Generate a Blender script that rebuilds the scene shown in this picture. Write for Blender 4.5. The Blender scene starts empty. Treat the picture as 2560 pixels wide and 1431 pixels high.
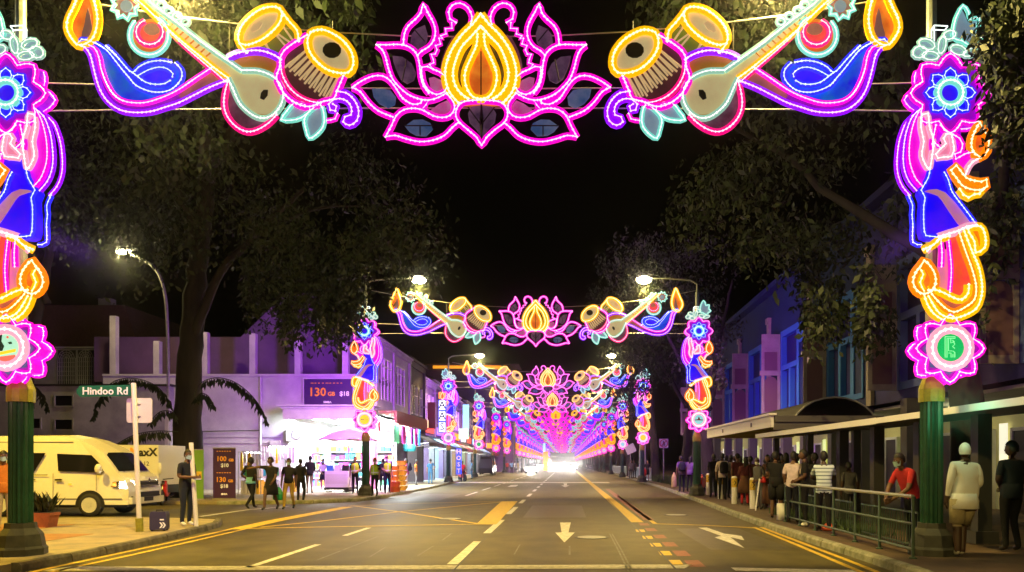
import bpy, bmesh, math, random
from mathutils import Vector, Matrix
R = math.radians
random.seed(7)
C = bpy.context.scene.collection
scn = bpy.context.scene
# ------------------------------------------------------------------ camera, sky, exposure
F, VX, VY, CH = 1849.0, 1413.0, 1158.0, 1.55       # focal length in photo pixels, vanishing point, eye height
cd = bpy.data.cameras.new('camera'); cam = bpy.data.objects.new('camera', cd); C.objects.link(cam)
cd.sensor_width = 36.0; cd.lens = 36.0 * F / 2560.0
cd.shift_x = -(VX - 1280.0) / 2560.0; cd.shift_y = (VY - 715.5) / 2560.0
cd.clip_start = 0.05; cd.clip_end = 3000
cam.location = (0, 0, CH); cam.rotation_euler = (R(90), 0, 0)
scn.camera = cam
wd = bpy.data.worlds.new('World'); scn.world = wd; wd.use_nodes = True
wn = wd.node_tree.nodes; bg = wn['Background']
sky = wn.new('ShaderNodeTexSky'); sky.sky_type = 'NISHITA'; sky.sun_disc = False
sky.sun_elevation = R(-4); sky.sun_rotation = R(200)
wd.node_tree.links.new(sky.outputs[0], bg.inputs[0]); bg.inputs[1].default_value = 0.004
sl = bpy.data.lights.new('moon', 'SUN'); sl.energy = 0.004; sl.angle = R(0.5); sl.color = (.7, .8, 1)
so = bpy.data.objects.new('moon', sl); C.objects.link(so); so.rotation_euler = (R(40), 0, R(200))
vs = scn.view_settings; vs.view_transform = 'Standard'; vs.look = 'None'; vs.gamma = 1; vs.exposure = 0
vs.use_curve_mapping = False
cy = scn.cycles
cy.max_bounces = 5; cy.diffuse_bounces = 2; cy.glossy_bounces = 2; cy.transmission_bounces = 3; cy.transparent_max_bounces = 6
cy.sample_clamp_indirect = 3.0; cy.sample_clamp_direct = 0; cy.caustics_reflective = False; cy.caustics_refractive = False
cy.use_denoising = True

# ------------------------------------------------------------------ helpers
def W(px, py, Y): return Vector(((px - VX) * Y / F, Y, CH + (VY - py) * Y / F))
def G(px, py, z=0.0):
    Y = F * (CH - z) / (py - VY); return Vector(((px - VX) * Y / F, Y, z))
MATS = {}
def mat(name, col=(.5, .5, .5), rough=.6, metal=0, emit=0, ecol=None, col2=None, scale=6, bump=0, spec=.5, sample=False, detail=4, stretch=None):
    if name in MATS: return MATS[name]
    m = bpy.data.materials.new(name); m.use_nodes = True; nt = m.node_tree; b = nt.nodes['Principled BSDF']; MATS[name] = m
    b.inputs['Roughness'].default_value = rough; b.inputs['Metallic'].default_value = metal
    b.inputs['Specular IOR Level'].default_value = spec
    b.inputs['Base Color'].default_value = (*col, 1)
    ec = ecol or col
    b.inputs['Emission Color'].default_value = (*ec, 1); b.inputs['Emission Strength'].default_value = emit
    if not sample: m.cycles.emission_sampling = 'NONE'
    if col2 or bump:
        tc = nt.nodes.new('ShaderNodeTexCoord'); nz = nt.nodes.new('ShaderNodeTexNoise')
        nz.inputs['Scale'].default_value = scale; nz.inputs['Detail'].default_value = detail; nz.inputs['Roughness'].default_value = .65
        src = tc.outputs['Object']
        if stretch:
            mp = nt.nodes.new('ShaderNodeMapping'); mp.inputs['Scale'].default_value = stretch
            nt.links.new(src, mp.inputs[0]); src = mp.outputs[0]
        nt.links.new(src, nz.inputs['Vector'])
        if col2:
            rp = nt.nodes.new('ShaderNodeValToRGB'); e = rp.color_ramp.elements
            e[0].position = .36; e[1].position = .64; e[0].color = (*col, 1); e[1].color = (*col2, 1)
            nt.links.new(nz.outputs['Fac'], rp.inputs[0]); nt.links.new(rp.outputs[0], b.inputs['Base Color'])
            if emit and not ecol: nt.links.new(rp.outputs[0], b.inputs['Emission Color'])
        if bump:
            bp = nt.nodes.new('ShaderNodeBump'); bp.inputs['Strength'].default_value = bump; bp.inputs['Distance'].default_value = .03
            nt.links.new(nz.outputs['Fac'], bp.inputs['Height']); nt.links.new(bp.outputs[0], b.inputs['Normal'])
    return m
def catmull(p, closed=False, step=.06):
    n = len(p); out = []
    if n < 3 and not closed: segs = [(p[0], p[0], p[1], p[1])]
    else:
        segs = []
        for i in range(n if closed else n - 1):
            if closed: segs.append((p[(i - 1) % n], p[i], p[(i + 1) % n], p[(i + 2) % n]))
            else: segs.append((p[max(i - 1, 0)], p[i], p[i + 1], p[min(i + 2, n - 1)]))
    for a, b, c, d in segs:
        L = math.dist(b, c); k = max(1, int(L / step))
        for j in range(k):
            t = j / k; t2 = t * t; t3 = t2 * t
            out.append(tuple(.5 * (2 * b[q] + (c[q] - a[q]) * t + (2 * a[q] - 5 * b[q] + 4 * c[q] - d[q]) * t2 + (-a[q] + 3 * b[q] - 3 * c[q] + d[q]) * t3) for q in range(len(b))))
    if not closed: out.append(tuple(p[-1]))
    return out
class MB:
    def __init__(s, m=None):
        s.v = []; s.f = []; s.mi = []; s.ms = []; s.cur = 0; s.M = None; s.smooth = False
        if m: s.m(m)
    def m(s, m):
        if isinstance(m, str): m = MATS[m]
        if m not in s.ms: s.ms.append(m)
        s.cur = s.ms.index(m); return s
    def add(s, vs, fs):
        o = len(s.v)
        if s.M is not None: vs = [s.M @ Vector(v) for v in vs]
        s.v.extend([tuple(v) for v in vs])
        for f in fs: s.f.append(tuple(i + o for i in f)); s.mi.append(s.cur)
        return s
    def box(s, x0, x1, y0, y1, z0, z1, ch=0):
        if x0 > x1: x0, x1 = x1, x0
        if y0 > y1: y0, y1 = y1, y0
        if z0 > z1: z0, z1 = z1, z0
        vs = [(x, y, z) for z in (z0, z1) for y in (y0, y1) for x in (x0, x1)]
        return s.add(vs, [(0, 2, 3, 1), (4, 5, 7, 6), (0, 1, 5, 4), (2, 6, 7, 3), (0, 4, 6, 2), (1, 3, 7, 5)])
    def poly(s, pts): return s.add(pts, [tuple(range(len(pts)))])
    def prism(s, pts, y0, y1, side=None):     # outline in x,z extruded along y, front (y0) faces the camera
        n = len(pts); c = s.cur
        a = sum(pts[i][0] * pts[(i + 1) % n][1] - pts[(i + 1) % n][0] * pts[i][1] for i in range(n))
        if a < 0: pts = pts[::-1]
        s.add([(x, y0, z) for x, z in pts], [tuple(range(n))])
        s.add([(x, y1, z) for x, z in pts], [tuple(range(n))[::-1]])
        if side: s.m(side)
        s.add([(x, y0, z) for x, z in pts] + [(x, y1, z) for x, z in pts], [(i, i + n, (i + 1) % n + n, (i + 1) % n) for i in range(n)])
        s.cur = c; return s
    def tube(s, pts, r, n=6, closed=False, cap=True):
        pts = [Vector(p) for p in pts]; N = len(pts); rs = r if isinstance(r, (list, tuple)) else [r] * N
        vs = []; up = None
        for i in range(N):
            a = pts[i - 1] if (i > 0 or closed) else pts[i]; b = pts[(i + 1) % N] if (i < N - 1 or closed) else pts[i]
            t = (b - a); t = t.normalized() if t.length > 1e-9 else Vector((0, 0, 1))
            if up is None: up = Vector((0, 1, 0)) if abs(t.y) < .9 else Vector((1, 0, 0))
            q = up - t * up.dot(t); q = q.normalized() if q.length > 1e-6 else t.orthogonal().normalized()
            up = q; w = t.cross(q)
            for j in range(n):
                an = 2 * math.pi * j / n; vs.append(pts[i] + (q * math.cos(an) + w * math.sin(an)) * rs[i])
        fs = []
        for i in range(N if closed else N - 1):
            k = (i + 1) % N
            for j in range(n): fs.append((i * n + j, i * n + (j + 1) % n, k * n + (j + 1) % n, k * n + j))
        if cap and not closed: fs += [tuple(range(n))[::-1], tuple((N - 1) * n + j for j in range(n))]
        return s.add(vs, fs)
    def lathe(s, prof, n=12, c=(0, 0, 0), sx=1, sy=1):
        vs = [(c[0] + r * sx * math.cos(2 * math.pi * j / n), c[1] + r * sy * math.sin(2 * math.pi * j / n), c[2] + z) for r, z in prof for j in range(n)]
        fs = [(i * n + j, i * n + (j + 1) % n, (i + 1) * n + (j + 1) % n, (i + 1) * n + j) for i in range(len(prof) - 1) for j in range(n)]
        fs += [tuple(range(n))[::-1], tuple((len(prof) - 1) * n + j for j in range(n))]
        return s.add(vs, fs)
    def ell(s, c, rx, ry, rz, n=10, k=6):
        vs = [(c[0], c[1], c[2] - rz)]
        for i in range(1, k):
            a = -math.pi / 2 + math.pi * i / k
            vs += [(c[0] + rx * math.cos(a) * math.cos(2 * math.pi * j / n), c[1] + ry * math.cos(a) * math.sin(2 * math.pi * j / n), c[2] + rz * math.sin(a)) for j in range(n)]
        vs.append((c[0], c[1], c[2] + rz)); L = len(vs) - 1; fs = []
        for j in range(n): fs.append((0, 1 + (j + 1) % n, 1 + j))
        for i in range(k - 2):
            for j in range(n): fs.append((1 + i * n + j, 1 + i * n + (j + 1) % n, 1 + (i + 1) * n + (j + 1) % n, 1 + (i + 1) * n + j))
        for j in range(n): fs.append((L, 1 + (k - 2) * n + j, 1 + (k - 2) * n + (j + 1) % n))
        return s.add(vs, fs)
    def mesh(s, name):
        me = bpy.data.meshes.new(name); me.from_pydata(s.v, [], s.f)
        for m in s.ms: me.materials.append(m)
        me.polygons.foreach_set('material_index', s.mi)
        if s.smooth: me.polygons.foreach_set('use_smooth', [True] * len(s.f))
        me.update(); return me
    def build(s, name, parent=None, label=None, cat=None, group=None, kind=None, loc=None, smooth=None):
        if smooth is not None: s.smooth = smooth
        o = bpy.data.objects.new(name, s.mesh(name)); C.objects.link(o)
        if loc is not None: o.location = loc
        if parent is not None: o.parent = parent
        tag(o, label, cat, group, kind); return o
def tag(o, label=None, cat=None, group=None, kind=None):
    if label: o['label'] = label
    if cat: o['category'] = cat
    if group: o['group'] = group
    if kind: o['kind'] = kind
def thing(name, loc, label, cat, group=None, rz=0):
    o = bpy.data.objects.new(name, None); C.objects.link(o); o.location = loc; o.rotation_euler = (0, 0, rz); o.empty_display_size = .2
    tag(o, label, cat, group); return o
def kids(o): return [c for c in C.objects if c.parent == o]
KC = {}
def dup(o, loc, label=None, group=None, rz=None):
    def cp(s, par):
        c = s.copy(); C.objects.link(c)
        if par is not None: c.parent = par
        return c
    if o not in KC:
        KC[o] = [(c, list(c.children)) for c in o.children]
    r = cp(o, None); r.location = loc
    if rz is not None: r.rotation_euler = (0, 0, rz)
    for c, gs in KC[o]:
        d = cp(c, r)
        for g in gs: cp(g, d)
    if label: r['label'] = label
    if group: r['group'] = group
    return r
def text(name, s, size, loc, rot, m, parent=None, ext=.004, align='CENTER', sx=1, bold=0):
    cu = bpy.data.curves.new(name, 'FONT'); cu.body = s; cu.size = size; cu.extrude = ext; cu.align_x = align; cu.align_y = 'CENTER'; cu.resolution_u = 2
    cu.offset = bold
    t = bpy.data.objects.new(name, cu); me = bpy.data.meshes.new_from_object(t); bpy.data.objects.remove(t)
    me.materials.clear(); me.materials.append(MATS[m] if isinstance(m, str) else m)
    o = bpy.data.objects.new(name, me); C.objects.link(o); o.location = loc; o.rotation_euler = rot; o.scale = (sx, 1, 1)
    if parent is not None: o.parent = parent
    return o
FRONT = (R(90), 0, 0)
def lamp(kind, name, loc, power, col, parent=None, size=.3, rot=None, spot=None, sizey=None):
    l = bpy.data.lights.new(name, kind); l.energy = power; l.color = col
    if kind == 'AREA':
        l.size = size
        if sizey: l.shape = 'RECTANGLE'; l.size_y = sizey
    else: l.shadow_soft_size = size
    if spot: l.spot_size = spot; l.spot_blend = .3
    o = bpy.data.objects.new(name, l); C.objects.link(o); o.location = loc
    if rot: o.rotation_euler = rot
    if parent is not None: o.parent = parent
    return o
ORD = ['nearest', 'second', 'third', 'fourth', 'fifth', 'sixth', 'seventh', 'eighth', 'ninth', 'tenth']

# ------------------------------------------------------------------ materials
mat('asphalt', (.066, .054, .018), .55, col2=(.108, .088, .031), spec=.3, scale=1.3, bump=.0, detail=8)
def asphalt_detail():
    m = MATS['asphalt']; nt = m.node_tree; b = nt.nodes['Principled BSDF']
    tc = nt.nodes.new('ShaderNodeTexCoord'); n2 = nt.nodes.new('ShaderNodeTexNoise'); n2.inputs['Scale'].default_value = 55; n2.inputs['Detail'].default_value = 3
    nt.links.new(tc.outputs['Object'], n2.inputs['Vector'])
    n3 = nt.nodes.new('ShaderNodeTexNoise'); n3.inputs['Scale'].default_value = .35; n3.inputs['Detail'].default_value = 5
    mp = nt.nodes.new('ShaderNodeMapping'); mp.inputs['Scale'].default_value = (2.2, .18, 1); nt.links.new(tc.outputs['Object'], mp.inputs[0]); nt.links.new(mp.outputs[0], n3.inputs['Vector'])
    old = b.inputs['Base Color'].links[0].from_socket
    mx = nt.nodes.new('ShaderNodeMix'); mx.data_type = 'RGBA'; mx.blend_type = 'MULTIPLY'; mx.inputs['Factor'].default_value = .8
    mr = nt.nodes.new('ShaderNodeMapRange'); mr.inputs[1].default_value = .3; mr.inputs[2].default_value = .7; mr.inputs[3].default_value = .55; mr.inputs[4].default_value = 1.45
    nt.links.new(n2.outputs['Fac'], mr.inputs[0]); nt.links.new(old, mx.inputs[6]); nt.links.new(mr.outputs[0], mx.inputs[7])
    mx2 = nt.nodes.new('ShaderNodeMix'); mx2.data_type = 'RGBA'; mx2.blend_type = 'MULTIPLY'; mx2.inputs['Factor'].default_value = .7
    mr2 = nt.nodes.new('ShaderNodeMapRange'); mr2.inputs[1].default_value = .35; mr2.inputs[2].default_value = .65; mr2.inputs[3].default_value = .6; mr2.inputs[4].default_value = 1.25
    nt.links.new(n3.outputs['Fac'], mr2.inputs[0]); nt.links.new(mx.outputs[2], mx2.inputs[6]); nt.links.new(mr2.outputs[0], mx2.inputs[7])
    nt.links.new(mx2.outputs[2], b.inputs['Base Color'])
    bp = nt.nodes.new('ShaderNodeBump'); bp.inputs['Strength'].default_value = .5; bp.inputs['Distance'].default_value = .01
    nt.links.new(n2.outputs['Fac'], bp.inputs['Height']); nt.links.new(bp.outputs[0], b.inputs['Normal'])
asphalt_detail()
def worn(name, col, dark):
    m = mat(name, col, .6, col2=dark, scale=9, detail=8)
    return m
worn('paint_white', (.80, .78, .72), (.42, .40, .36)); worn('paint_yellow', (.80, .52, .03), (.48, .33, .05)); worn('paint_red', (.34, .11, .07), (.19, .08, .06))
mat('paint_faint', (.22, .21, .19), .7, col2=(.12, .115, .10), scale=5)
mat('tar_seam', (.015, .014, .013), .5)
mat('pavement_concrete', (.36, .29, .18), .8, col2=(.22, .19, .15), scale=2.2, detail=8, bump=.1)
mat('paving_shaded', (.11, .065, .04), .8, col2=(.06, .04, .028), scale=2.5, detail=8, bump=.1)  # dark tone carries the shade under the walkway roof
mat('pavement_orange', (.38, .19, .07), .8, col2=(.26, .13, .05), scale=3, detail=8, bump=.1)
mat('kerb_stone', (.36, .35, .27), .85, col2=(.15, .16, .09), scale=4, detail=9, bump=.4)
mat('post_base', (.05, .05, .04), .7, col2=(.025, .025, .02), scale=6)
mat('black_matt', (.012, .012, .013), .8)
mat('kerb_dark', (.16, .14, .11), .85, col2=(.05, .045, .035), scale=4, detail=9, bump=.4)
mat('earth', (.05, .045, .03), .9, col2=(.03, .03, .02), scale=2)
mat('grass', (.06, .11, .025), .7, col2=(.035, .06, .015), scale=2)
mat('wall_white', (.62, .60, .62), .75, col2=(.46, .44, .47), scale=.8, detail=9)
mat('wall_grey', (.40, .39, .39), .8, col2=(.27, .26, .27), scale=1.2, detail=9)
mat('wall_plum', (.17, .09, .22), .8, col2=(.12, .065, .16), scale=.7, detail=8)
mat('dark', (.012, .012, .014), .6); mat('black_plastic', (.02, .02, .022), .4)
mat('glass_dark', (.01, .01, .013), .08); mat('rubber', (.02, .02, .02), .8)
mat('steel', (.38, .38, .38), .4, .8); mat('galv', (.42, .42, .40), .5, .5, col2=(.30, .30, .29), scale=6)
mat('green_post', (.02, .085, .05), .35, .2, col2=(.015, .06, .038), scale=5); mat('yellow_collar', (.34, .33, .03), .5, col2=(.22, .22, .03), scale=8)
mat('railing', (.08, .13, .10), .4, .3, col2=(.05, .09, .07), scale=8); mat('railing_top', (.42, .46, .46), .35, .6)
mat('bark', (.034, .027, .024), .9, col2=(.014, .011, .010), scale=3, detail=9, bump=.8, stretch=(1, 1, .25))
mat('leaf_dark', (.011, .021, .006), .65, col2=(.02, .033, .009), scale=1.2); mat('leaf_mid', (.02, .034, .009), .6, col2=(.036, .05, .016), scale=1.0)
mat('leaf_fern', (.012, .022, .008), .5)
mat('white_paint', (.80, .79, .77), .4); mat('white_sign', (.78, .78, .76), .5); mat('cloth_white', (.72, .72, .72), .9)
mat('van_white', (.78, .76, .72), .25, col2=(.72, .70, .66), scale=1.5, spec=.6)
mat('chrome', (.6, .6, .6), .15, 1); mat('alloy', (.62, .62, .60), .35)
mat('sign_green', (.012, .14, .085), .45); mat('sign_red', (.55, .02, .02), .45)
mat('banner_purple', (.055, .012, .11), .55); mat('banner_green', (.16, .38, .02), .55, col2=(.20, .40, .05), scale=2)
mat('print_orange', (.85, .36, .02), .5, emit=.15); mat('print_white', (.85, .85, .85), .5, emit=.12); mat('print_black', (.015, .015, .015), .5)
mat('terracotta', (.35, .10, .045), .75, col2=(.24, .07, .03), scale=6); mat('luggage', (.035, .03, .10), .6)
mat('lamp_glow', (1, .9, .55), emit=40); mat('headlight', (1, .97, .85), emit=60); mat('tail', (1, .05, .02), emit=4)
mat('tube_light', (.9, 1, .98), emit=14); mat('lit_white', (.92, .97, 1), emit=2.2)
mat('wire', (.55, .55, .5), .5, .4); mat('frame_black', (.015, .013, .012), .5, .3)
# ------------------------------------------------------------------ ground, road, kerbs, markings
mb = MB('earth'); mb.add([(-400, -30, -.03), (400, -30, -.03), (400, 690, -.03), (-400, 690, -.03)], [(0, 1, 2, 3)])
mb.build('ground', kind='structure')
RK = [(4.4, -20), (4.5, 8), (4.7, 11), (4.8, 19), (5.3, 31), (5.9, 48), (6.3, 73), (6.7, 99), (7.2, 150), (7.6, 600)]
LK = [(-8.05, 31), (-8.1, 36), (-8.1, 45), (-8.9, 65), (-9.5, 90), (-9.8, 110), (-9.8, 600)]
def xk(tab, y):
    for (xa, ya), (xb, yb) in zip(tab, tab[1:]):
        if y <= yb: return xa + (xb - xa) * (max(y, ya) - ya) / (yb - ya)
    return tab[-1][0]
mb = MB('asphalt')
mb.add([(-60, -20, 0), (12, -20, 0), (12, 600, 0), (-60, 600, 0)], [(0, 1, 2, 3)])
road = mb.build('road', kind='structure')
# right pavement
def strip(name, m, line, xo, z, kind='structure'):
    mb = MB(m); n = len(line)
    vs = [(x, y, z) for x, y in line] + [(xo, y, z) for x, y in line]
    mb.add(vs, [(i, i + n, i + n + 1, i + 1) if xo > line[0][0] else (i, i + 1, i + n + 1, i + n) for i in range(n - 1)])
    vs2 = [(x, y, z) for x, y in line] + [(x, y, -.02) for x, y in line]
    mb.add(vs2, [(i, i + 1, i + n + 1, i + n) for i in range(n - 1)])
    return mb.build(name, kind=kind)
pav_r = strip('right_pavement', 'paving_shaded', [(x + .16, y) for x, y in RK], 40, .12)
LI = [(-7.6, -20), (-7.72, 10.5), (-7.78, 13.1), (-8.05, 16), (-8.3, 17.6), (-8.6, 18.7), (-9.3, 19.3), (-11, 19.6)]
IS = [(-30, -20), (-7.75, -20)] + [(x - .15, y) for x, y in LI[1:-1]] + [(-11, 19.45), (-30, 19.45)]
mb = MB('pavement_concrete'); mb.poly([(x, y, .12) for x, y in IS]); n = len(IS)
mb.add([(x, y, .12) for x, y in IS] + [(x, y, -.02) for x, y in IS], [(i, i + n, (i + 1) % n + n, (i + 1) % n) for i in range(n)])
pav_i = mb.build('corner_pavement', kind='structure')
slab = MB('pavement_orange')
for k, (x0, x1, y0, y1) in enumerate([(-15.2, -9.5, 13.4, 14.9), (-15.2, -9.6, 9.0, 13.1), (-15.2, -11.4, 15.2, 17.2)]):
    b = MB('pavement_orange'); b.box(x0, x1, y0, y1, .10, .126); b.build('paving_band', parent=pav_i)
# far left pavement (shop side)
FL = [(-40, 27.6), (-13, 27.6), (-10.6, 27.9), (-9.3, 28.7), (-8.5, 29.8)] + LK
mb = MB('pavement_concrete')
P = [(-40, 27.7), (-13, 27.7), (-10.6, 28.05), (-9.4, 28.8), (-8.62, 29.9)] + [(x - .16, y) for x, y in LK] + [(-40, 600)]
mb.poly([(x, y, .12) for x, y in P])
mb.add([(x, y, .12) for x, y in P] + [(x, y, -.02) for x, y in P], [(i, i + len(P), i + 1 + len(P), i + 1) for i in range(len(P) - 1)])
pav_l = mb.build('shop_pavement', kind='structure')
# kerb stones, one by one near, strips beyond
def kerb(line, side, m, parent, y_to=60, L=1.0, zt=.135):
    pts = catmull([(x, y, 0) for x, y in line], step=.25)
    acc = [pts[0]]; d = 0; stones = []
    for a, b in zip(pts, pts[1:]):
        d += math.dist(a, b); acc.append(b)
        if d >= L: stones.append(acc); acc = [b]; d = 0
    for st in stones:
        a, b = Vector(st[0]), Vector(st[-1])
        if a.y > y_to and b.y > y_to: break
        t = (b - a).normalized(); nrm = Vector((t.y, -t.x, 0)) * side
        g = t * .012; dz = random.uniform(-.008, .008); w = .16
        q = [a + g, b - g]; jit = random.uniform(-.008, .008)
        mb = MB(m)
        prof = [(0 + jit, -.02), (.015 + jit, .10 + dz), (.045 + jit, zt + dz), (w, zt + dz), (w, -.02)]
        vs = [p + nrm * o + Vector((0, 0, z)) for p in q for o, z in prof]
        k = len(prof)
        mb.add(vs, [(i, i + 1, i + 1 + k, i + k) for i in range(k - 1)] + [tuple(range(k))[::-1], tuple(range(k, 2 * k))])
        mb.build('kerb_stone', parent=parent)
    if pts[-1][1] > y_to and m != 'kerb_dark':
        mb = MB(m); pp = [Vector(p) for p in pts if p[1] >= y_to]
        vs = []
        for p in pp: vs += [(p.x, p.y, -.02), (p.x + .02 * side, p.y, zt), (p.x + .16 * side, p.y, zt)]
        mb.add(vs, [(3 * i + j, 3 * i + j + 1, 3 * i + j + 4, 3 * i + j + 3) for i in range(len(pp) - 1) for j in range(2)])
        mb.build('far_kerb', parent=parent)
kerb([p for p in RK if p[1] >= 8][:9], 1, 'kerb_stone', pav_r, 50)
kerb([(x, y) for x, y in LI if y > 8], -1, 'kerb_dark', pav_i, 40, .9)
kerb([(-13, 27.55), (-10.6, 27.9), (-9.3, 28.7), (-8.5, 29.8)] + LK[:-1], -1, 'kerb_stone', pav_l, 60)
# markings: thin sheets 4 mm above the asphalt
def mark(name, m, pts, z=.004): return MB(m).poly([(p[0], p[1], z) for p in pts]).build(name, parent=road)
def ccw(pts):
    a = sum(pts[i][0] * pts[(i + 1) % len(pts)][1] - pts[(i + 1) % len(pts)][0] * pts[i][1] for i in range(len(pts)))
    return pts if a > 0 else pts[::-1]
def gp(name, m, px, z=.004): return mark(name, m, ccw([tuple(G(*p))[:2] for p in px]), z)
def line(name, m, pts, w, z=.004):
    V = [Vector((p[0], p[1])) for p in pts]; L = []; Rr = []
    for i, p in enumerate(V):
        t = (V[min(i + 1, len(V) - 1)] - V[max(i - 1, 0)]).normalized(); nn = Vector((-t.y, t.x)) * w / 2
        L.append(p + nn); Rr.append(p - nn)
    n = len(V); mb = MB(m); mb.add([(p.x, p.y, z) for p in Rr + L], [(i, i + 1, i + 1 + n, i + n) for i in range(n - 1)])
    return mb.build(name, parent=road)
gl = lambda name, m, px, w, z=.004: line(name, m, [G(*p) for p in px], w, z)
mark('stop_line', 'paint_white', [(-7.5, 10.62), (1.75, 10.86), (1.95, 11.28), (-7.4, 11.05)])
mark('stop_line', 'paint_white', [(2.45, 10.62), (4.15, 10.36), (4.15, 10.70), (2.45, 10.95)])
for y0, y1 in [(11.3, 14.6), (16.3, 20.1), (22.4, 26), (28.4, 31.2)] + [(34.3 + 6 * i, 37.3 + 6 * i) for i in range(14)]:
    mark('lane_dash', 'paint_white', [(-1.81, y0), (-1.64, y0), (-1.64, y1), (-1.81, y1)])
for y0, y1 in [(10.95, 14.05), (15.75, 17.7)] + [(35 + 7 * i, 39.5 + 7 * i) for i in range(11)]:
    mark('lane_dash', 'paint_white', [(-4.76, y0), (-4.63, y0), (-4.63, y1), (-4.76, y1)])
mark('yellow_line', 'paint_yellow', [(1.72, 19.3), (2.05, 19.3), (2.3, 150), (1.95, 150)])
for i, y0 in enumerate([11.2, 12.4, 13.7, 15.1, 16.6]):
    mark('yellow_block', 'paint_yellow', [(1.60, y0), (1.80, y0), (1.83, y0 + .6), (1.63, y0 + .6)])
for i, y0 in enumerate([11.0, 12.3, 13.7, 15.2, 16.8, 18.3]):
    mark('red_block', 'paint_red', [(1.86, y0), (2.10, y0), (2.12, y0 + .75), (1.88, y0 + .75)])
mark('red_strip', 'paint_red', [(2.13, 20), (2.42, 20), (2.62, 44), (2.38, 44)])
# yellow box junction at the mouth of the side road
gl('box_line', 'paint_yellow', [(575, 1323), (760, 1319), (1195, 1311)], .14)
gl('box_line', 'paint_yellow', [(590, 1324), (690, 1302), (870, 1268)], .42, .005)
gl('box_line', 'paint_yellow', [(870, 1266), (1000, 1260), (1270, 1254)], .14)
gp('box_band', 'paint_yellow', [(1190, 1312), (1241, 1312), (1294, 1254), (1254, 1254)], .006)
gl('box_line', 'paint_yellow', [(650, 1319), (800, 1304), (1000, 1280), (1262, 1255)], .13, .0055)
gl('box_line', 'paint_yellow', [(880, 1265), (1010, 1282), (1200, 1311)], .15, .0065)
gl('kerb_line', 'paint_yellow', [(70, 1433), (300, 1384), (450, 1352), (575, 1324)], .10)
gl('kerb_line', 'paint_yellow', [(118, 1433), (330, 1388), (480, 1354), (610, 1324)], .10)
gl('kerb_line', 'paint_yellow', [(1545, 1240), (1590, 1275), (1638, 1310)], .12)
gl('kerb_line', 'paint_yellow', [(1632, 1310), (1760, 1314), (1892, 1321)], .13, .005)
gl('kerb_line', 'paint_yellow', [(1885, 1319), (1990, 1362), (2080, 1400), (2160, 1434)], .10)
gl('kerb_line', 'paint_yellow', [(1903, 1319), (2010, 1360), (2110, 1398), (2200, 1434)], .10)
gl('give_way_line', 'paint_white', [(500, 1292), (620, 1275), (720, 1267)], .16)
gp('road_arrow', 'paint_white', [(1400, 1307), (1427, 1307), (1421, 1332), (1437, 1332), (1411, 1357), (1388, 1332), (1404, 1332)])
q5 = lambda L: [(1640 + x * .371, 900 + y * .371) for x, y in L]
gp('road_arrow', 'paint_white', q5([(285, 1132), (345, 1132), (460, 1172), (575, 1188), (597, 1218), (500, 1196), (597, 1270), (395, 1198), (440, 1188)]))
gp('road_arrow', 'paint_white', [(1409, 1209), (1418, 1209), (1417, 1214), (1424, 1214), (1413, 1219), (1403, 1214), (1410, 1214)])
gp('road_arrow', 'paint_white', [(1278, 1213), (1296, 1213), (1290, 1217), (1268, 1218), (1272, 1216)])
for a, b, w in [((790, 1402), (945, 1342), .035), ((925, 1393), (965, 1368), .03), ((1045, 1390), (1083, 1366), .035), ((1105, 1352), (1128, 1335), .035), ((1100, 1335), (1132, 1335), .05), ((1285, 1388), (1300, 1362), .025), ((1424, 1366), (1424, 1388), .035), ((1500, 1366), (1540, 1366), .04)]:
    gl('scratch_line', 'paint_faint', [a, b], w)
gl('scratch_line', 'paint_faint', [(1524, 1335), (1545, 1375), (1572, 1431)], .03); gl('scratch_line', 'paint_faint', [(1530, 1335), (1553, 1375), (1582, 1431)], .03)
gl('tar_seam', 'tar_seam', [(1690, 1425), (1640, 1370), (1590, 1320), (1520, 1250)], .035, .0045)
gl('tar_seam', 'tar_seam', [(1800, 1365), (1950, 1370), (2080, 1377)], .03, .0045)
gl('tar_seam', 'tar_seam', [(1215, 1343), (1130, 1431)], .03, .0045)
mat('asphalt_patch', (.054, .045, .021), .5, col2=(.086, .072, .033), scale=4, detail=8)
for P_ in ([(2.6, 13.2), (4.1, 13.2), (4.1, 17.5), (2.6, 17.5)], [(-1.2, 21), (.6, 21), (.6, 27), (-1.2, 27)], [(-6.9, 30), (-5.2, 30), (-5.2, 37), (-6.9, 37)]): mark('asphalt_patch', 'asphalt_patch', P_, .002)
for x, y in ((.55, 15.4), (-3.2, 20.5), (3.3, 22)):
    b = MB('tar_seam'); b.lathe([(.36, .001), (.36, .007)], 20, (x, y, 0)); o = b.build('manhole_cover', parent=road); b = MB('galv'); b.lathe([(.30, .0075), (.30, .010)], 20, (x, y, 0)); b.build('lid', parent=o)
mark('faint_band', 'paint_white', [(-9, 58), (3.5, 58), (3.5, 59.6), (-9, 59.6)])
mb = MB('grass'); mb.add([(8.0, 38, .14), (10.5, 38, .14), (10.5, 130, .14), (8.0, 130, .14)], [(0, 1, 2, 3)])
mb.build('grass_verge', kind='structure')
def blades(name, x0, x1, y0, y1, n, h, m='grass'):
    mb = MB(m)
    for _ in range(n):
        x = random.uniform(x0, x1); y = random.uniform(y0, y1); a = random.uniform(0, 6.28); hh = h * random.uniform(.5, 1.2); w = .012 * (1 + y * .02); dx = math.cos(a); dy = math.sin(a)
        mb.add([(x - dx * w, y - dy * w, .12), (x + dx * w, y + dy * w, .12), (x + dy * hh * .3, y - dx * hh * .3, .12 + hh)], [(0, 1, 2)])
    return mb.build(name, kind='stuff')
blades('grass', 6.9, 10.2, 34, 62, 6000, .5)
blades('grass', 5.75, 6.5, 14.5, 21, 1300, .2)
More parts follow.
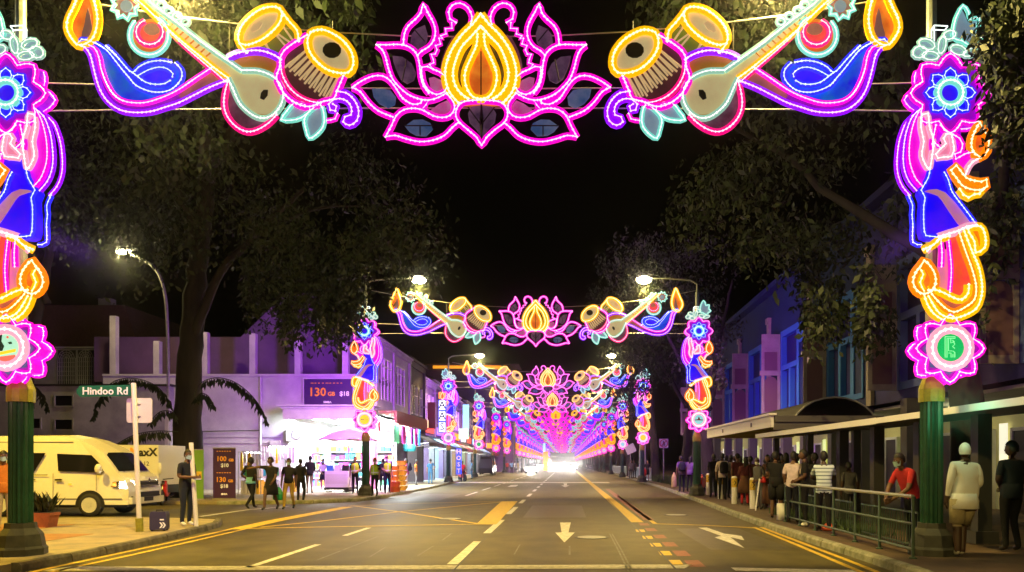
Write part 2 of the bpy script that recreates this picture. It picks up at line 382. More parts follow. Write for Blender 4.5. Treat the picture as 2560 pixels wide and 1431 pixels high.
# ------------------------------------------------------------------ festival light arches
S = F / 11.4
def ropemat(n, sl, ss, co, cs):
    mat('rope_' + n, sl, .4, emit=ss); mat('bulb_' + n, co, .3, emit=cs)
ropemat('mag', (1, .0, .60), 1.1, (1, .66, .95), 1.55); ropemat('yel', (1, .50, .0), 1.0, (1, .93, .55), 1.55)
ropemat('blu', (.02, .02, 1), 1.2, (.66, .80, 1), 1.55); ropemat('vio', (.28, .0, 1), 1.2, (.95, .62, 1), 1.55)
ropemat('cya', (.22, .85, .70), .8, (.88, 1, .95), 1.55); ropemat('ora', (1, .22, .0), 1.1, (1, .88, .55), 1.55)
ropemat('pnk', (1, .0, .22), 1.0, (1, .66, .80), 1.55); ropemat('cyw', (.40, .80, .62), .6, (.95, 1, .93), 1.55); ropemat('wht', (1, .42, .60), .85, (1, 1, .96), 1.55)
def pan(n, c1, c2, e, sc=3): mat('print_' + n, c1, .5, emit=e, col2=c2, scale=sc)
pan('plum', (.10, .02, .06), (.22, .08, .16), .35, 4); pan('blue_glass', (.03, .10, .26), (.14, .20, .34), .42, 3); pan('grey_glass', (.06, .03, .08), (.20, .12, .20), .35, 4)
pan('pink', (.45, .03, .25), (.40, .18, .32), .6, 4); pan('gold', (.60, .22, .01), (.40, .13, .01), .7, 5); pan('dark_gold', (.03, .022, .01), (.12, .08, .01), .5, 6)
pan('flame', (.80, .22, .02), (.55, .10, .01), .8, 4); pan('orange', (.75, .17, .03), (.60, .14, .04), .55, 3); pan('cream', (.58, .46, .22), (.66, .55, .28), .62, 2)
pan('bowl_blue', (.0, .0, .62), (.0, .13, .42), .9, 1.6); pan('violet', (.20, .0, .55), (.34, .0, .42), .8, 2.2); pan('bowl_violet', (.28, .0, .42), (.20, .0, .30), .6, 2.4)
pan('peach', (.50, .16, .10), (.32, .10, .10), .5, 2.5); pan('drum_brown', (.10, .02, .03), (.06, .015, .02), .4, 3); pan('drum_green', (.12, .20, .02), (.16, .16, .03), .45, 3)
pan('strap', (.55, .38, .18), (.50, .36, .18), .8, 3); pan('royal', (.0, .0, .85), (.05, .0, .75), 1.0, 1.6); pan('sash', (.50, .14, .36), (.55, .25, .22), .8, 2.5)
pan('magenta', (.75, .0, .60), (.50, .0, .55), .9, 2.5); pan('red', (.80, .02, .06), (.75, .10, .02), .9, 2); pan('purple', (.26, .0, .60), (.40, .0, .55), .9, 2)
pan('leaf_grey', (.20, .28, .40), (.30, .36, .42), .6, 2.5); pan('skin', (.65, .25, .30), (.60, .20, .35), .8, 4); pan('cap', (.28, .12, .10), (.22, .10, .10), .5)
mat('disc_green', (.0, .42, .10), .5, emit=1.0); mat('disc_pale', (.35, .75, .55), .5, emit=1.0); mat('disc_yellow', (.80, .62, .02), .5, emit=1.0); mat('disc_teal', (.20, .60, .58), .5, emit=1.0)
mat('disc_line', (.30, .85, .40), .5, emit=1.0); mat('disc_grey', (.45, .42, .55), .5, emit=.9); mat('disc_red', (.75, .15, .10), .5, emit=.9); mat('disc_dark', (.02, .10, .08), .5); mat('disc_ring', (1, .95, .9), .4, emit=2)
mat('spot_black', (.02, .015, .012), .5)
FAR = False
def rope(mb, pts, col, r=.034, y=0, closed=False, smooth=True):
    p = catmull(pts, closed, .055) if smooth else catmull(pts, closed, 9)
    if not smooth:
        q = []; pp = p + ([p[0]] if closed else [])
        for a, b in zip(pp, pp[1:]):
            k = max(1, int(math.dist(a, b) / .055)); q += [(a[0] + (b[0] - a[0]) * j / k, a[1] + (b[1] - a[1]) * j / k) for j in range(k)]
        if not closed: q.append(pp[-1])
        p = q
    if FAR:
        mb.m('rope_' + col).tube([(x, y, z) for x, z in p[::3] + (p[-1:] if not closed else [])], r * 2.3, 4, closed); return
    k0 = len(mb.v); mb.m('rope_' + col).tube([(x, 0, z) for x, z in p], r * 1.75, 6, closed)
    mb.v[k0:] = [(vx, y + vy * .35, vz) for vx, vy, vz in mb.v[k0:]]
    mb.m('bulb_' + col).tube([(x, y - r * .45, z) for x, z in p], r * .34, 4, closed); b = r * .60; yy = y - r * .5
    for i, (x, z) in enumerate(p):
        bb = b * random.uniform(.85, 1.12)
        mb.add([(x - bb, yy, z), (x + bb, yy, z), (x, yy - bb, z), (x, yy + bb, z), (x, yy, z - bb), (x, yy, z + bb)],
               [(0, 4, 2), (4, 1, 2), (1, 5, 2), (5, 0, 2), (4, 0, 3), (1, 4, 3), (5, 1, 3), (0, 5, 3)])
def panel(mb, pts, m, y=.03, t=.02, smooth=True):
    p = catmull(pts, True, .09) if smooth else pts
    mb.m('print_' + m if 'print_' + m in MATS else m).prism(p, y, y + t)
class Sign:                 # collects shapes in local metres, then builds one thing with its parts
    def __init__(s, ox, oy, z, cx, cy, flip=False):
        s.ox, s.oy, s.z, s.cx, s.cy, s.flip = ox, oy, z, cx, cy, flip; s.parts = []
    def L(s, pts, fl=None):
        o = []
        for x, y in pts:
            px, py = s.ox + x / s.z, s.oy + y / s.z
            X = (px - s.cx) / S; Z = (s.cy - py) / S
            if s.flip if fl is None else fl: X = -X
            o.append((X, Z))
        return o
    def shape(s, name, ropes=(), panels=(), extra=None):   # ropes: (pts,col,closed[,r][,y][,smooth]); panels: (pts,mat,y)
        s.parts.append((name, ropes, panels, extra))
    def build_far(s, root, both=False):
        global FAR
        FAR = True; mb = MB()
        for name, ropes, panels, extra in s.parts:
            for fl in ([False, True] if both and not name.startswith('*') else [None]):
                for pp in panels:
                    P_ = s.L(pp[0], fl); mb.m('print_' + pp[1] if 'print_' + pp[1] in MATS else pp[1]).poly([(x, pp[2] if len(pp) > 2 else .03, z) for x, z in P_])
                for rp in ropes: rope(mb, s.L(rp[0], fl), rp[1], rp[3] if len(rp) > 3 else .034, rp[4] if len(rp) > 4 else -.01, rp[2], rp[5] if len(rp) > 5 else True)
        FAR = False; mb.build('light_panel', parent=root)
    def build(s, root, both=False):
        for name, ropes, panels, extra in s.parts:
            for fl in ([False, True] if both == True and not name.startswith('*') else [None]):
                nm = name.strip('*')
                mb = MB(); par = root
                if panels or extra:
                    for pp in panels: panel(mb, s.L(pp[0], fl), pp[1], pp[2] if len(pp) > 2 else .03)
                    if extra: extra(mb)
                    par = mb.build(nm, parent=root)
                if ropes:
                    rb = MB()
                    for rp in ropes:
                        pts, col, cl = rp[:3]; r = rp[3] if len(rp) > 3 else .034; y = rp[4] if len(rp) > 4 else -.01; sm = rp[5] if len(rp) > 5 else True
                        rope(rb, s.L(pts, fl), col, r, y, cl, sm)
                    rb.build('light_rope', parent=par) if par is not root else rb.build(nm if not panels else 'light_rope', parent=root)
# --- lotus
lot = Sign(860, 0, 3.577, 860 + 1229 / 3.577, 190)
M_, Y_ = 'mag', 'yel'
lot.shape('petal', [([(535, 405), (545, 310), (580, 240), (640, 185), (690, 125), (712, 50), (750, 120), (800, 210), (820, 290), (805, 370), (760, 430), (700, 465), (660, 505)], M_, False)],
          [([(600, 300), (640, 250), (720, 215), (745, 300), (735, 370), (690, 430), (610, 435), (590, 380)], 'grey_glass')])
lot.shape('petal', [([(295, 410), (380, 412), (480, 408), (560, 420), (620, 455), (660, 510), (680, 600), (690, 700), (715, 780), (760, 840)], M_, False), ([(295, 412), (345, 455), (375, 520), (400, 620), (440, 720), (500, 790), (570, 850), (660, 890), (760, 905), (850, 880), (920, 840)], M_, False)],
          [([(430, 490), (520, 500), (600, 560), (640, 640), (620, 710), (560, 740), (500, 700), (460, 610)], 'grey_glass')])
lot.shape('petal', [([(905, 690), (860, 655), (800, 630), (750, 605), (700, 612), (700, 690), (720, 760), (760, 820), (830, 855), (900, 830), (920, 795)], M_, False)],
          [([(755, 690), (800, 680), (870, 710), (895, 770), (870, 830), (810, 840), (770, 780)], 'pink')])
lot.shape('petal', [([(80, 790), (160, 735), (260, 692), (350, 690), (420, 735), (475, 810), (530, 890), (620, 942), (690, 930), (700, 908)], M_, False), ([(80, 792), (150, 830), (220, 920), (310, 1000), (440, 1055)], M_, False)],
          [([(245, 785), (330, 785), (410, 800), (460, 860), (450, 930), (390, 960), (310, 920), (260, 860)], 'blue_glass')])
lot.shape('petal', [([(375, 1232), (430, 1130), (470, 1045), (540, 990), (640, 978), (720, 1000), (800, 1045), (880, 1060), (950, 1042), (990, 985), (980, 920), (925, 850)], M_, False), ([(375, 1232), (460, 1220), (560, 1250), (680, 1275), (800, 1262), (900, 1220), (970, 1150), (1025, 1105)], M_, False)],
          [([(540, 1120), (620, 1065), (700, 1062), (770, 1095), (790, 1150), (730, 1210), (640, 1205), (580, 1170)], 'blue_glass')])
lot.shape('petal', [([(700, 985), (735, 945), (752, 912), (690, 912)], M_, False, .022)],
          [([(770, 980), (850, 920), (920, 890), (960, 940), (950, 1000), (880, 1030), (800, 1000)], 'pink')])
zz = [(965, 212), (968, 262), (910, 268), (915, 312), (868, 330), (880, 350), (852, 352), (865, 402), (822, 418), (835, 455), (818, 492), (783, 496), (800, 540), (805, 570), (768, 586), (792, 622)]
lot.shape('scroll', [([(1135, 230), (1147, 160), (1110, 80), (1040, 40), (970, 60), (938, 120), (950, 180), (1003, 212)], M_, False), (zz, M_, False, .026, -.01, False)],
          [([(1000, 300), (960, 330), (900, 440), (870, 540), (860, 610), (900, 640), (915, 560), (960, 450), (1040, 320)], 'plum')])
lot.shape('*heart', [([(1229, 905), (1120, 910), (1050, 930), (1008, 985), (1003, 1050), (1040, 1110), (1110, 1170), (1190, 1240), (1232, 1305), (1275, 1240), (1350, 1170), (1430, 1110), (1463, 1050), (1458, 985), (1415, 930), (1340, 910)], M_, True)],
          [([(1229, 935), (1140, 945), (1105, 1010), (1120, 1090), (1180, 1150), (1232, 1225), (1285, 1150), (1345, 1090), (1360, 1010), (1320, 945)], 'grey_glass')])
drop = lambda a: a + [(2 * 1225 - x, y) for x, y in a[::-1][0 if a[-1][0] != 1225 else 1:]]
o1 = [(1224, 138), (1150, 232), (1060, 320), (970, 450), (920, 580), (908, 690), (930, 800), (970, 870), (1025, 930)]
o2 = [(1222, 250), (1130, 350), (1050, 440), (990, 590), (978, 690), (1000, 780), (1050, 850), (1110, 892)]
o3 = [(1196, 318), (1185, 420), (1140, 520), (1090, 640), (1083, 730), (1110, 820), (1160, 880), (1225, 896)]
mir = lambda a: [(2450 - x, y) for x, y in a]
lot.shape('*flame', [(o1, Y_, False, .046), (mir(o1), Y_, False, .046)], [(o1 + mir(o1)[::-1], 'gold', .05)])
lot.shape('*flame', [(o2, Y_, False, .046), (mir(o2), Y_, False, .046)], [(o2 + mir(o2)[::-1], 'dark_gold', .028)])
lot.shape('*flame', [(o3, Y_, False, .042), (mir(o3), Y_, False, .042)], [(o3 + mir(o3)[::-1], 'flame', .014)])
def lot_frame(mb):
    mb.m('spot_black').prism([(-.035, -.7), (0, -.35), (.035, -.7), (0, -1.05)], .0, .012)
    mb.m('frame_black')
    for a, b in [((1225, 460), (1225, 1210)), ((1110, 960), (1225, 1120)), ((1345, 960), (1225, 1120)), ((540, 1125), (790, 1125)), ((680, 1125), (680, 1215)), ((1670, 1125), (1925, 1125)), ((1780, 1125), (1780, 1215)), ((620, 255), (720, 370)), ((1830, 255), (1735, 370)), ((560, 530), (520, 730)), ((1885, 530), (1925, 730)), ((1150, 905), (1300, 905))]:
        (xa, za), (xb, zb) = lot.L([a, b]); mb.tube([(xa, .0, za), (xb, .0, zb)], .010, 4)
lot.shape('*frame', [], [], lot_frame)
# --- instruments: drums, stringed lute, oil lamp
def instruments(flip):
    s = Sign(150, 0, 3.3247, 1208 - 700, 190, flip)
    s.shape('lamp_flame', [([(225, -152), (270, -45), (305, 60), (322, 170), (305, 280), (265, 350), (190, 388), (150, 380), (95, 310), (68, 240), (80, 160), (122, 75), (168, -35)], 'yel', True, .044)],
            [([(225, -140), (300, 60), (315, 170), (300, 280), (190, 380), (100, 310), (75, 240), (85, 160), (165, -30)], 'flame'), ([(195, 200), (225, 60), (255, 200), (265, 320), (170, 320)], 'cap', .018)])
    s.shape('oil_lamp', [([(150, 382), (215, 402), (260, 465), (285, 560), (310, 660), (345, 760), (405, 850), (500, 918), (620, 943), (760, 935), (880, 900), (1000, 860), (1120, 800), (1250, 735), (1388, 680)], 'vio', False),
                         ([(215, 375), (290, 402), (330, 480), (350, 580), (390, 690), (450, 790), (530, 845), (640, 863), (740, 855), (880, 808), (1000, 748), (1130, 660), (1270, 568)], 'mag', False, .028)],
            [([(150, 385), (215, 402), (260, 465), (310, 660), (405, 850), (500, 918), (620, 943), (760, 935), (1000, 860), (1250, 735), (1388, 680), (1290, 575), (1130, 660), (1000, 748), (880, 808), (740, 855), (640, 863), (530, 845), (450, 790), (390, 690), (350, 580), (330, 480), (290, 402)], 'bowl_violet', .035),
             ([(980, 790), (1130, 670), (1280, 580), (1370, 665), (1180, 760), (1020, 840)], 'peach', .02)])
    s.shape('lamp_bowl', [([(150, 375), (190, 335), (265, 352), (340, 388), (400, 430), (450, 490), (520, 580), (580, 650), (640, 718), (740, 763), (830, 775), (920, 757), (990, 702), (1022, 640), (1010, 580), (962, 530)], 'blu', False, .030),
                          ([(390, 390), (440, 438), (500, 500), (560, 570), (612, 612), (660, 568), (740, 527), (840, 512), (930, 527)], 'blu', False, .030),
                          ([(612, 612), (660, 650), (720, 692), (800, 710), (880, 703), (922, 678)], 'blu', False, .030), ([(655, 637), (740, 590), (830, 566), (900, 580), (946, 622), (940, 645)], 'blu', False, .026)],
            [([(290, 402), (400, 425), (520, 575), (612, 612), (740, 527), (840, 512), (960, 530), (1018, 620), (990, 702), (900, 795), (740, 850), (640, 860), (530, 842), (450, 785), (390, 690), (350, 570)], 'bowl_blue', .03),
             ([(655, 637), (740, 592), (830, 566), (900, 580), (940, 640), (880, 700), (800, 706), (720, 690)], 'royal', .018)])
    circ = lambda cx, cy, rx, ry, n=16, a0=0: [(cx + rx * math.cos(2 * math.pi * i / n + a0), cy + ry * math.sin(2 * math.pi * i / n + a0)) for i in range(n)]
    s.shape('gourd', [(circ(745, 300, 162, 163)[13:] + circ(745, 300, 162, 163)[:11], 'cya', False, .028), (circ(752, 275, 112, 104)[14:] + circ(752, 275, 112, 104)[:12], 'pnk', False, .030)],
            [(circ(745, 300, 155, 155), 'orange', .035), (circ(752, 275, 106, 98), 'red', .02), (circ(760, 240, 70, 50), 'peach', .008)])
    star = [(545 + (118 if i % 2 == 0 else 88) * math.cos(math.pi * i / 9), 45 + (125 if i % 2 == 0 else 92) * math.sin(math.pi * i / 9)) for i in range(18)]
    s.shape('lute_head', [(star, 'cya', True, .024)], [(circ(545, 45, 92, 95), 'peach', .03), (circ(545, 45, 50, 50), 'leaf_grey', .016)])
    s.shape('tuning_pegs', [(circ(x, y, 34, 30, 8), 'cyw', True, .022) for x, y in [(790, -20), (845, 50), (905, 98), (975, 145), (1045, 188)]])
    def frets(mb):
        mb.m('print_gold')
        for i in range(11):
            t = i / 11; ax, ay = 800 + (1300 - 800) * t, 95 + (470 - 95) * t
            (xa, za), (xb, zb) = s.L([(ax, ay), (ax - 55, ay + 48)]); mb.tube([(xa, .0, za), (xb, .0, zb)], .014, 4)
    s.shape('lute_neck', [([(690, -50), (760, 30), (850, 100), (1000, 212), (1200, 370), (1400, 512), (1515, 592)], 'cyw', False, .032), ([(610, -20), (690, 45), (800, 150), (900, 248), (1050, 378), (1200, 500), (1310, 590), (1400, 655)], 'yel', False, .034),
                          ([(905, 262), (1050, 400), (1200, 530), (1290, 605), (1385, 690)], 'pnk', False, .026)],
            [([(690, -50), (850, 100), (1000, 212), (1200, 370), (1400, 512), (1510, 595), (1400, 650), (1200, 500), (1050, 378), (900, 248), (690, 45), (620, -10)], 'cream', .03)], frets)
    s.shape('lute_body', [([(1400, 655), (1440, 740), (1490, 850), (1550, 920), (1640, 980), (1730, 985), (1800, 940), (1850, 860), (1860, 780), (1830, 700), (1770, 640), (1660, 597), (1560, 592), (1515, 592)], 'cyw', False, .032)],
            [([(1410, 650), (1440, 740), (1490, 850), (1550, 920), (1640, 975), (1730, 980), (1800, 935), (1845, 860), (1853, 780), (1830, 700), (1770, 645), (1660, 600), (1515, 592)], 'cream', .022),
             ([(1560, 935), (1700, 950), (1805, 930), (1730, 978), (1640, 975)], 'orange', .012), ([(1668, 770), (1690, 745), (1725, 745), (1722, 790), (1690, 828), (1660, 815)], 'spot_black', .010)])
    s.shape('lute_back', [([(1400, 690), (1375, 790), (1370, 890), (1400, 980), (1470, 1060), (1560, 1102), (1650, 1085), (1740, 1030), (1805, 962)], 'pnk', False)],
            [([(1400, 700), (1375, 890), (1400, 975), (1470, 1055), (1560, 1097), (1650, 1080), (1740, 1025), (1640, 990), (1500, 880)], 'plum', .045)])
    s.shape('drum_strap', [([(1400, 490), (1470, 455), (1600, 430), (1700, 437), (1790, 470), (1842, 505)], 'vio', False, .040)], [([(1425, 500), (1500, 460), (1620, 445), (1720, 455), (1815, 510), (1800, 640), (1700, 600), (1560, 592), (1480, 560)], 'orange', .05)])
    def straps1(mb):
        mb.m('print_strap')
        for a, b in [((1780, 270), (1880, 390)), ((1840, 200), (1930, 330)), ((1860, 140), (1975, 290)), ((1690, 345), (1760, 440)), ((1700, 340), (1740, 430)), ((1790, 265), (1910, 350))]:
            (xa, za), (xb, zb) = s.L([a, b]); mb.tube([(xa, .02, za), (xb, .02, zb)], .016, 4)
    s.shape('drum', [([(1500, 372), (1490, 300), (1530, 210), (1610, 130), (1700, 80), (1800, 70), (1850, 110), (1840, 185), (1790, 255), (1700, 330), (1610, 372), (1550, 385)], 'yel', True, .044), ([(1850, 110), (1920, 200), (1975, 262), (1990, 352)], 'yel', False, .040), ([(1500, 372), (1530, 420), (1560, 445)], 'yel', False, .040)],
            [([(1500, 372), (1560, 445), (1700, 440), (1800, 470), (1900, 380), (1990, 350), (1975, 262), (1920, 200), (1850, 110), (1700, 300)], 'drum_green', .06), ([(1500, 365), (1495, 300), (1535, 210), (1610, 135), (1700, 85), (1795, 78), (1845, 115), (1835, 185), (1785, 250), (1700, 325), (1610, 365), (1550, 378)], 'cream', .03), ([(1580, 250), (1600, 200), (1650, 170), (1680, 190), (1650, 240), (1600, 262)], 'strap', .012)], straps1)
    def straps2(mb):
        mb.m('print_strap')
        for i in range(9):
            t = i / 8; x0, y0 = 2062 + 260 * t, 400 + 215 * t ; x1, y1 = 1880 + 330 * t, 560 + 270 * t
            for d in (-16, 18):
                (xa, za), (xb, zb) = s.L([(x0, y0), (x1 + d, y1)]); mb.tube([(xa, .012, za), (xb, .012, zb)], .017, 4)
    s.shape('drum', [([(2065, 330), (2090, 280), (2180, 258), (2270, 290), (2360, 352), (2430, 450), (2442, 550), (2400, 612), (2310, 615), (2210, 580), (2120, 500), (2070, 412)], 'yel', True, .044),
                     ([(2060, 300), (1960, 360), (1870, 430), (1835, 500), (1835, 560), (1805, 650), (1830, 720), (1880, 800), (1970, 868), (2080, 895), (2200, 850), (2280, 830), (2310, 760), (2360, 640)], 'mag', False, .038),
                     ([(1840, 530), (1850, 620), (1900, 720), (1980, 800), (2080, 848), (2180, 860), (2262, 836)], 'pnk', False, .030)],
            [([(2065, 320), (1960, 370), (1870, 440), (1840, 510), (1815, 650), (1835, 720), (1885, 795), (1970, 860), (2080, 888), (2200, 845), (2280, 825), (2355, 640), (2210, 585), (2120, 500)], 'drum_brown', .035),
             ([(2070, 335), (2095, 288), (2180, 268), (2270, 298), (2355, 358), (2420, 450), (2432, 550), (2395, 603), (2310, 607), (2215, 572), (2125, 495), (2078, 410)], 'cream', .018), (circ(2258, 415, 78, 66, 12, .3), 'spot_black', .006)], straps2)
    s.shape('leaf', [([(1845, 1000), (1890, 930), (1950, 865), (2040, 880), (2085, 920), (2010, 985), (1930, 1006)], 'cya', True, .025)], [([(1860, 992), (1950, 880), (2075, 920), (2010, 980)], 'leaf_grey')])
    s.shape('leaf', [([(2170, 880), (2200, 980), (2190, 1060), (2130, 1130), (2075, 1155), (2050, 1090), (2035, 1000), (2080, 930)], 'cya', True, .025)], [([(2165, 890), (2192, 980), (2183, 1055), (2078, 1145), (2045, 1000)], 'leaf_grey', .02)])
    s.shape('curl', [([(2300, 770), (2380, 780), (2450, 840), (2487, 930), (2470, 1012), (2410, 1050), (2358, 1020), (2372, 980), (2422, 963), (2425, 900), (2390, 850), (2330, 828), (2270, 842), (2238, 875), (2252, 922), (2292, 930), (2302, 892), (2272, 872)], 'vio', False), ([(2310, 950), (2290, 995), (2220, 1008)], 'mag', False, .026)],
            [([(2300, 775), (2380, 785), (2450, 842), (2482, 930), (2465, 1008), (2410, 1045), (2372, 1015), (2425, 960), (2428, 900), (2390, 848), (2330, 826)], 'violet', .03)])
    return s
# --- tall figure hung on each post: leaves, flower, dancer with lamps, medallion
def figure(flip):
    A = lambda P: [(x / 2.861, y / 2.861) for x, y in P]
    B = lambda P: [(20 + x / 4.335, 330 + y / 4.335) for x, y in P]
    D = lambda P: [(x / 2.603, 450 + y / 2.603) for x, y in P]
    s = Sign(2200, 0, 1, 2355, 950, flip)
    circ = lambda cx, cy, r, n=20: [(cx + r * math.cos(2 * math.pi * i / n), cy + r * math.sin(2 * math.pi * i / n)) for i in range(n)]
    s.shape('leaf', [(A([(470, 330), (478, 230), (500, 165), (540, 103), (578, 150), (590, 200), (655, 188), (650, 270), (690, 310), (640, 345), (600, 390), (530, 350)]), 'cya', True, .022)], [(A([(475, 325), (485, 230), (540, 112), (585, 205), (648, 195), (645, 275), (680, 310), (600, 382), (530, 345)]), 'leaf_grey', .03)])
    pet = lambda cx, cy, rx, ry, a: [(cx + rx * math.cos(t) * math.cos(a) - ry * math.sin(t) * math.sin(a), cy + rx * math.cos(t) * math.sin(a) + ry * math.sin(t) * math.cos(a)) for t in [2 * math.pi * i / 10 for i in range(10)]]
    for c in [(285, 375, 58, 36, .3), (235, 430, 50, 40, -.4), (310, 455, 58, 30, .1), (392, 380, 26, 62, .2), (445, 310, 44, 30, -.3), (505, 415, 56, 34, .3), (600, 430, 66, 26, -.3)]:
        s.shape('blossom', [(A(pet(*c)), 'cyw', True, .022)], [(A(pet(c[0], c[1], c[2] * .9, c[3] * .9, c[4])), 'leaf_grey', .03)])
    def lan(mb):
        mb.m('bulb_cya')
        for a, b in [((345, 240), (345, 370)), ((345, 240), (365, 210)), ((365, 210), (460, 215)), ((345, 240), (440, 245)), ((440, 245), (440, 330)), ((440, 245), (460, 215)), ((365, 210), (365, 330))]:
            (xa, za), (xb, zb) = s.L(A([a, b])); mb.tube([(xa, .1, za), (xb, .1, zb)], .010, 4)
    s.shape('lantern_frame', [], [], lan)
    def scal(cx, cy, rt, rv, n=8, a0=math.pi / 2):
        o = []
        for i in range(n):
            a = a0 + 2 * math.pi * i / n; h = math.pi / n
            o += [(cx + rv * math.cos(a - h), cy + rv * math.sin(a - h)), (cx + (rt + rv) * .5 * math.cos(a - h * .55), cy + (rt + rv) * .5 * math.sin(a - h * .55)), (cx + rt * math.cos(a), cy + rt * math.sin(a)), (cx + (rt + rv) * .5 * math.cos(a + h * .55), cy + (rt + rv) * .5 * math.sin(a + h * .55))]
        return o
    fl = A(scal(450, 720, 278, 212))
    def side(P, m, y0, y1):
        def f(mb):
            p = catmull(s.L(P), True, .09); n = len(p); mb.m(m)
            mb.add([(x, y0, z) for x, z in p] + [(x, y1, z) for x, z in p], [(i, (i + 1) % n, (i + 1) % n + n, i + n) for i in range(n)])
        return f
    s.shape('flower_disc', [(fl, 'mag', True, .028), (fl, 'mag', True, .026, .20)], [(fl, 'violet', .02)], side(fl, 'print_purple', .03, .20))
    s.shape('flower_heart', [(A(circ(450, 715, 88)), 'cya', True, .040)], [(A(circ(450, 715, 84)), 'royal', .008)])
    for i in range(8):
        a = math.pi / 4 * i; c, n_ = math.cos, math.sin
        P = A([(450 + r * c(a + d), 715 + r * n_(a + d)) for r, d in [(95, -.30), (128, -.33), (152, -.2), (172, 0), (152, .2), (128, .33), (95, .30)]])
        s.shape('petal', [(P, 'blu', False, .026)], [(P, 'royal', .01)])
    hair = A([(240, 830), (185, 880), (150, 960), (128, 1050), (118, 1180), (130, 1270), (160, 1340), (212, 1402)]); hair2 = A([(235, 835), (195, 920), (165, 1050), (162, 1180), (185, 1270), (215, 1330), (258, 1375)])
    s.shape('veil', [(hair, 'vio', False, .028), (hair2, 'mag', False, .026), (hair, 'vio', False, .026, .2)], [(hair + A([(300, 1260), (250, 1060), (250, 860)]), 'magenta', .03)])
    s.shape('raised_arm', [(A([(250, 870), (243, 960), (262, 1060), (250, 1160), (300, 1252), (322, 1150), (332, 1060), (302, 950), (292, 862)]), 'wht', True, .030)], [(A([(255, 870), (270, 1060), (300, 1245), (328, 1060), (298, 870)]), 'skin', .02)])
    s.shape('face', [(B([(600, 92), (550, 95), (522, 140), (545, 195), (490, 250), (440, 308), (462, 350), (525, 338), (605, 330), (632, 270), (622, 180)]), 'wht', True, .030)], [(B([(560, 100), (530, 140), (550, 200), (450, 310), (470, 345), (600, 325), (625, 260), (610, 110)]), 'skin', .02)])
    s.shape('hair', [(B([(490, 0), (530, 50), (580, 90), (640, 60), (690, 0)]), 'mag', False, .028), (B([(430, 190), (460, 215), (495, 248)]), 'mag', False, .028), (B([(440, 0), (418, 100), (402, 200), (408, 262)]), 'mag', False, .030)],
            [(B([(430, -20), (700, -20), (720, 180), (640, 320), (560, 90), (420, 300), (400, 200)]), 'purple', .04)])
    s.shape('sleeve', [(B([(620, 100), (690, 140), (722, 200), (700, 285), (640, 308), (652, 358), (740, 310), (830, 290), (915, 345)]), 'mag', False, .032), (B([(915, 345), (830, 390), (790, 440), (752, 530)]), 'wht', False, .034)],
            [(B([(640, 330), (740, 315), (830, 295), (912, 348), (830, 390), (790, 440), (752, 520), (690, 460), (650, 400)]), 'magenta', .03)])
    fx = B([(905, -25), (935, 30), (965, 80), (998, 170), (990, 270), (915, 345), (855, 310), (815, 235), (820, 150), (850, 70)])
    s.shape('lamp_flame', [(fx, 'ora', True, .044)], [(fx, 'flame', .02)])
    s.shape('forearm', [(B([(600, 480), (655, 430), (695, 480), (760, 560), (850, 592), (920, 602), (975, 580), (982, 650), (900, 690), (800, 680), (715, 640), (655, 560)]), 'ora', True, .040)], [(B([(610, 480), (660, 445), (760, 570), (920, 615), (970, 600), (900, 680), (800, 670), (660, 550)]), 'orange', .02)])
    s.shape('hand', [(B([(690, 680), (730, 740), (785, 770), (850, 735), (900, 730), (930, 690)]), 'yel', False, .040)], [(B([(690, 670), (785, 760), (900, 720), (930, 680), (800, 690)]), 'skin', .025)])
    L1 = B([(378, 470), (358, 560), (300, 658), (285, 690), (325, 770), (312, 850), (310, 1000), (318, 1130), (335, 1172), (470, 1188)]); L2 = B([(530, 500), (572, 580), (600, 680), (640, 750), (740, 880), (830, 1000), (872, 1062)])
    sar = B([(400, 260), (440, 330), (640, 330), (665, 400), (600, 480), (572, 580), (640, 750), (740, 880), (872, 1062), (700, 1112), (470, 1188), (330, 1170), (310, 1000), (322, 770), (290, 690), (375, 470)])
    s.shape('dress', [(L1, 'blu', False, .027), (L2, 'blu', False, .027), (B([(215, 690), (262, 800), (255, 900), (265, 1000), (268, 1200), (360, 1225)]), 'blu', False, .026, .2)], [(sar, 'royal', .04)], side(sar, 'print_royal', .06, .2))
    s.shape('sash', [], [(B([(330, 690), (470, 665), (560, 700), (830, 1000), (800, 1060), (715, 1058), (600, 900), (480, 735)]), 'sash', .03)])
    s.shape('hem', [(B([(872, 1065), (765, 1080), (680, 1122), (580, 1152), (470, 1188)]), 'wht', False, .042), (D([(235, 482), (300, 450), (345, 412), (400, 395)]), 'yel', False, .042), (D([(345, 400), (300, 450), (260, 490)]), 'wht', False, .034)])
    s.shape('foot', [(D([(520, 350), (560, 430), (570, 500), (625, 470), (630, 400), (600, 335)]), 'yel', True, .042)], [(D([(530, 350), (575, 490), (620, 465), (595, 345)]), 'orange', .02)])
    sk = D([(490, 350), (540, 480), (590, 600), (610, 720), (600, 800), (570, 860), (500, 900), (420, 920), (340, 890), (290, 820), (268, 780)])
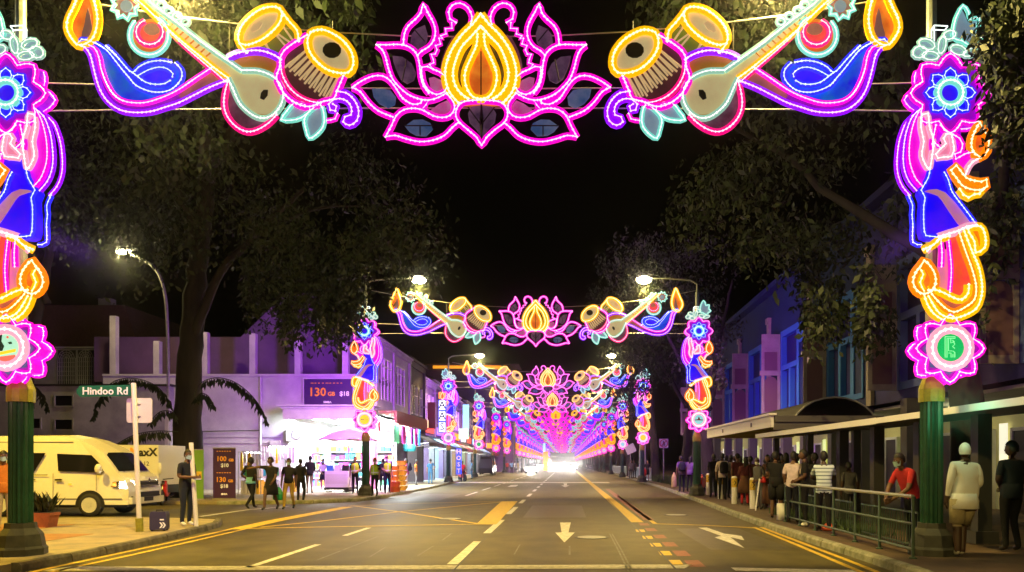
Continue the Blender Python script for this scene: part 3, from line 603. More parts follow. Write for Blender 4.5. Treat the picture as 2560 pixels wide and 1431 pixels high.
    s.shape('skirt', [(sk, 'yel', False, .040), (D([(460, 362), (500, 480), (550, 620), (572, 720), (560, 800), (500, 850), (430, 880), (370, 850), (310, 790), (278, 750)]), 'ora', False, .036),
                      (D([(525, 705), (520, 760), (480, 800), (430, 790), (370, 760), (310, 738), (268, 740)]), 'yel', False, .042), (D([(345, 400), (355, 500), (352, 590)]), 'mag', False, .03), (D([(398, 420), (415, 600), (405, 755)]), 'mag', False, .024)],
            [(D([(400, 400), (490, 352), (545, 480), (595, 610), (608, 720), (595, 810), (500, 898), (410, 915), (330, 880), (285, 800), (400, 760), (415, 600)]), 'red', .03), (D([(350, 470), (400, 470), (405, 750), (350, 740)]), 'sash', .05), (D([(300, 770), (420, 800), (540, 760), (550, 790), (500, 840), (430, 865), (370, 835)]), 'peach', .018)])
    f2 = D([(240, 552), (280, 590), (308, 640), (312, 700), (285, 745), (240, 765), (195, 745), (168, 690), (185, 630), (215, 590)])
    s.shape('oil_flame', [(f2, 'ora', True, .046), (D([(210, 600), (235, 640), (215, 690), (240, 745)]), 'yel', False, .034), (D([(240, 770), (260, 830), (300, 890), (350, 925)]), 'yel', False, .040)], [(f2, 'flame', .02)])
    md = D(scal(407, 1112, 215, 160))
    s.shape('medallion', [(md, 'mag', True, .030), (md, 'mag', True, .028, .26)], [(md, 'bowl_violet', .02)], side(md, 'rope_mag', .04, .26))
    s.shape('medallion_petals', [], [(D(scal(407, 1112, 168, 122)), 'blue_glass', .008), (D(scal(407, 1112, 140, 118, 8, math.pi / 8)), 'peach', .002)])
    s.shape('medallion_ring', [(D(circ(407, 1108, 120)), 'wht', True, .050, -.03)])
    return s
pcx = lambda s, k: ((2353 if not s.flip else 41) - VX) / S
def disc_at(s):       # centre of the medallion in local metres
    return s.L([(407 / 2.603, 450 + 1108 / 2.603)])[0]
# ------------------------------------------------------------------ buildings on the left
def X_(px, Y): return (px - VX) * Y / F
def Z_(py, Y): return CH + (VY - py) * Y / F
YW, XC = 40.0, -10.3
# corner building: white lower storey, plum gable behind a roof terrace, facade to the main road
cb = thing('corner_building', (XC, YW, 0), 'white two storey corner building with plum gable wall and row of terrace posts', 'building')
T = Matrix.Translation((-XC, -YW, 0))
def cpart(name, m, fn, parent=None, **k):
    mb = MB(m); mb.M = T; fn(mb); return mb.build(name, parent=parent or cb, **k)
cpart('side_wall', 'wall_white', lambda b: (b.box(-25, -15.0, YW, YW + .3, .12, 6.25), b.box(-15.0, XC, YW, YW + .3, 4.3, 6.25)))
cpart('wall_band', 'wall_white', lambda b: (b.box(-25, -14.9, YW - .05, YW, 2.95, 3.03), b.box(-25, -14.9, YW - .05, YW, 2.62, 2.70)))
cpart('parapet_coping', 'wall_white', lambda b: b.box(-25, XC + .06, YW - .07, YW + .4, 6.25, 6.36))
cpart('drain_pipe', 'wall_white', lambda b: b.tube([(-16.45, YW - .06, .2), (-16.45, YW - .06, 6.2)], .06, 6))
cpart('terrace_floor', 'wall_grey', lambda b: b.box(-25, XC, YW + .3, 43, 6.0, 6.2))
for px, py in [(282, 790), (391, 853), (511, 831), (631, 834), (744, 839), (863, 858)]:
    x = X_(px, YW); cpart('terrace_post', 'wall_white', lambda b: b.box(x - .16, x + .16, YW - .02, YW + .30, 6.36, Z_(py, YW)))
gab = [(-27, 6.2), (XC - .02, 6.2), (XC - .02, 8.4), (-12.2, 9.3), (-14.3, 11.2), (-16, 11.2), (-18.6, 8.7), (-27, 8.7)]
cpart('gable_wall', 'wall_plum', lambda b: b.prism(gab, 42.4, 42.7))
cpart('gable_coping', 'wall_plum', lambda b: b.tube([(x, 42.5, z) for x, z in gab[2:]], .12, 5))
cpart('facade_wall', 'wall_white', lambda b: (b.box(XC - .3, XC, YW + .31, 49, 4.3, 5.1), b.box(XC - .3, XC, YW + .31, 49, 7.5, 8.3), b.box(XC - .3, XC, YW + .31, 41.4, 5.1, 7.5), b.box(XC - .3, XC, 43.8, 44.6, 5.1, 7.5), b.box(XC - .3, XC, 47.4, 49, 5.1, 7.5)))
for y0, y1 in [(41.4, 43.8), (44.6, 47.4)]:
    w = cpart('window', 'glass_dark', lambda b: b.box(XC - .22, XC - .18, y0, y1, 5.1, 7.5))
    def fr(b):
        for i in range(4):
            y = y0 + (y1 - y0) * i / 3; b.box(XC - .18, XC + .03, y - .05, y + .05, 5.1, 7.5)
        for z in (5.1, 6.3, 7.0, 7.45): b.box(XC - .17, XC + .02, y0, y1, z, z + .07)
    cpart('frame', 'white_paint', fr, parent=w)
    for i in range(3):
        y = y0 + (y1 - y0) * i / 3
        def sh(b):
            for k in range(9): b.box(XC - .12, XC - .02, y + .12, y + (y1 - y0) / 3 - .12, 5.2 + k * .115, 5.27 + k * .115)
        cpart('shutter', 'wall_white', sh, parent=w)
cpart('cornice', 'wall_white', lambda b: (b.box(XC - .3, XC + .25, YW + .2, 49, 8.3, 8.42), b.box(XC - .3, XC + .15, YW + .2, 49, 8.1, 8.3)))
for y in (YW + .1, 44.2, 48.6): cpart('pilaster', 'wall_white', lambda b: b.box(XC + .002, XC + .1, y, y + .4, 4.3, 8.1))
mat('roof_tile', (.10, .045, .03), .85, col2=(.06, .03, .02), scale=5)
cpart('roof', 'roof_tile', lambda b: b.add([(XC + .3, YW + .2, 8.43), (XC + .3, 49, 8.43), (XC - 4.3, 49, 10.6), (XC - 4.3, YW + .2, 10.6)], [(0, 1, 2, 3)]))
mat('shop_wall', (.85, .87, .86), .7, emit=.0); mat('tile_floor', (.62, .64, .62), .35)
mat('shop_pink', (.62, .20, .42), .6); mat('maroon', (.22, .02, .025), .6)
cpart('corner_pillar', 'shop_pink', lambda b: b.box(XC - .55, XC, YW + .05, YW + .6, .12, 4.28))
cpart('shop_back_wall', 'shop_wall', lambda b: b.box(-15.0, XC - .4, 46.8, 47, .12, 4.28))
cpart('shop_side_wall', 'shop_wall', lambda b: b.box(-15.0, -14.8, YW + .3, 46.8, .12, 4.28))
cpart('shop_ceiling', 'shop_wall', lambda b: b.box(-14.8, XC - .05, YW + .31, 46.8, 4.0, 4.1))
cpart('shop_floor', 'tile_floor', lambda b: b.box(-14.8, XC, YW, 46.8, .05, .135))
cpart('awning', 'wall_white', lambda b: (b.box(-14.9, -10.0, 38.7, YW - .01, 4.40, 4.52), b.box(-14.8, -10.05, 38.75, 38.9, 3.85, 4.40), b.box(-15.1, -9.9, 38.6, YW - .05, 4.53, 4.60)))
cpart('side_awning', 'maroon', lambda b: (b.box(XC + .01, -9.2, YW + .4, 49.4, 4.3, 4.42), b.box(-9.36, -9.2, YW + .4, 49.4, 3.75, 4.3)))
cpart('signboard', 'maroon', lambda b: b.box(XC + .02, XC + .12, YW + .7, 49, 3.3, 3.9))
for x in (-14, -12.6, -11.2):
    for y in (41, 43.2, 45.4):
        cpart('ceiling_light', 'tube_light', lambda b: b.box(x, x + .9, y, y + .12, 3.93, 3.985))
for x, y in [(-13.6, 42), (-11.6, 42), (-13.6, 45), (-11.6, 45)]:
    lamp('AREA', 'shop_lamp', (x - XC, y - YW, 3.85), 420, (.93, 1, .97), cb, 1.6)
for x in (-13.4, -11.2): lamp('AREA', 'awning_lamp', (x - XC, 39.3 - YW, 4.3), 1100, (.90, 1, .98), cb, 1.0)
for y in (41.5, 44.5, 47.5): lamp('AREA', 'awning_lamp', (-9.75 - XC, y - YW, 4.2), 800, (.88, 1, .97), cb, .8)
for x in (-13.4, -11.2): cpart('awning_light', 'tube_light', lambda b: b.box(x - .6, x + .6, 39.2, 39.32, 4.32, 4.39))
# stock of the shop
GOODS = [mat('goods_%d' % i, c, .5) for i, c in enumerate([(.75, .15, .05), (.85, .55, .03), (.05, .2, .6), (.6, .05, .35), (.1, .45, .2), (.75, .75, .72), (.35, .08, .5), (.05, .5, .55)])]
def shelf(loc, w, h, d, rz, label, n=5):
    t = thing('goods_shelf', loc, label, 'shelf', None, rz)
    b = MB('white_paint')
    for k in range(n): b.box(-w / 2, w / 2, 0, d, h * k / n, h * k / n + .03)
    b.box(-w / 2 - .03, -w / 2, 0, d, 0, h); b.box(w / 2, w / 2 + .03, 0, d, 0, h); b.build('rack', parent=t)
    for k in range(n):
        x = -w / 2 + .05
        while x < w / 2 - .25:
            ww = random.uniform(.16, .34); hh = random.uniform(.5, .9) * h / n
            b = MB(random.choice(GOODS)); b.box(x, x + ww, .02, d * .8, h * k / n + .032, h * k / n + hh); b.build('packet', parent=t); x += ww + .03
    return t
shelf((-13.6, 46.2, .14), 2.2, 2.6, .5, 0, 'tall shelf of bright packets at back of the lit corner shop')
shelf((-11.6, 46.2, .14), 1.6, 2.6, .5, 0, 'narrower shelf of bright packets beside the shop back wall opening')
shelf((-14.6, 43.8, .14), 2.4, 2.5, .4, R(90), 'shelf of bright packets along the left wall of the corner shop')
# billboard on the wall
bx0, bx1 = X_(760, YW - .1), X_(882, YW - .1); bz0, bz1 = Z_(1013, YW - .1), Z_(948, YW - .1)
bbd = thing('billboard', ((bx0 + bx1) / 2, YW - .02, (bz0 + bz1) / 2), 'purple billboard reading 130GB $18 on white wall above the awning', 'billboard')
bw, bh = (bx1 - bx0) / 2, (bz1 - bz0) / 2
MB('banner_purple').box(-bw, bw, -.08, 0, -bh, bh).build('board', parent=bbd)
fm = MB('wall_white'); fm.box(-bw - .07, bw + .07, -.10, 0, bh, bh + .07); fm.box(-bw - .07, bw + .07, -.10, 0, -bh - .07, -bh); fm.box(-bw - .07, -bw, -.10, 0, -bh, bh); fm.box(bw, bw + .07, -.10, 0, -bh, bh); fm.build('frame', parent=bbd)
text('print', '130', .64, (-.60, -.085, -.02), FRONT, 'print_orange', bbd, bold=.012); text('print', 'GB', .30, (.16, -.085, -.11), FRONT, 'print_orange', bbd, bold=.008); text('print', '$18', .34, (.86, -.085, -.10), FRONT, 'print_white', bbd, bold=.008)
text('print', 'SIMBA', .16, (-.05, -.085, -.55), FRONT, 'print_white', bbd, bold=.004); b = MB('print_orange')
for i in range(9): b.box(-.95 + i * .2, -.95 + i * .2 + random.uniform(.08, .16), -.084, -.08, .46, .50)
b.build('small_print', parent=bbd)
for x_, z_, w_ in ((X_(742, YW), Z_(1087, YW), .45), (X_(690, YW), Z_(1112, YW), .28)):
    t = thing('air_conditioner', (x_, YW - .02, z_), 'white air conditioning box on the corner building wall left of the awning' if w_ > .4 else 'small grey junction box on the corner building wall above the stall', 'wall unit')
    MB('wall_white').box(-w_, w_, -.32 if w_ > .4 else -.12, -.03, -w_ * .8, w_ * .8).build('case', parent=t); MB('galv').box(-w_ * .8, -w_ * .7, -.3, 0, -w_ * .8 - .05, -w_ * .8 - .001).build('bracket', parent=t)
    b = MB('black_plastic'); b.tube([(w_ + .05, -.03, -w_ * .5), (w_ + .25, -.03, -.9), (w_ + .25, -.03, -1.8)], .02, 5); b.build('pipe', parent=t)
    if w_ > .4: b = MB('dark'); b.tube([(.1 + .26 * math.cos(k * math.pi / 8), -.325, .26 * math.sin(k * math.pi / 8)) for k in range(16)], .02, 4, True); [b.box(-.16, .36, -.327, -.322, z - .01, z + .01) for z in (-.16, -.08, 0, .08, .16)]; b.build('fan_grille', parent=t)
cpart('cable_run', 'black_plastic', lambda b: (b.tube([(-24, YW - .08, 3.3), (-20, YW - .08, 3.25), (-16.4, YW - .08, 3.32)], .02, 4), b.tube([(-19.6, YW - .06, .2), (-19.6, YW - .06, 3.25)], .03, 5)))
# white low building with small dark windows, fretwork wall behind
wb = thing('low_building', (-30, 38, 0), 'low pale building with small dark windows behind the white van', 'building'); 
def wpart(name, m, fn, parent=None):
    mb = MB(m); mb.M = Matrix.Translation((30, -38, 0)); fn(mb); return mb.build(name, parent=parent or wb)
hs = [(75, 102, 1047, 1071), (140, 182, 990, 1015), (140, 182, 1050, 1074)]
wpart('wall', 'wall_grey', lambda b: b.box(-45, -20.3, 38, 38.4, .12, Z_(966, 38)))
wpart('coping', 'dark', lambda b: b.box(-45, -20.2, 37.9, 38.5, Z_(966, 38), Z_(961, 38)))
for a, b_, c, d in hs:
    w = wpart('window', 'glass_dark', lambda b: b.box(X_(a, 38), X_(b_, 38), 37.97, 37.995, Z_(d, 38), Z_(c, 38)))
    wpart('frame', 'wall_grey', lambda b: (b.box(X_(a, 38) - .06, X_(b_, 38) + .06, 37.93, 37.998, Z_(d, 38) - .06, Z_(d, 38)), b.box(X_(a, 38) - .06, X_(b_, 38) + .06, 37.93, 37.998, Z_(c, 38), Z_(c, 38) + .06), b.box(X_(a, 38) - .06, X_(a, 38), 37.93, 37.998, Z_(d, 38), Z_(c, 38)), b.box(X_(b_, 38), X_(b_, 38) + .06, 37.93, 37.998, Z_(d, 38), Z_(c, 38))), w)
fw = thing('fretwork_wall', (-29, 44, 0), 'grey upper wall with three arched fretwork screens beyond the van', 'wall')
def fpart(name, m, fn, parent=None):
    mb = MB(m); mb.M = Matrix.Translation((29, -44, 0)); fn(mb); return mb.build(name, parent=parent or fw)
fpart('wall', 'wall_grey', lambda b: b.box(-34, -24.6, 44, 44.3, .12, Z_(872, 44)))
fpart('coping', 'wall_grey', lambda b: b.box(-34, -24.5, 43.85, 44.4, Z_(872, 44), Z_(868, 44)))
for px0, px1 in [(146, 190), (196, 236), (240, 278)]:
    x0, x1 = X_(px0, 44), X_(px1, 44); z0, z1 = Z_(962, 44), Z_(876, 44); xm = (x0 + x1) / 2; rr = (x1 - x0) / 2 - .05
    sc = fpart('screen', 'dark', lambda b: b.box(x0, x1, 43.95, 43.99, z0, z1))
    def gr(b):
        for i in range(9): x = x0 + (x1 - x0) * i / 8; b.box(x - .018, x + .018, 43.9, 43.95, z0, z1 - rr)
        for i in range(7): z = z0 + (z1 - rr - z0) * i / 6; b.box(x0, x1, 43.91, 43.94, z - .015, z + .015)
        for k in (1, .72, .45): b.tube([(xm + rr * k * math.cos(math.pi * i / 12), 43.92, z1 - rr + rr * k * math.sin(math.pi * i / 12)) for i in range(13)], .02, 4)
        for i in range(1, 6): a = math.pi * i / 6; b.tube([(xm, 43.92, z1 - rr), (xm + rr * math.cos(a), 43.92, z1 - rr + rr * math.sin(a))], .015, 4)
    fpart('grille', 'wall_grey', gr, sc)
MB('wall_grey').box(-.45, .45, -.3, .3, 0, 1.3).build('chimney_stack', loc=(X_(268, 52), 52, Z_(795, 52)), label='small pale chimney stack above the dark roof behind fretwork wall', cat='chimney')
MB('roof_tile').prism([(-8, 6.4), (6.2, 6.4), (4.4, 11.8), (-8, 11.8)], 0, 8).build('dark_roof', loc=(-33, 48, 0), label='dark tiled roof behind the fretwork wall', cat='roof')
# shophouse row beyond, down to the far end of the street
mat('lit_shop', (.9, .95, 1), .6, emit=1.3); mat('lit_warm', (1, .78, .42), .6, emit=1.3); mat('lit_cyan', (.35, .85, 1), .6, emit=1.3); mat('lit_green', (.5, 1, .5), .6, emit=1.0)
mat('lit_red', (.9, .08, .05), .6, emit=1.0); mat('lit_orange', (1, .38, .02), .6, emit=1.1); mat('lit_blue', (.03, .08, .9), .6, emit=1.2); mat('lit_violet', (.5, .2, 1), .6, emit=1.0)
WALLS = [mat('shop_paint_%d' % i, c, .8, col2=tuple(x * .75 for x in c), scale=1) for i, c in enumerate([(.10, .085, .09), (.36, .33, .36), (.30, .18, .34), (.40, .40, .44), (.22, .20, .30), (.42, .36, .30), (.30, .34, .42), (.35, .22, .22)])]
AWN = [mat('awning_%d' % i, c, .7) for i, c in enumerate([(.015, .02, .03), (.02, .10, .12), (.03, .08, .35), (.02, .06, .05), (.25, .03, .03), (.12, .10, .08)])]
LIT = ['lit_shop', 'lit_shop', 'lit_cyan', 'lit_shop', 'lit_warm', 'lit_green', 'lit_shop', 'lit_warm']
DESC = ['dark weathered', 'pale grey', 'violet painted', 'cool white', 'slate blue', 'cream', 'light blue', 'dusty pink']
def shophouse(i, y0, w, x):
    far = i > 7
    t = thing('shophouse', (x, y0, 0), '%s two storey shophouse, %s' % (DESC[i % 8], ('%s past the corner shop along the left pavement' % ['first', 'second', 'third', 'fourth', 'fifth', 'sixth', 'seventh', 'eighth'][i]) if not far else 'in the far crowded end of the left row'), 'shophouse', 'shophouses along the left side of the street')
    wm = WALLS[i % 8]; H = [8.6, 8.0, 8.4, 7.8, 8.5, 8.2, 8.8, 8.0][i % 8]; zf = 3.7
    def P(name, m, fn, parent=None): b = MB(m); fn(b); return b.build(name, parent=parent or t)
    wn = [(w * (.12 + .28 * k), w * (.12 + .28 * k) + w * .2) for k in range(3)]
    def wall(b):
        b.box(-8, 0, 0, w, zf, 5.0); b.box(-8, 0, 0, w, 7.0, H)
        ys = [0] + [v for p in wn for v in p] + [w]
        for k in range(0, 8, 2): b.box(-.3, 0, ys[k], ys[k + 1], 5.0, 7.0)
        b.box(-8, -.3, 0, .2, 5.0, 7.0); b.box(-8, 0, -.1, .12, .12, zf)
    P('wall', wm, wall)
    for a, c in wn:
        wi = P('window', random.choice(['glass_dark', 'glass_dark', 'lit_violet', 'glass_dark']) if i > 1 else 'glass_dark', lambda b: b.box(-.2, -.16, a, c, 5.0, 7.0))
        if not far:
            P('frame', 'white_paint', lambda b: (b.box(-.16, .04, a, a + .07, 5, 7), b.box(-.16, .04, c - .07, c, 5, 7), b.box(-.16, .06, a + .07, c - .07, 4.95, 5.05), b.box(-.14, .02, a + .07, c - .07, 6.3, 6.36), b.box(-.14, .02, (a + c) / 2 - .03, (a + c) / 2 + .03, 5.05, 6.3)), wi)
            for q in (a - .32, c + .02): P('shutter', wm, lambda b: [b.box(.005, .05, q, q + .30, 5.05 + k * .19, 5.2 + k * .19) for k in range(10)], wi)
    P('cornice', 'wall_white' if i else wm, lambda b: (b.box(-.2, .25, 0, w, H, H + .15), b.box(.003, .12, 0, w, H - .4, H)))
    P('pilaster', wm, lambda b: (b.box(.004, .12, 0, .35, zf, H - .4), b.box(.004, .12, w - .35, w, zf, H - .4)))
    P('roof', 'roof_tile', lambda b: b.add([(.35, -.05, H + .16), (.35, w, H + .16), (-4, w, H + 2), (-4, -.05, H + 2)], [(0, 1, 2, 3)]))
    for y in (.25, w - .25): P('column', wm, lambda b: b.box(-.45, -.02, y - .2, y + .2, .12, zf))
    P('shopfront', LIT[i % 8], lambda b: b.box(-2.6, -2.5, .2, w - .2, .12, 3.2))
    P('ceiling', 'shop_wall', lambda b: b.box(-2.5, -.05, .13, w, 3.5, 3.6))
    P('floor', 'tile_floor', lambda b: b.box(-2.5, 0, 0, w, .05, .135))
    aw = AWN[i % 6]
    P('awning', aw, lambda b: (b.add([(.01, .1, 3.75), (.01, w - .1, 3.75), (1.5, w - .1, 2.95), (1.5, .1, 2.95)], [(0, 1, 2, 3)]), b.add([(1.5, .1, 2.95), (1.5, w - .1, 2.95), (1.5, w - .1, 2.70), (1.5, .1, 2.70)], [(0, 1, 2, 3)])))
    P('awning_arm', 'white_paint', lambda b: [b.tube([(.02, y, 2.7), (1.48, y, 2.92)], .03, 4) for y in (.15, w / 2, w - .15)])
    P('sign_board', ['dark', 'lit_red', 'lit_violet', 'lit_blue', 'lit_orange', 'lit_shop', 'lit_red', 'lit_cyan'][i % 8], lambda b: b.box(.02, .14, w * .2, w * .8, 3.95, 4.6))
    if i < 9: lamp('AREA', 'shop_lamp', (-.6, w / 2, 3.45), [110, 600, 800, 500, 350, 300, 350, 350, 350][i], [(1, .95, .85), (.75, 1, 1), (.65, .95, 1), (.9, 1, 1), (1, .85, .6), (.8, 1, .8), (1, 1, 1), (1, .9, .7), (1, 1, 1)][i], t, w * .6)
    # stock on the pavement
    for k in range(3 if far else 6):
        y = random.uniform(.3, w - .6); P('goods', random.choice(GOODS), lambda b: b.box(-1.9 + .2 * (k % 3), -1.4 + .2 * (k % 3), y, y + random.uniform(.3, .6), .14, random.uniform(.6, 1.9)))
y = 49.5; i = 0
while y < 330:
    w = 6.2 if i < 12 else 9.5
    shophouse(i, y, w, xk(LK, y) - 2.35); y += w; i += 1
# hanging signs on the left row
def vsign(loc, w, h, m, label, letters='', lm='print_white', plate=None, lab2='projecting sign', deep=.15):
    t = thing('projecting_sign', loc, label, 'sign')
    MB(m).box(-w / 2, w / 2, 0, deep, 0, h).build('board', parent=t)
    MB('steel').box(-w / 2 - .5, -w / 2, .05, .1, h * .8, h * .8 + .06).build('bracket', parent=t)
    n = len(letters)
    for k, ch in enumerate(letters):
        z = h * (n - k - .5) / n
        if plate: MB(plate).box(-w * .4, w * .4, -.03, 0, z - h / n * .42, z + h / n * .42).build('plate', parent=t)
        text('letter', ch, h / n * .95, (0, -.04, z), FRONT, lm, t, bold=.01)
    return t
def sg(px0, px1, py0, py1, Y): return (X_((px0 + px1) / 2, Y), Y, Z_(py1, Y)), X_(px1, Y) - X_(px0, Y), (py1 - py0) * Y / F
l_, w_, h_ = sg(1096, 1115, 1000, 1082, 55); vsign(l_, w_, h_, 'lit_blue', 'tall blue projecting sign with white letters AAS on left row', 'AAS', 'banner_purple', 'lit_white')
l_, w_, h_ = sg(1069, 1088, 1006, 1072, 53); vsign(l_, w_, h_, 'maroon', 'dark maroon projecting sign left of the blue lettered sign')
l_, w_, h_ = sg(1157, 1172, 1012, 1072, 66); vsign(l_, w_, h_, 'lit_cyan', 'glowing cyan vertical sign beside second hanging figure')
l_, w_, h_ = sg(1141, 1153, 1122, 1186, 58); l_.__class__; vsign(l_, w_, h_, 'lit_blue', 'low blue vertical sign with white letters beside the pavement', 'HOST', 'print_white')
l_, w_, h_ = sg(1097, 1122, 981, 997, 56); vsign(l_, w_, h_, 'lit_orange', 'small yellow sign on top of the blue lettered sign')
l_, w_, h_ = sg(1018, 1040, 1074, 1094, 50); vsign(l_, w_, h_, 'lit_white', 'small white lit box sign beside corner of the shop awning')
l_, w_, h_ = sg(1147, 1171, 1072, 1098, 62); vsign(l_, w_, h_, 'lit_green', 'pale green lit square sign behind the second medallion')
l_, w_, h_ = sg(1216, 1230, 1108, 1121, 84); vsign(l_, w_, h_, 'lit_orange', 'small orange lit sign under fourth hanging figure')
l_, w_, h_ = sg(1268, 1276, 1103, 1113, 105); vsign(l_, w_, h_, 'lit_orange', 'tiny orange lit sign far down the left row')
l_, w_, h_ = sg(1183, 1195, 1032, 1090, 75); vsign(l_, w_, h_, 'banner_purple', 'dark blue vertical banner sign on left row before third figure')
l_, w_, h_ = sg(1062, 1070, 1050, 1070, 52); vsign(l_, w_, h_, 'lit_warm', 'small warm lantern sign at start of shophouse row')
# building with orange lit roof line behind the row
t = thing('far_pavilion', (X_(1160, 120), 120, 0), 'far building with orange lit roof edge above the left row', 'building')
MB('wall_plum').box(-14, 8, 0, 6, 0, Z_(925, 120)).build('wall', parent=t); MB('lit_orange').box(-5, 6, -.3, 0, Z_(922, 120), Z_(915, 120)).build('roof_edge', parent=t); MB('roof_tile').box(-15, 9, -.6, 6, Z_(914, 120), Z_(911, 120)).build('roof', parent=t)
# ------------------------------------------------------------------ buildings on the right
mat('roof_grey', (.09, .085, .08), .6)
mat('lit_lime', (.80, .95, .35), .6, emit=.75); mat('lit_pale', (.95, .92, .70), .6, emit=.9)
mat('blue_wall', (.008, .028, .11), .75, col2=(.006, .02, .085), scale=.8); mat('blue_bright', (.04, .20, .50), .6); mat('blue_deep', (.012, .012, .13), .7, col2=(.01, .01, .10), scale=1)
mat('cream_trim', (.42, .38, .28), .7, col2=(.33, .29, .21), scale=2); mat('louvre_brown', (.20, .11, .11), .7); mat('wall_glow', (.55, .50, .20), .7, emit=.14); mat('door_dark', (.04, .03, .025), .5); mat('blue_pale', (.10, .16, .42), .6)
XR = 11.0
def arch_pts(x0, x1, z0, z1, n=8):
    r = (x1 - x0) / 2; xm = (x0 + x1) / 2
    return [(x0, z0), (x1, z0)] + [(xm + r * math.cos(math.pi * k / n), z1 - r + r * math.sin(math.pi * k / n)) for k in range(n + 1)]
def rhouse(i, y0, w=6.6):
    t = thing('blue_shophouse', (XR, y0, 0), 'dark blue shophouse with cream open shutters, %s along the right side' % ['closest', 'second', 'third', 'fourth', 'fifth', 'sixth', 'seventh', 'eighth'][i], 'shophouse', 'blue shophouses on the right side')
    def P(name, m, fn, parent=None): b = MB(m); fn(b); return b.build(name, parent=parent or t)
    wm = ['blue_deep', 'blue_deep', 'blue_wall', 'blue_wall'][i % 4] if i < 4 else 'blue_wall'
    a, c = 1.4, 4.2
    P('wall', wm, lambda b: (b.box(0, 6, 0, w, 3.6, 3.95), b.box(0, 6, 0, w, 8.2, 10.5), b.box(0, .3, 0, a, 3.95, 8.2), b.box(0, .3, c, w, 3.95, 8.2), b.box(.3, 6, w - .3, w, 3.95, 8.2)))
    wi = P('window', 'blue_deep', lambda b: b.box(.2, .25, a, c, 3.95, 8.2))
    P('frame', 'blue_pale' if i < 2 else 'blue_bright', lambda b: (b.box(-.05, .2, a, a + .22, 3.95, 8.2), b.box(-.05, .2, c - .22, c, 3.95, 8.2), b.box(-.04, .2, a + .22, c - .22, 3.95, 4.2), b.box(-.04, .2, a + .22, c - .22, 6.2, 6.45), b.box(-.03, .2, (a + c) / 2 - .12, (a + c) / 2 + .12, 4.2, 6.2), b.box(-.04, .2, a + .22, c - .22, 7.9, 8.2)), wi)
    # leaf standing open, square to the wall, facing the camera
    lf = P('open_shutter', 'cream_trim', lambda b: (b.box(-1.0, -.06, c + .02, c + .10, 3.95, 4.15), b.box(-1.0, -.06, c + .02, c + .10, 7.2, 8.1), b.box(-1.0, -.86, c + .02, c + .10, 4.15, 7.2), b.box(-.2, -.06, c + .02, c + .10, 4.15, 7.2), b.box(-1.08, 0, c + .01, c + .14, 6.0, 6.25)))
    P('louvre', 'louvre_brown', lambda b: b.prism(arch_pts(-.86, -.2, 4.15, 5.95), c + .04, c + .07), lf); P('louvre', 'louvre_brown', lambda b: b.prism(arch_pts(-.86, -.2, 6.25, 7.6), c + .04, c + .07), lf)
    l2 = P('open_shutter', 'blue_bright', lambda b: (b.box(-.06, -.02, a - 1.0, a - .02, 3.95, 4.15), b.box(-.06, -.02, a - 1.0, a - .02, 7.2, 8.1), b.box(-.06, -.02, a - 1.0, a - .88, 4.15, 7.2), b.box(-.06, -.02, a - .14, a - .02, 4.15, 7.2)))
    P('pilaster', 'cream_trim', lambda b: (b.box(-.14, -.003, w - .5, w - .1, 3.6, 9.0), b.box(-.2, -.003, w - .55, w - .05, 9.0, 9.3)))
    P('cornice', wm, lambda b: b.box(-.5, 0, 0, w, 10.5, 10.75))
    # ground floor: columns darkened for roof shade, inner wall glows as if lit, doors
    for y in (.25, w / 2): P('column', 'roof_grey', lambda b: b.box(-.25, .2, y - .22, y + .22, .12, 3.6))
    P('inner_wall', 'wall_glow', lambda b: b.box(2.4, 2.5, 0, w, .12, 3.5)); P('ceiling', 'wall_grey', lambda b: b.box(.2, 2.4, 0, w, 3.4, 3.5))
    for y in (.8, 2.9, 5.0):
        d = P('door', 'door_dark', lambda b: b.box(2.3, 2.39, y, y + .95, .12, 2.5)); P('door_frame', 'white_paint', lambda b: (b.box(2.26, 2.395, y - .1, y, .12, 2.6), b.box(2.26, 2.395, y + .95, y + 1.05, .12, 2.6), b.box(2.26, 2.395, y, y + .95, 2.5, 2.6)), d)
    for k_, y in enumerate((2.0, 4.3)):
        P('lit_doorway', ['lit_lime', 'lit_pale'][(i + k_) % 2], lambda b: b.box(2.27, 2.29, y, y + .42, .9 + .4 * (k_ % 2), 2.75))
    lamp('POINT', 'porch_lamp', (1.3, w * .5, 3.2), [14, 18, 20, 26, 30, 30, 20, 20][i], (1, .9, .45), t, .08)
    P('porch_light', 'lit_warm', lambda b: b.lathe([(.10, 0), (.12, .05), (.10, .1)], 8, (1.3, w * .5, 3.28)))
for i in range(8): rhouse(i, 13.6 + 6.6 * i)
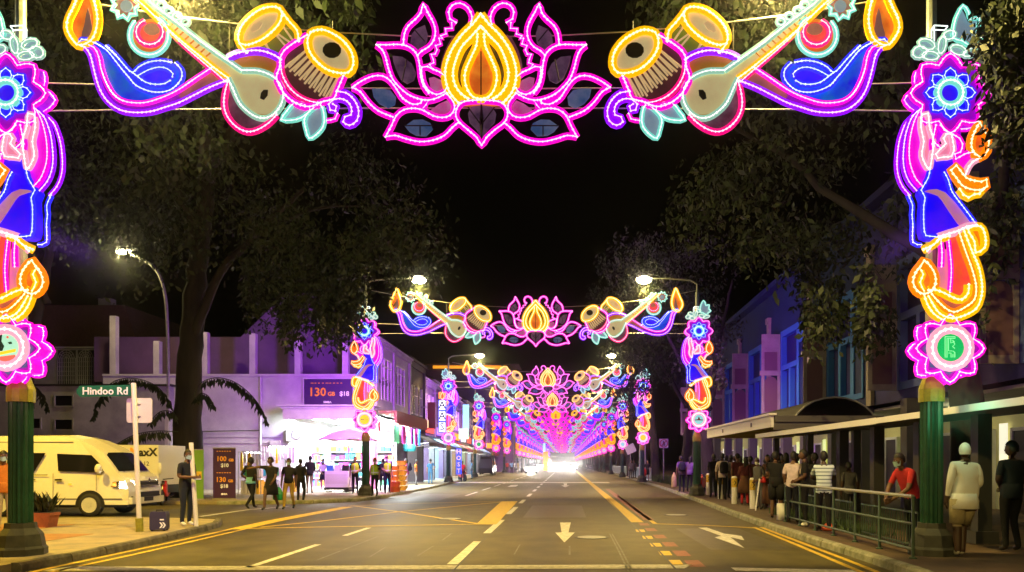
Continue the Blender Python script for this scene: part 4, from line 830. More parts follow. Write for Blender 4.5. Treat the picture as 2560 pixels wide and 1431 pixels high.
# ------------------------------------------------------------------ posts, shelters, railings, signs, small street things
def big_post(loc, label, top=9.0, arm=0, idx=0, flipdir=1):
    t = thing('light_post', loc, label, 'lamp post', 'green lamp posts carrying the festival arches')
    MB('post_base').lathe([(.36, 0), (.36, .10), (.33, .14), (.30, .32), (.22, .42), (.21, .5)], 8).build('base', parent=t)
    b = MB('green_post'); n = 16; prof = []
    vs = []
    for z in (.42, 2.38):
        for j in range(2 * n):
            r = .165 if j % 2 == 0 else .145; a = math.pi * j / n; vs.append((r * math.cos(a), r * math.sin(a), z))
    b.add(vs, [(j, (j + 1) % (2 * n), 2 * n + (j + 1) % (2 * n), 2 * n + j) for j in range(2 * n)]); b.build('fluted_shaft', parent=t)
    MB('yellow_collar').lathe([(.19, 2.38), (.19, 2.58), (.13, 2.76), (.10, 2.78)], 12).build('collar', parent=t)
    b = MB('galv'); b.lathe([(.095, 2.76), (.085, 5), (.075, top)], 10); b.build('mast', parent=t)
    hd = Vector((arm, 0, top + .62)); pts = [(0, 0, top - .1), (0, 0, top + .35), (arm * .12, 0, top + .52), (arm * .5, 0, top + .60), (arm * .85, 0, top + .62)]
    MB('galv').tube(pts, .04, 6).build('arm', parent=t)
    s = 1 if arm > 0 else -1
    h = MB('galv'); h.box(arm * .85, arm * .85 + s * .7, -.14, .14, top + .60, top + .72); hd_o = h.build('lamp_head', parent=t)
    MB('lamp_glow').ell((arm * .85 + s * .38, 0, top + .54), .34, .24, .17, 12, 7).build('lens', parent=hd_o)
    return t, (arm * .85 + s * .38, 0, top + .20)
ARCH_Y = [11.4, 32.4, 55.5, 75, 93.6, 111, 126, 142, 156, 172, 186, 203, 219, 238, 258, 281, 306, 334, 364, 398]
JR = random.Random(42); JIT = [(0, 0)] * 4 + [(JR.uniform(-.35, .35), JR.uniform(-.25, .3)) for _ in range(20)]
LAMPC = (1, .70, .19)
lo = Sign.build
WL = W(1208, 190, 11.4); root_l = None
def arch_label(k, what):
    if k < 6: return '%s of the %s arch' % (what, ['closest', 'second', 'third', 'fourth', 'fifth', 'sixth'][k])
    return what + ' in the far cluster'
src = {}
def place(key, builder, loc, label, group):
    if key not in src:
        r = builder(); src[key] = r; r.location = loc; r['label'] = label; return r
    return dup(src[key], loc, label, group)
Sig = {'instL': instruments(False), 'instR': instruments(True), 'figR': figure(False), 'figL': figure(True)}
def mk_far(sig, nm, both):
    def f(): t = thing(nm, (0, 0, 0), 'x', 'light display', GR[nm]); sig.build_far(t, both); return t
    return f
GR = {'lotus_light': 'pink lotus lights over the middle of the road', 'instrument_light': 'lamp, lute and drum lights over the road', 'dancer_light': 'dancer light columns on the posts'}
def mk_lotus():
    t = thing('lotus_light', (0, 0, 0), 'x', 'light display', 'pink lotus lights over the middle of the road'); lot.build(t, both=True); return t
def mk_inst(k):
    def f():
        t = thing('instrument_light', (0, 0, 0), 'x', 'light display', 'lamp, lute and drum lights over the road'); Sig[k].build(t); return t
    return f
def mk_fig(k):
    def f():
        t = thing('dancer_light', (0, 0, 0), 'x', 'light display', 'dancer light columns on the posts'); Sig[k].build(t); return t
    return f
DISCS = {(0, 'R'): 'disc_green', (0, 'L'): 'disc_pale', (1, 'L'): 'disc_yellow', (1, 'R'): 'disc_teal', (2, 'L'): 'disc_grey', (3, 'L'): 'disc_green', (3, 'R'): 'disc_teal', (4, 'L'): 'disc_yellow'}
def disc(root, sig, m, k, sd):
    cx, cz = disc_at(sig); r = 108 / 2.603 / S
    o = MB(m).prism([(cx + r * math.cos(2 * math.pi * i / 28), cz + r * math.sin(2 * math.pi * i / 28)) for i in range(28)], -.03, -.005).build('medallion_disc', parent=root)
    b = None
    if (k, sd) == (0, 'R'):
        b = MB('disc_line'); u = r / 108
        for P in [[(-34, 70), (30, 70), (30, 60), (-22, 60), (-22, -62), (-34, -62), (-34, 70)], [(-12, 60), (-12, -20), (8, -20)], [(2, 60), (2, 30), (26, 40)], [(14, 50), (28, 22), (14, 8), (28, -4)], [(-12, -34), (4, -34), (4, -62)], [(14, -20), (28, -30), (28, -62)], [(16, -40), (16, -62)]]:
            b.tube([(cx + x * u, -.034, cz + z * u) for x, z in P], .0055, 4)
        b.build('emblem', parent=o)
    if (k, sd) == (0, 'L'):
        u = r / 108
        MB('disc_red').poly([(cx + x * u, -.033, cz + z * u) for x, z in [(-60, -60), (60, -44), (70, -84), (-40, -92)]]).build('print', parent=o)
        MB('disc_yellow').poly([(cx + x * u, -.0335, cz + z * u) for x, z in [(-92, -38), (66, -6), (64, -26), (-80, -56)]]).build('print', parent=o)
        MB('disc_dark').poly([(cx + x * u, -.034, cz + z * u) for x, z in [(-90, 60), (-20, 100), (-26, 40), (-8, 10), (-20, -20), (-94, -30)]]).build('print', parent=o)
        MB('disc_red').ell((cx + .12 * r, -.035, cz + .62 * r), .08 * r, .01, .08 * r, 8, 4).build('print', parent=o)
        MB('disc_dark').poly([(cx + x * u, -.034, cz + z * u) for x, z in [(12, 34), (36, 40), (44, 26), (24, 22)]]).build('print', parent=o)
    if (k, sd) == (1, 'L'):
        u = r / 108; b = MB('disc_dark')
        for j in range(7): b.box(cx + (-70 + 9 * j) * u, cx + (-64 + 9 * j) * u, -.034, -.031, cz - 14 * u, cz + (14 if j % 2 else 6) * u)
        b.box(cx - 5 * u, cx + 76 * u, -.034, -.031, cz - 4 * u, cz + 2 * u); b.build('print', parent=o)
    if (k, sd) == (1, 'R'):
        u = r / 108; b = MB('terracotta'); b.poly([(cx + x * u, -.033, cz + z * u) for x, z in [(-80, -16), (80, -16), (80, -2), (22, 4), (10, 40), (0, 62), (-10, 40), (-22, 4), (-80, -2)]]); b.build('print', parent=o)
    if (k, sd) == (2, 'L'):
        u = r / 108; b = MB('disc_dark')
        for j in range(6): b.box(cx - 55 * u, cx + 55 * u, -.034, -.031, cz + (-52 + 20 * j) * u, cz + (-42 + 20 * j) * u)
        b.build('print', parent=o)
bind = {}
for sd, x, sgn in (('L', -8.5, 1), ('R', 5.72, -1)):      # the posts continue behind the viewpoint
    p, hl = big_post((x, -9.6, .12), 'green lamp post on the %s pavement behind the viewpoint' % ('left' if sd == 'L' else 'right'), 8.95, 2.3 * sgn)
    lamp('SPOT', 'street_lamp', hl, 3800, LAMPC, p, .18, (0, 0, 0), R(164))
for k, Y in enumerate(ARCH_Y):
    d = Y - 11.4; jx, jz = JIT[k]; up = (0 if k == 0 else .22) + jz
    base = W(lot.cx, lot.cy, 11.4); place(*(('lotus', mk_lotus) if k < 4 else ('lotusF', mk_far(lot, 'lotus_light', True))), (base.x + jx, Y, base.z + up), arch_label(k, 'pink lotus light with golden flame heart'), None)
    a = W(508, 190, 11.4); a.x += jx * .7; place(*(('instL', mk_inst('instL')) if k < 4 else ('iLF', mk_far(Sig['instL'], 'instrument_light', False))), (a.x, Y, a.z + up), arch_label(k, 'lamp, lute and drums light left of lotus'), None)
    a = W(1908, 190, 11.4); a.x += jx; place(*(('instR', mk_inst('instR')) if k < 4 else ('iRF', mk_far(Sig['instR'], 'instrument_light', False))), (a.x, Y, a.z + up), arch_label(k, 'lamp, lute and drums light right of lotus'), None)
    xr, xl = W(2355, 950, 11.4).x, W(44, 950, 11.4).x; zf = W(2355, 950, 11.4).z; ux = .0
    fr = place(*(('figR', mk_fig('figR')) if k < 4 else ('fRF', mk_far(Sig['figR'], 'dancer_light', False))), (xr, Y - .2, zf + (0 if k == 0 else .15)), arch_label(k, 'glowing dancer column on right post'), None)
    fl_ = place(*(('figL', mk_fig('figL')) if k < 4 else ('fLF', mk_far(Sig['figL'], 'dancer_light', False))), (xl - (0 if k == 0 else .28), Y - .2, zf + (0 if k == 0 else .15)), arch_label(k, 'glowing dancer column on left post'), None)
    bind[(k, 'R')] = fr; bind[(k, 'L')] = fl_
    if k < 14:
        for sd, x, sgn in (('L', -8.5 if k == 0 else -8.78, 1), ('R', 5.72, -1)):
            if sd == 'R' and k > 0: x = 5.80
            if sd == 'L': x = -8.5 if k == 0 else -8.78
            zb = .12
            p, hl = big_post((x if k < 3 else x + (.0 if sd == 'R' else -.4), Y + .15, zb), arch_label(k, 'green and yellow %s lamp post' % ('left' if sd == 'L' else 'right')), 8.95, 2.3 * sgn)
            if k < 7:
                lamp('SPOT', 'street_lamp', hl, ([3100, 2600][sd == 'R'] if k == 0 else [2900, 5000][sd == 'L' and k == 1]), LAMPC, p, .18, (0, 0, 0), R(146))
                lamp('POINT', 'street_lamp', (hl[0], hl[1], hl[2] - .12), [1400, 450][sd == 'R'] if k == 0 else 150, (1, .84, .20), p, .12)
    # wires
    wires = thing('support_wires', (0, Y + .06, 0), arch_label(k, 'thin steel cables holding up the lights'), 'cable', 'cables of the arches')
    b = MB('wire'); xa, xb = (-8.5, 5.75)
    for zs, sag in ((8.9, -.75), (7.45, -.10), (7.0, .05)):
        b.tube([(xa + (xb - xa) * i / 12, 0, zs + 4 * sag * (i / 12) * (1 - i / 12) + up) for i in range(13)], .011 if k < 2 else .02, 4, cap=False)
    b.build('cable', parent=wires)
    b = MB('frame_black')
    for x in (-5.2, -3.6, -1.27, 1.05, 2.6): b.tube([(x, 0, 6.9 + up), (x, 0, 8.4 + up)], .009, 4)
    b.build('hanger', parent=wires)
    # the displays light the street
    if k < 5:
        for sd, x in (('L', xl), ('R', xr)):
            f = bind[(k, sd)]; s_ = 1 if sd == 'L' else -1
            lamp('AREA', 'display_lamp', (.0, .45, 2.6), [120, 1500, 700, 500, 400][k] * (1 if sd == 'L' else .45), (.46, .06, 1), f, .9, (R(90), 0, 0), sizey=3.2)
            lamp('AREA', 'display_lamp', (.45 * s_, .1, 2.2), 14, (.40, .08, 1), f, .3, (0, R(-90) * s_, 0), sizey=2.5)
            lamp('POINT', 'display_lamp', (.0, -.5, -.1), 10, (1, .30, .40), f, .4)
cx_, cz_ = disc_at(Sig['figR']); lamp('POINT', 'medallion_lamp', (cx_, -.25, cz_ - .95), 12, (.12, 1, .45), bind[(0, 'R')], .3)
for k in range(14):
    for sd in 'LR':
        f = bind[(k, sd)]; disc(f, Sig['fig' + sd], DISCS.get((k, sd), random.Random(k * 3 + ord(sd)).choice(['disc_green', 'disc_teal', 'disc_grey', 'disc_yellow'])), k, sd)
# curved lamp post on the side road
t = thing('curved_lamp_post', (X_(425, 36), 36, .0), 'tall grey curved lamp post with lit lamp beside the big tree', 'lamp post')
Yc = 36; bx = X_(425, Yc)
pp = [(0, 0, .0), (-.06, 0, 3), (-.12, 0, Z_(830, Yc)), (-.27, 0, Z_(730, Yc)), (-.68, 0, Z_(675, Yc)), (-1.3, 0, Z_(650, Yc)), (-1.93, 0, Z_(634, Yc))]
MB('galv').tube(catmull(pp, step=.3), .075, 8).build('mast', parent=t)
h = MB('galv'); h.ell((-2.15, 0, Z_(626, Yc)), .5, .16, .09, 10, 6); hd = h.build('lamp_head', parent=t); MB('lamp_glow').ell((-2.2, -.02, Z_(630, Yc)), .42, .18, .12, 10, 6).build('lens', parent=hd)
lamp('SPOT', 'street_lamp', (-2.2, -.05, Z_(630, Yc) - .4), 450, (1, .72, .25), t, .15, (0, 0, 0), R(150)); lamp('POINT', 'street_lamp', (-2.2, -.30, Z_(630, Yc) - .25), 420, (1, .85, .35), t, .15)
MB('galv').lathe([(.16, 0), (.16, .12), (.1, .2)], 10).build('base', parent=t)
# second curved lamp of the side road, off the left edge of the view, lights the van and corner
t2 = dup(t, (-18.6, 14.6, .12), 'tall grey curved lamp post on the near corner, off the left edge', None, R(180))
for o_ in list(C.objects):
    if o_.parent == t2 and o_.type == 'LIGHT' and o_.data.type == 'SPOT':
        o_.data = o_.data.copy(); o_.data.energy = 11000; o_.data.color = (1, .63, .03); o_.data.spot_size = R(128)
# no entry sign on its pole, plain poster beside
ns = thing('no_entry_sign', (X_(434, 35.6), 35.75, 0), 'small red and white no entry sign fixed to curved lamp post', 'sign')
z0, z1 = Z_(1085, 35.7), Z_(1040, 35.7)
MB('white_sign').box(-.11, .14, -.05, -.02, z0, z1).build('plate', parent=ns); b = MB('sign_red'); b.prism([(.015 + .115 * math.cos(i * math.pi / 8), (z0 + z1) / 2 + .32 * math.sin(i * math.pi / 8)) for i in range(16)], -.056, -.05); o = b.build('disc', parent=ns)
MB('white_sign').box(-.065, .095, -.062, -.0565, (z0 + z1) / 2 - .045, (z0 + z1) / 2 + .045).build('bar', parent=o); MB('steel').box(-.04, .02, -.02, .05, z0 + .1, z0 + .15).build('clamp', parent=ns)
po = MB('white_sign'); po.box(-.09, .08, -.02, 0, Z_(1130, 35.7), Z_(1041, 35.7)); po.build('notice_plate', loc=(X_(417, 35.7), 35.7, 0), label='narrow white notice plate left of the no entry sign', cat='sign')
# street name sign
Ys = 15.4; sb = Vector((-8.86, Ys, .12)); st = thing('street_sign', tuple(sb), 'leaning white post with green Hindoo Rd name board and square plate', 'street sign')
topx = X_(334, Ys) - sb.x; topz = Z_(958, Ys) - .12
MB('white_paint').tube([(0, 0, 0), (topx, 0, topz)], .048, 10).build('post', parent=st); MB('yellow_collar').tube([(0, 0, 0), (topx * .1, 0, .28)], .075, 10).build('base', parent=st)
x0, x1 = X_(193, Ys) - sb.x, X_(329, Ys) - sb.x; zm = Z_(979, Ys) - .12
b = MB('sign_green'); hh = .115; b.prism([(x0 + .07, -hh), (x1, -hh + .02), (x1, hh + .02), (x0 + .07, hh), (x0, hh - .08), (x0, -hh + .08)], -.02, .02); b.M = None; o = b.build('name_board', parent=st); o.location = (0, 0, zm)
o2 = text('lettering', 'Hindoo Rd', .215, ((x0 + x1) / 2 + .03, -.024, .0), FRONT, 'print_white', o, bold=.004, sx=1.0)
x0, x1, z0, z1 = X_(312, Ys) - sb.x, X_(376, Ys) - sb.x, Z_(1057, Ys) - .12, Z_(995, Ys) - .12
b = MB('white_sign'); r = .05; pl = []
for cx, cz, a0 in [(x1 - r, z1 - r, 0), (x0 + r, z1 - r, 90), (x0 + r, z0 + r, 180), (x1 - r, z0 + r, 270)]: pl += [(cx + r * math.cos(R(a0 + q)), cz + r * math.sin(R(a0 + q))) for q in (0, 45, 90)]
b.prism(pl, .06, .075); b.build('square_plate', parent=st); b = MB('steel'); b.box(topx * .8 - .03, topx * .8 + .09, .045, .06, z0 + .12, z0 + .14); b.box(topx * .8 - .03, topx * .8 + .09, .045, .06, z1 - .14, z1 - .12); b.build('bracket', parent=st)
# leaning white pole at kerb
Yp = 16.55; b = MB('white_paint'); b.tube([(X_(492, Yp), Yp, .02), (X_(475, Yp), Yp + .05, Z_(1107, Yp))], .05, 10)
tp = thing('white_pole', (X_(492, Yp), Yp, 0), 'plain white pole leaning at the kerb beside the man with a phone', 'pole')
b = MB('white_paint'); b.tube([(0, 0, .0), ((475 - 492) * Yp / F, .05, Z_(1107, Yp))], .048, 10); b.build('shaft', parent=tp); b = MB('galv'); b.lathe([(.07, .004), (.07, .03), (.05, .04)], 10); b.build('foot', parent=tp)
# luggage box
Yl = 15.6; lt = thing('luggage', (X_(399, Yl), Yl, .127), 'dark purple suitcase with white double chevrons on the pavement', 'suitcase', rz=R(12))
b = MB('luggage'); b.prism([(-.15, .02), (.15, .02), (.16, .06), (.16, .34), (.14, .40), (-.14, .40), (-.16, .34), (-.16, .06)], -.12, .12); b.build('shell', parent=lt)
b = MB('print_white')
for dx in (0, .055): b.add([(.03 + dx, -.124, .06), (.065 + dx, -.124, .06), (.105 + dx, -.124, .12), (.065 + dx, -.124, .18), (.03 + dx, -.124, .18), (.07 + dx, -.124, .12)], [(0, 1, 2, 5), (5, 2, 3, 4)])
b.box(.04, .12, -.1245, -.122, .22, .25); b.build('chevrons', parent=lt); MB('black_plastic').tube([(-.06, 0, .40), (-.06, 0, .43), (.06, 0, .43), (.06, 0, .40)], .012, 6).build('handle', parent=lt)
b = MB('black_plastic'); [b.box(x - .02, x + .02, y - .02, y + .02, 0, .025) for x in (-.12, .12) for y in (-.08, .08)]; b.build('foot', parent=lt)
MB('print_black').box(-.16, -.155, -.1, .1, .05, .36).build('piping', parent=lt)
# planter
Yq = 16.5; pt = thing('planter', (X_(103, Yq), Yq, .127), 'terracotta trough of dark leafy plants beside the left lamp post', 'planter')
b = MB('terracotta'); b.prism([(-.24, 0), (.24, 0), (.30, .26), (.32, .26), (.32, .32), (-.32, .32), (-.32, .26), (-.30, .26)], -.16, .16); b.build('trough', parent=pt); MB('earth').box(-.29, .29, -.14, .14, .30, .325).build('soil', parent=pt)
b = MB('leaf_fern'); rnd = random.Random(3)
for _ in range(110):
    x, y = rnd.uniform(-.27, .27), rnd.uniform(-.12, .12); a = rnd.uniform(0, 6.28); h = rnd.uniform(.2, .5); w = .035
    p0 = Vector((x, y, .32)); p1 = p0 + Vector((math.cos(a) * .08, math.sin(a) * .08, h * .6)); p2 = p0 + Vector((math.cos(a) * .2, math.sin(a) * .2, h)); q = Vector((-math.sin(a) * w, math.cos(a) * w, 0))
    b.add([p0, p1 - q, p2, p1 + q], [(0, 1, 2, 3)])
b.build('foliage', parent=pt)
# banners at the wall
def banner(px0, px1, py0, py1, Y, m, label, lines=(), rz=0):
    t = thing('banner', (X_((px0 + px1) / 2, Y), Y, .12), label, 'banner', None, rz); w = (px1 - px0) * Y / F / 2; z1 = Z_(py0, Y) - .12; z0 = max(.04, Z_(py1, Y) - .12)
    MB(m).box(-w, w, -.015, .015, z0, z1).build('cloth', parent=t)
    b = MB('galv'); b.box(-w - .02, w + .02, -.05, .05, 0, z0); b.box(-w - .01, w + .01, -.02, .02, z1, z1 + .04); b.tube([(0, .04, 0), (0, .04, z1)], .012, 5); b.build('stand', parent=t)
    for s, sz, x, fz, mm in lines: text('print', s, sz, (x * w, -.02, z0 + fz * (z1 - z0)), FRONT, mm, t, bold=.006)
    return t
bz = banner(533, 589, 1122, 1254, 29.3, 'banner_purple', 'purple standing banner reading 100GB $10 and 130GB $18 by the wall', [('100', .27, -.25, .79, 'print_orange'), ('GB', .15, .62, .765, 'print_orange'), ('$10', .20, .05, .66, 'print_white'), ('130', .27, -.3, .37, 'print_orange'), ('GB', .15, .57, .345, 'print_orange'), ('$18', .20, 0, .24, 'print_white'), ('SIMBA', .09, 0, .08, 'print_white')])
b = MB('print_orange'); [b.box(-.3 + i * .1, -.24 + i * .1, -.02, -.016, z, z + .03) for i in range(6) for z in (1.88, 1.03)]; b.build('small_print', parent=bz)
gb = banner(486, 508, 1126, 1252, 29.0, 'banner_green', 'bright green standing banner behind the man with a phone', [], R(20)); b = MB('goods_1'); b.box(-.12, .1, -.02, -.016, .8, 1.1); b.build('print', parent=gb)
# stall of wrapped goods at the wall, between banner and shop
def stall(px0, px1, py0, Y, label):
    t = thing('goods_stall', (X_((px0 + px1) / 2, Y), Y, .12), label, 'stall'); w = (px1 - px0) * Y / F / 2; h = Z_(py0, Y) - .12
    b = MB('galv'); [b.tube([(x, y, 0), (x, y, h)], .02, 5) for x in (-w, w) for y in (0, .7)]; b.tube([(-w, 0, h), (w, 0, h)], .02, 5); b.tube([(-w, .7, h), (w, .7, h)], .02, 5); b.build('frame', parent=t)
    MB('wall_white').box(-w, w, .05, .65, .75, .79).build('table_top', parent=t)
    MB('tube_light').box(-w * .7, w * .7, .3, .36, h - .06, h - .01).build('tube_lamp', parent=t); lamp('AREA', 'stall_lamp', (0, .33, h - .10), 110 if w > .6 else 30, (.95, 1, .97), t, w)
    rnd = random.Random(px0)
    x = -w + .08
    while x < w - .12:
        ww = rnd.uniform(.10, .2); hh = rnd.uniform(.5, .9); b = MB(rnd.choice(['cloth_white', 'cloth_white', 'cloth_white', 'goods_5', 'goods_5', 'goods_3', 'goods_1'])); b.prism([(x, h - hh), (x + ww, h - hh + .03), (x + ww * .8, h - .1), (x + ww * .5, h - .01), (x + ww * .2, h - .1)], -.03, .03); b.build('hanging_bag', parent=t)
        b = MB(rnd.choice(GOODS + [MATS['cloth_white']] * 3)); b.box(x, x + ww * .95, .1, .5, .792, .79 + rnd.uniform(.15, .5)); b.build('packet', parent=t)
        b = MB(rnd.choice([MATS['cloth_white'], GOODS[5], GOODS[1]])); b.box(x, x + ww * .95, .05, .6, .01, rnd.uniform(.4, .72)); b.build('carton', parent=t); x += ww + .02
    return t
stall(596, 652, 1130, 33.5, 'narrow stall of hanging plastic bags beside the purple banner'); stall(652, 742, 1115, 36.5, 'wide stall hung with white wrapped goods near the shop mouth')
# carts, baskets, umbrella in front of the shop
def cart(px, Y, w, label):
    t = thing('goods_cart', (X_(px, Y), Y, .127), label, 'cart')
    MB('shop_wall').box(-w / 2, w / 2, -.3, .3, .28, 1.05).build('cabinet', parent=t); MB('black_plastic').box(-w / 2 - .03, w / 2 + .03, -.33, .33, .16, .28).build('tray', parent=t)
    [MB('rubber').lathe([(.07, -.03), (.08, 0), (.07, .03)], 10, (x, y, .08)).build('wheel', parent=t) for x in (-w / 2 + .1, w / 2 - .1) for y in (-.25, .25)]
    for k in range(3): MB(['goods_2', 'goods_5', 'print_black'][k]).box(-w / 2 + .05 + k * w / 3, -w / 2 + .02 + (k + 1) * w / 3 - .06, -.2, .0, 1.052, 1.32).build('carton', parent=t)
    b = MB('galv'); b.tube([(w / 2, -.2, .3), (w / 2 + .12, -.2, 1.0), (w / 2 + .12, .2, 1.0), (w / 2, .2, .3)], .015, 5); b.build('handle', parent=t)
    MB('goods_5').box(-w / 2 + .06, w / 2 - .06, -.306, -.301, .45, .9).build('door_panel', parent=t)
cart(846, 35, 1.1, 'white goods cart on black tray left of the lamp post in front of shop'); cart(872, 35.6, .5, 'slim white goods cart between the big cart and the officer')
def umbrella(px, Y, ztop, r, col, label):
    t = thing('shop_umbrella', (X_(px, Y), Y, .127), label, 'umbrella'); z = ztop - .127; mat('umb_' + col[0], col[1], .7)
    b = MB('umb_' + col[0]); n = 8; top = [(0, 0, z)]
    for i in range(n):
        a = 2 * math.pi * i / n; b.add([(0, 0, z), (r * .55 * math.cos(a), r * .55 * math.sin(a), z - .22), (r * math.cos(a), r * math.sin(a), z - .62), (r * .96 * math.cos(a + math.pi / n), r * .96 * math.sin(a + math.pi / n), z - .56), (r * math.cos(a + 2 * math.pi / n), r * math.sin(a + 2 * math.pi / n), z - .62), (r * .55 * math.cos(a + 2 * math.pi / n), r * .55 * math.sin(a + 2 * math.pi / n), z - .22)], [(0, 1, 5), (1, 2, 3), (1, 3, 5), (5, 3, 4)])
    b.build('canopy', parent=t); MB('white_paint').tube([(0, 0, 0), (0, 0, z + .06)], .025, 6).build('pole', parent=t)
    b = MB('galv'); [b.tube([(0, 0, z - .1), (r * .97 * math.cos(2 * math.pi * i / n), r * .97 * math.sin(2 * math.pi * i / n), z - .63)], .008, 4) for i in range(n)]; b.build('ribs', parent=t); MB('kerb_dark').lathe([(.25, 0), (.25, .08), (.05, .12)], 10).build('foot', parent=t)
umbrella(872, 37.3, 3.3, 1.55, ('pink', (.62, .35, .60)), 'large pale pink umbrella open before the corner shop')
def baskets(px, Y, n, col, label):
    t = thing('basket_stack', (X_(px, Y), Y, .127), label, 'baskets'); mat(col[0], col[1], .5)
    for k in range(n): MB(col[0]).lathe([(.22, k * .26), (.29, k * .26 + .22), (.31, k * .26 + .235), (.27, k * .26 + .235), (.2, k * .26 + .05)], 12).build('basket', parent=t)
baskets(985, 37.6, 5, ('orange_basket', (.80, .30, .02)), 'tall stack of orange baskets right of the third officer'); baskets(1004, 38.5, 6, ('yellow_basket', (.80, .50, .03)), 'tall stack of yellow baskets at right edge of shop'); baskets(987, 36.2, 2, ('red_basket', (.8, .16, .03)), 'short stack of red orange bags on the pavement by the stacked baskets')
# fabric garlands and cloths hanging along the side awning
for i, (y, m, w_) in enumerate([(41.2, 'goods_4', 1.2), (43.2, 'goods_3', .9), (44.6, 'cloth_white', .5), (45.6, 'goods_6', .8), (46.9, 'goods_3', .7), (48, 'goods_2', .6)]):
    b = MB(m); n = 10; vs = []
    for j in range(n + 1): vs += [(.05 * (j % 2), w_ * j / n, 0), (.07 * (j % 2), w_ * j / n, -1.0 - .08 * math.sin(j * 2.1))]
    b.add(vs, [(2 * j, 2 * j + 1, 2 * j + 3, 2 * j + 2) for j in range(n)])
    b.build('hanging_cloth', loc=(-9.55, y, 3.72), label=['green fringed cloth hanging nearest the yellow medallion', 'magenta cloth hanging second under the maroon awning', 'narrow white cloth hanging between magenta and violet cloths', 'violet cloth hanging under the maroon awning', 'second magenta cloth hanging near far end of maroon awning', 'blue cloth hanging last under the maroon awning'][i], cat='cloth', group='cloths hung under the shop awning')
# --- right: shelter, covered walkway, railings, bollards
sh = thing('bus_shelter', (5.6, 24.5, .12), 'flat roofed shelter with pale fascia over the waiting queue', 'shelter')
def spart(name, m, fn): b = MB(m); b.M = Matrix.Translation((-5.6, -24.5, -.12)); fn(b); return b.build(name, parent=sh)
spart('fascia', 'white_sign', lambda b: (b.box(5.56, 5.64, 20, 29, 2.52, 2.84)))
spart('roof_edge', 'white_paint', lambda b: (b.box(5.50, 5.70, 19.92, 29.1, 2.84, 2.90)))
mat('roof_grey', (.20, .20, .20), .6); spart('roof', 'roof_grey', lambda b: (b.box(5.66, 8.6, 19.95, 29.05, 2.66, 2.83), b.box(5.64, 8.6, 20.0, 20.06, 2.45, 2.66)))
mat('soffit', (.50, .42, .15), .6)
for k in range(7): spart('roof_beam', 'soffit', lambda b: b.box(5.66, 8.4, 20.9 + k * 1.25, 21.02 + k * 1.25, 2.5, 2.655))
for y in (20.6, 24.5, 28.4): spart('column', 'roof_grey', lambda b: b.box(8.0, 8.2, y - .1, y + .1, .12, 2.66))
for y in (22, 26): spart('number_plate', 'roof_grey', lambda b: (b.box(5.545, 5.556, y, y + .06, 2.62, 2.74), b.box(5.545, 5.556, y + .1, y + .16, 2.62, 2.74)))
cwk = thing('covered_walkway', (6.3, 15, .12), 'long low covered walkway roof with pale edge behind right lamp post', 'walkway roof')
def kpart(name, m, fn): b = MB(m); b.M = Matrix.Translation((-6.3, -15, -.12)); fn(b); return b.build(name, parent=cwk)
kpart('fascia', 'white_sign', lambda b: (b.add([(6.22, 14.8, 2.33), (5.62, 21.8, 2.28), (5.62, 21.8, 2.40), (6.22, 14.8, 2.46)], [(0, 1, 2, 3)]), b.box(6.2, 6.26, 7, 14.8, 2.34, 2.45), b.box(5.62, 6.4, 21.76, 21.84, 2.28, 2.40)))
kpart('roof', 'roof_grey', lambda b: (b.add([(6.26, 7, 2.40), (6.26, 14.8, 2.40), (5.66, 21.8, 2.36), (9.0, 21.8, 2.62), (9.0, 7, 2.62)], [(0, 1, 2, 3, 4)]), b.add([(6.26, 7, 2.34), (6.26, 14.8, 2.34), (5.66, 21.8, 2.30), (9.0, 21.8, 2.52), (9.0, 7, 2.52)], [(4, 3, 2, 1, 0)])))
for y in (9.3, 11.2, 13.2, 15.4, 17.6, 19.8): kpart('column', 'roof_grey', lambda b: (b.box(7.3, 7.55, y - .12, y + .12, .3, 2.42), b.box(7.22, 7.63, y - .2, y + .2, .12, .34)))
t = thing('arched_canopy', (8.2, 22.5, 2.6), 'dark barrel vaulted canopy with pale rim above the shelter roof', 'canopy'); n = 12
b = MB('black_matt'); prof = [(-1.3 * math.cos(math.pi * i / n), .95 * math.sin(math.pi * i / n)) for i in range(n + 1)]
b.add([(x, 0, z) for x, z in prof] + [(x, 7, z) for x, z in prof], [(i, i + 1, i + n + 2, i + n + 1) for i in range(n)]); b.build('vault', parent=t); MB('galv').tube([(x, -.02, z) for x, z in prof], .03, 5).build('rim', parent=t)
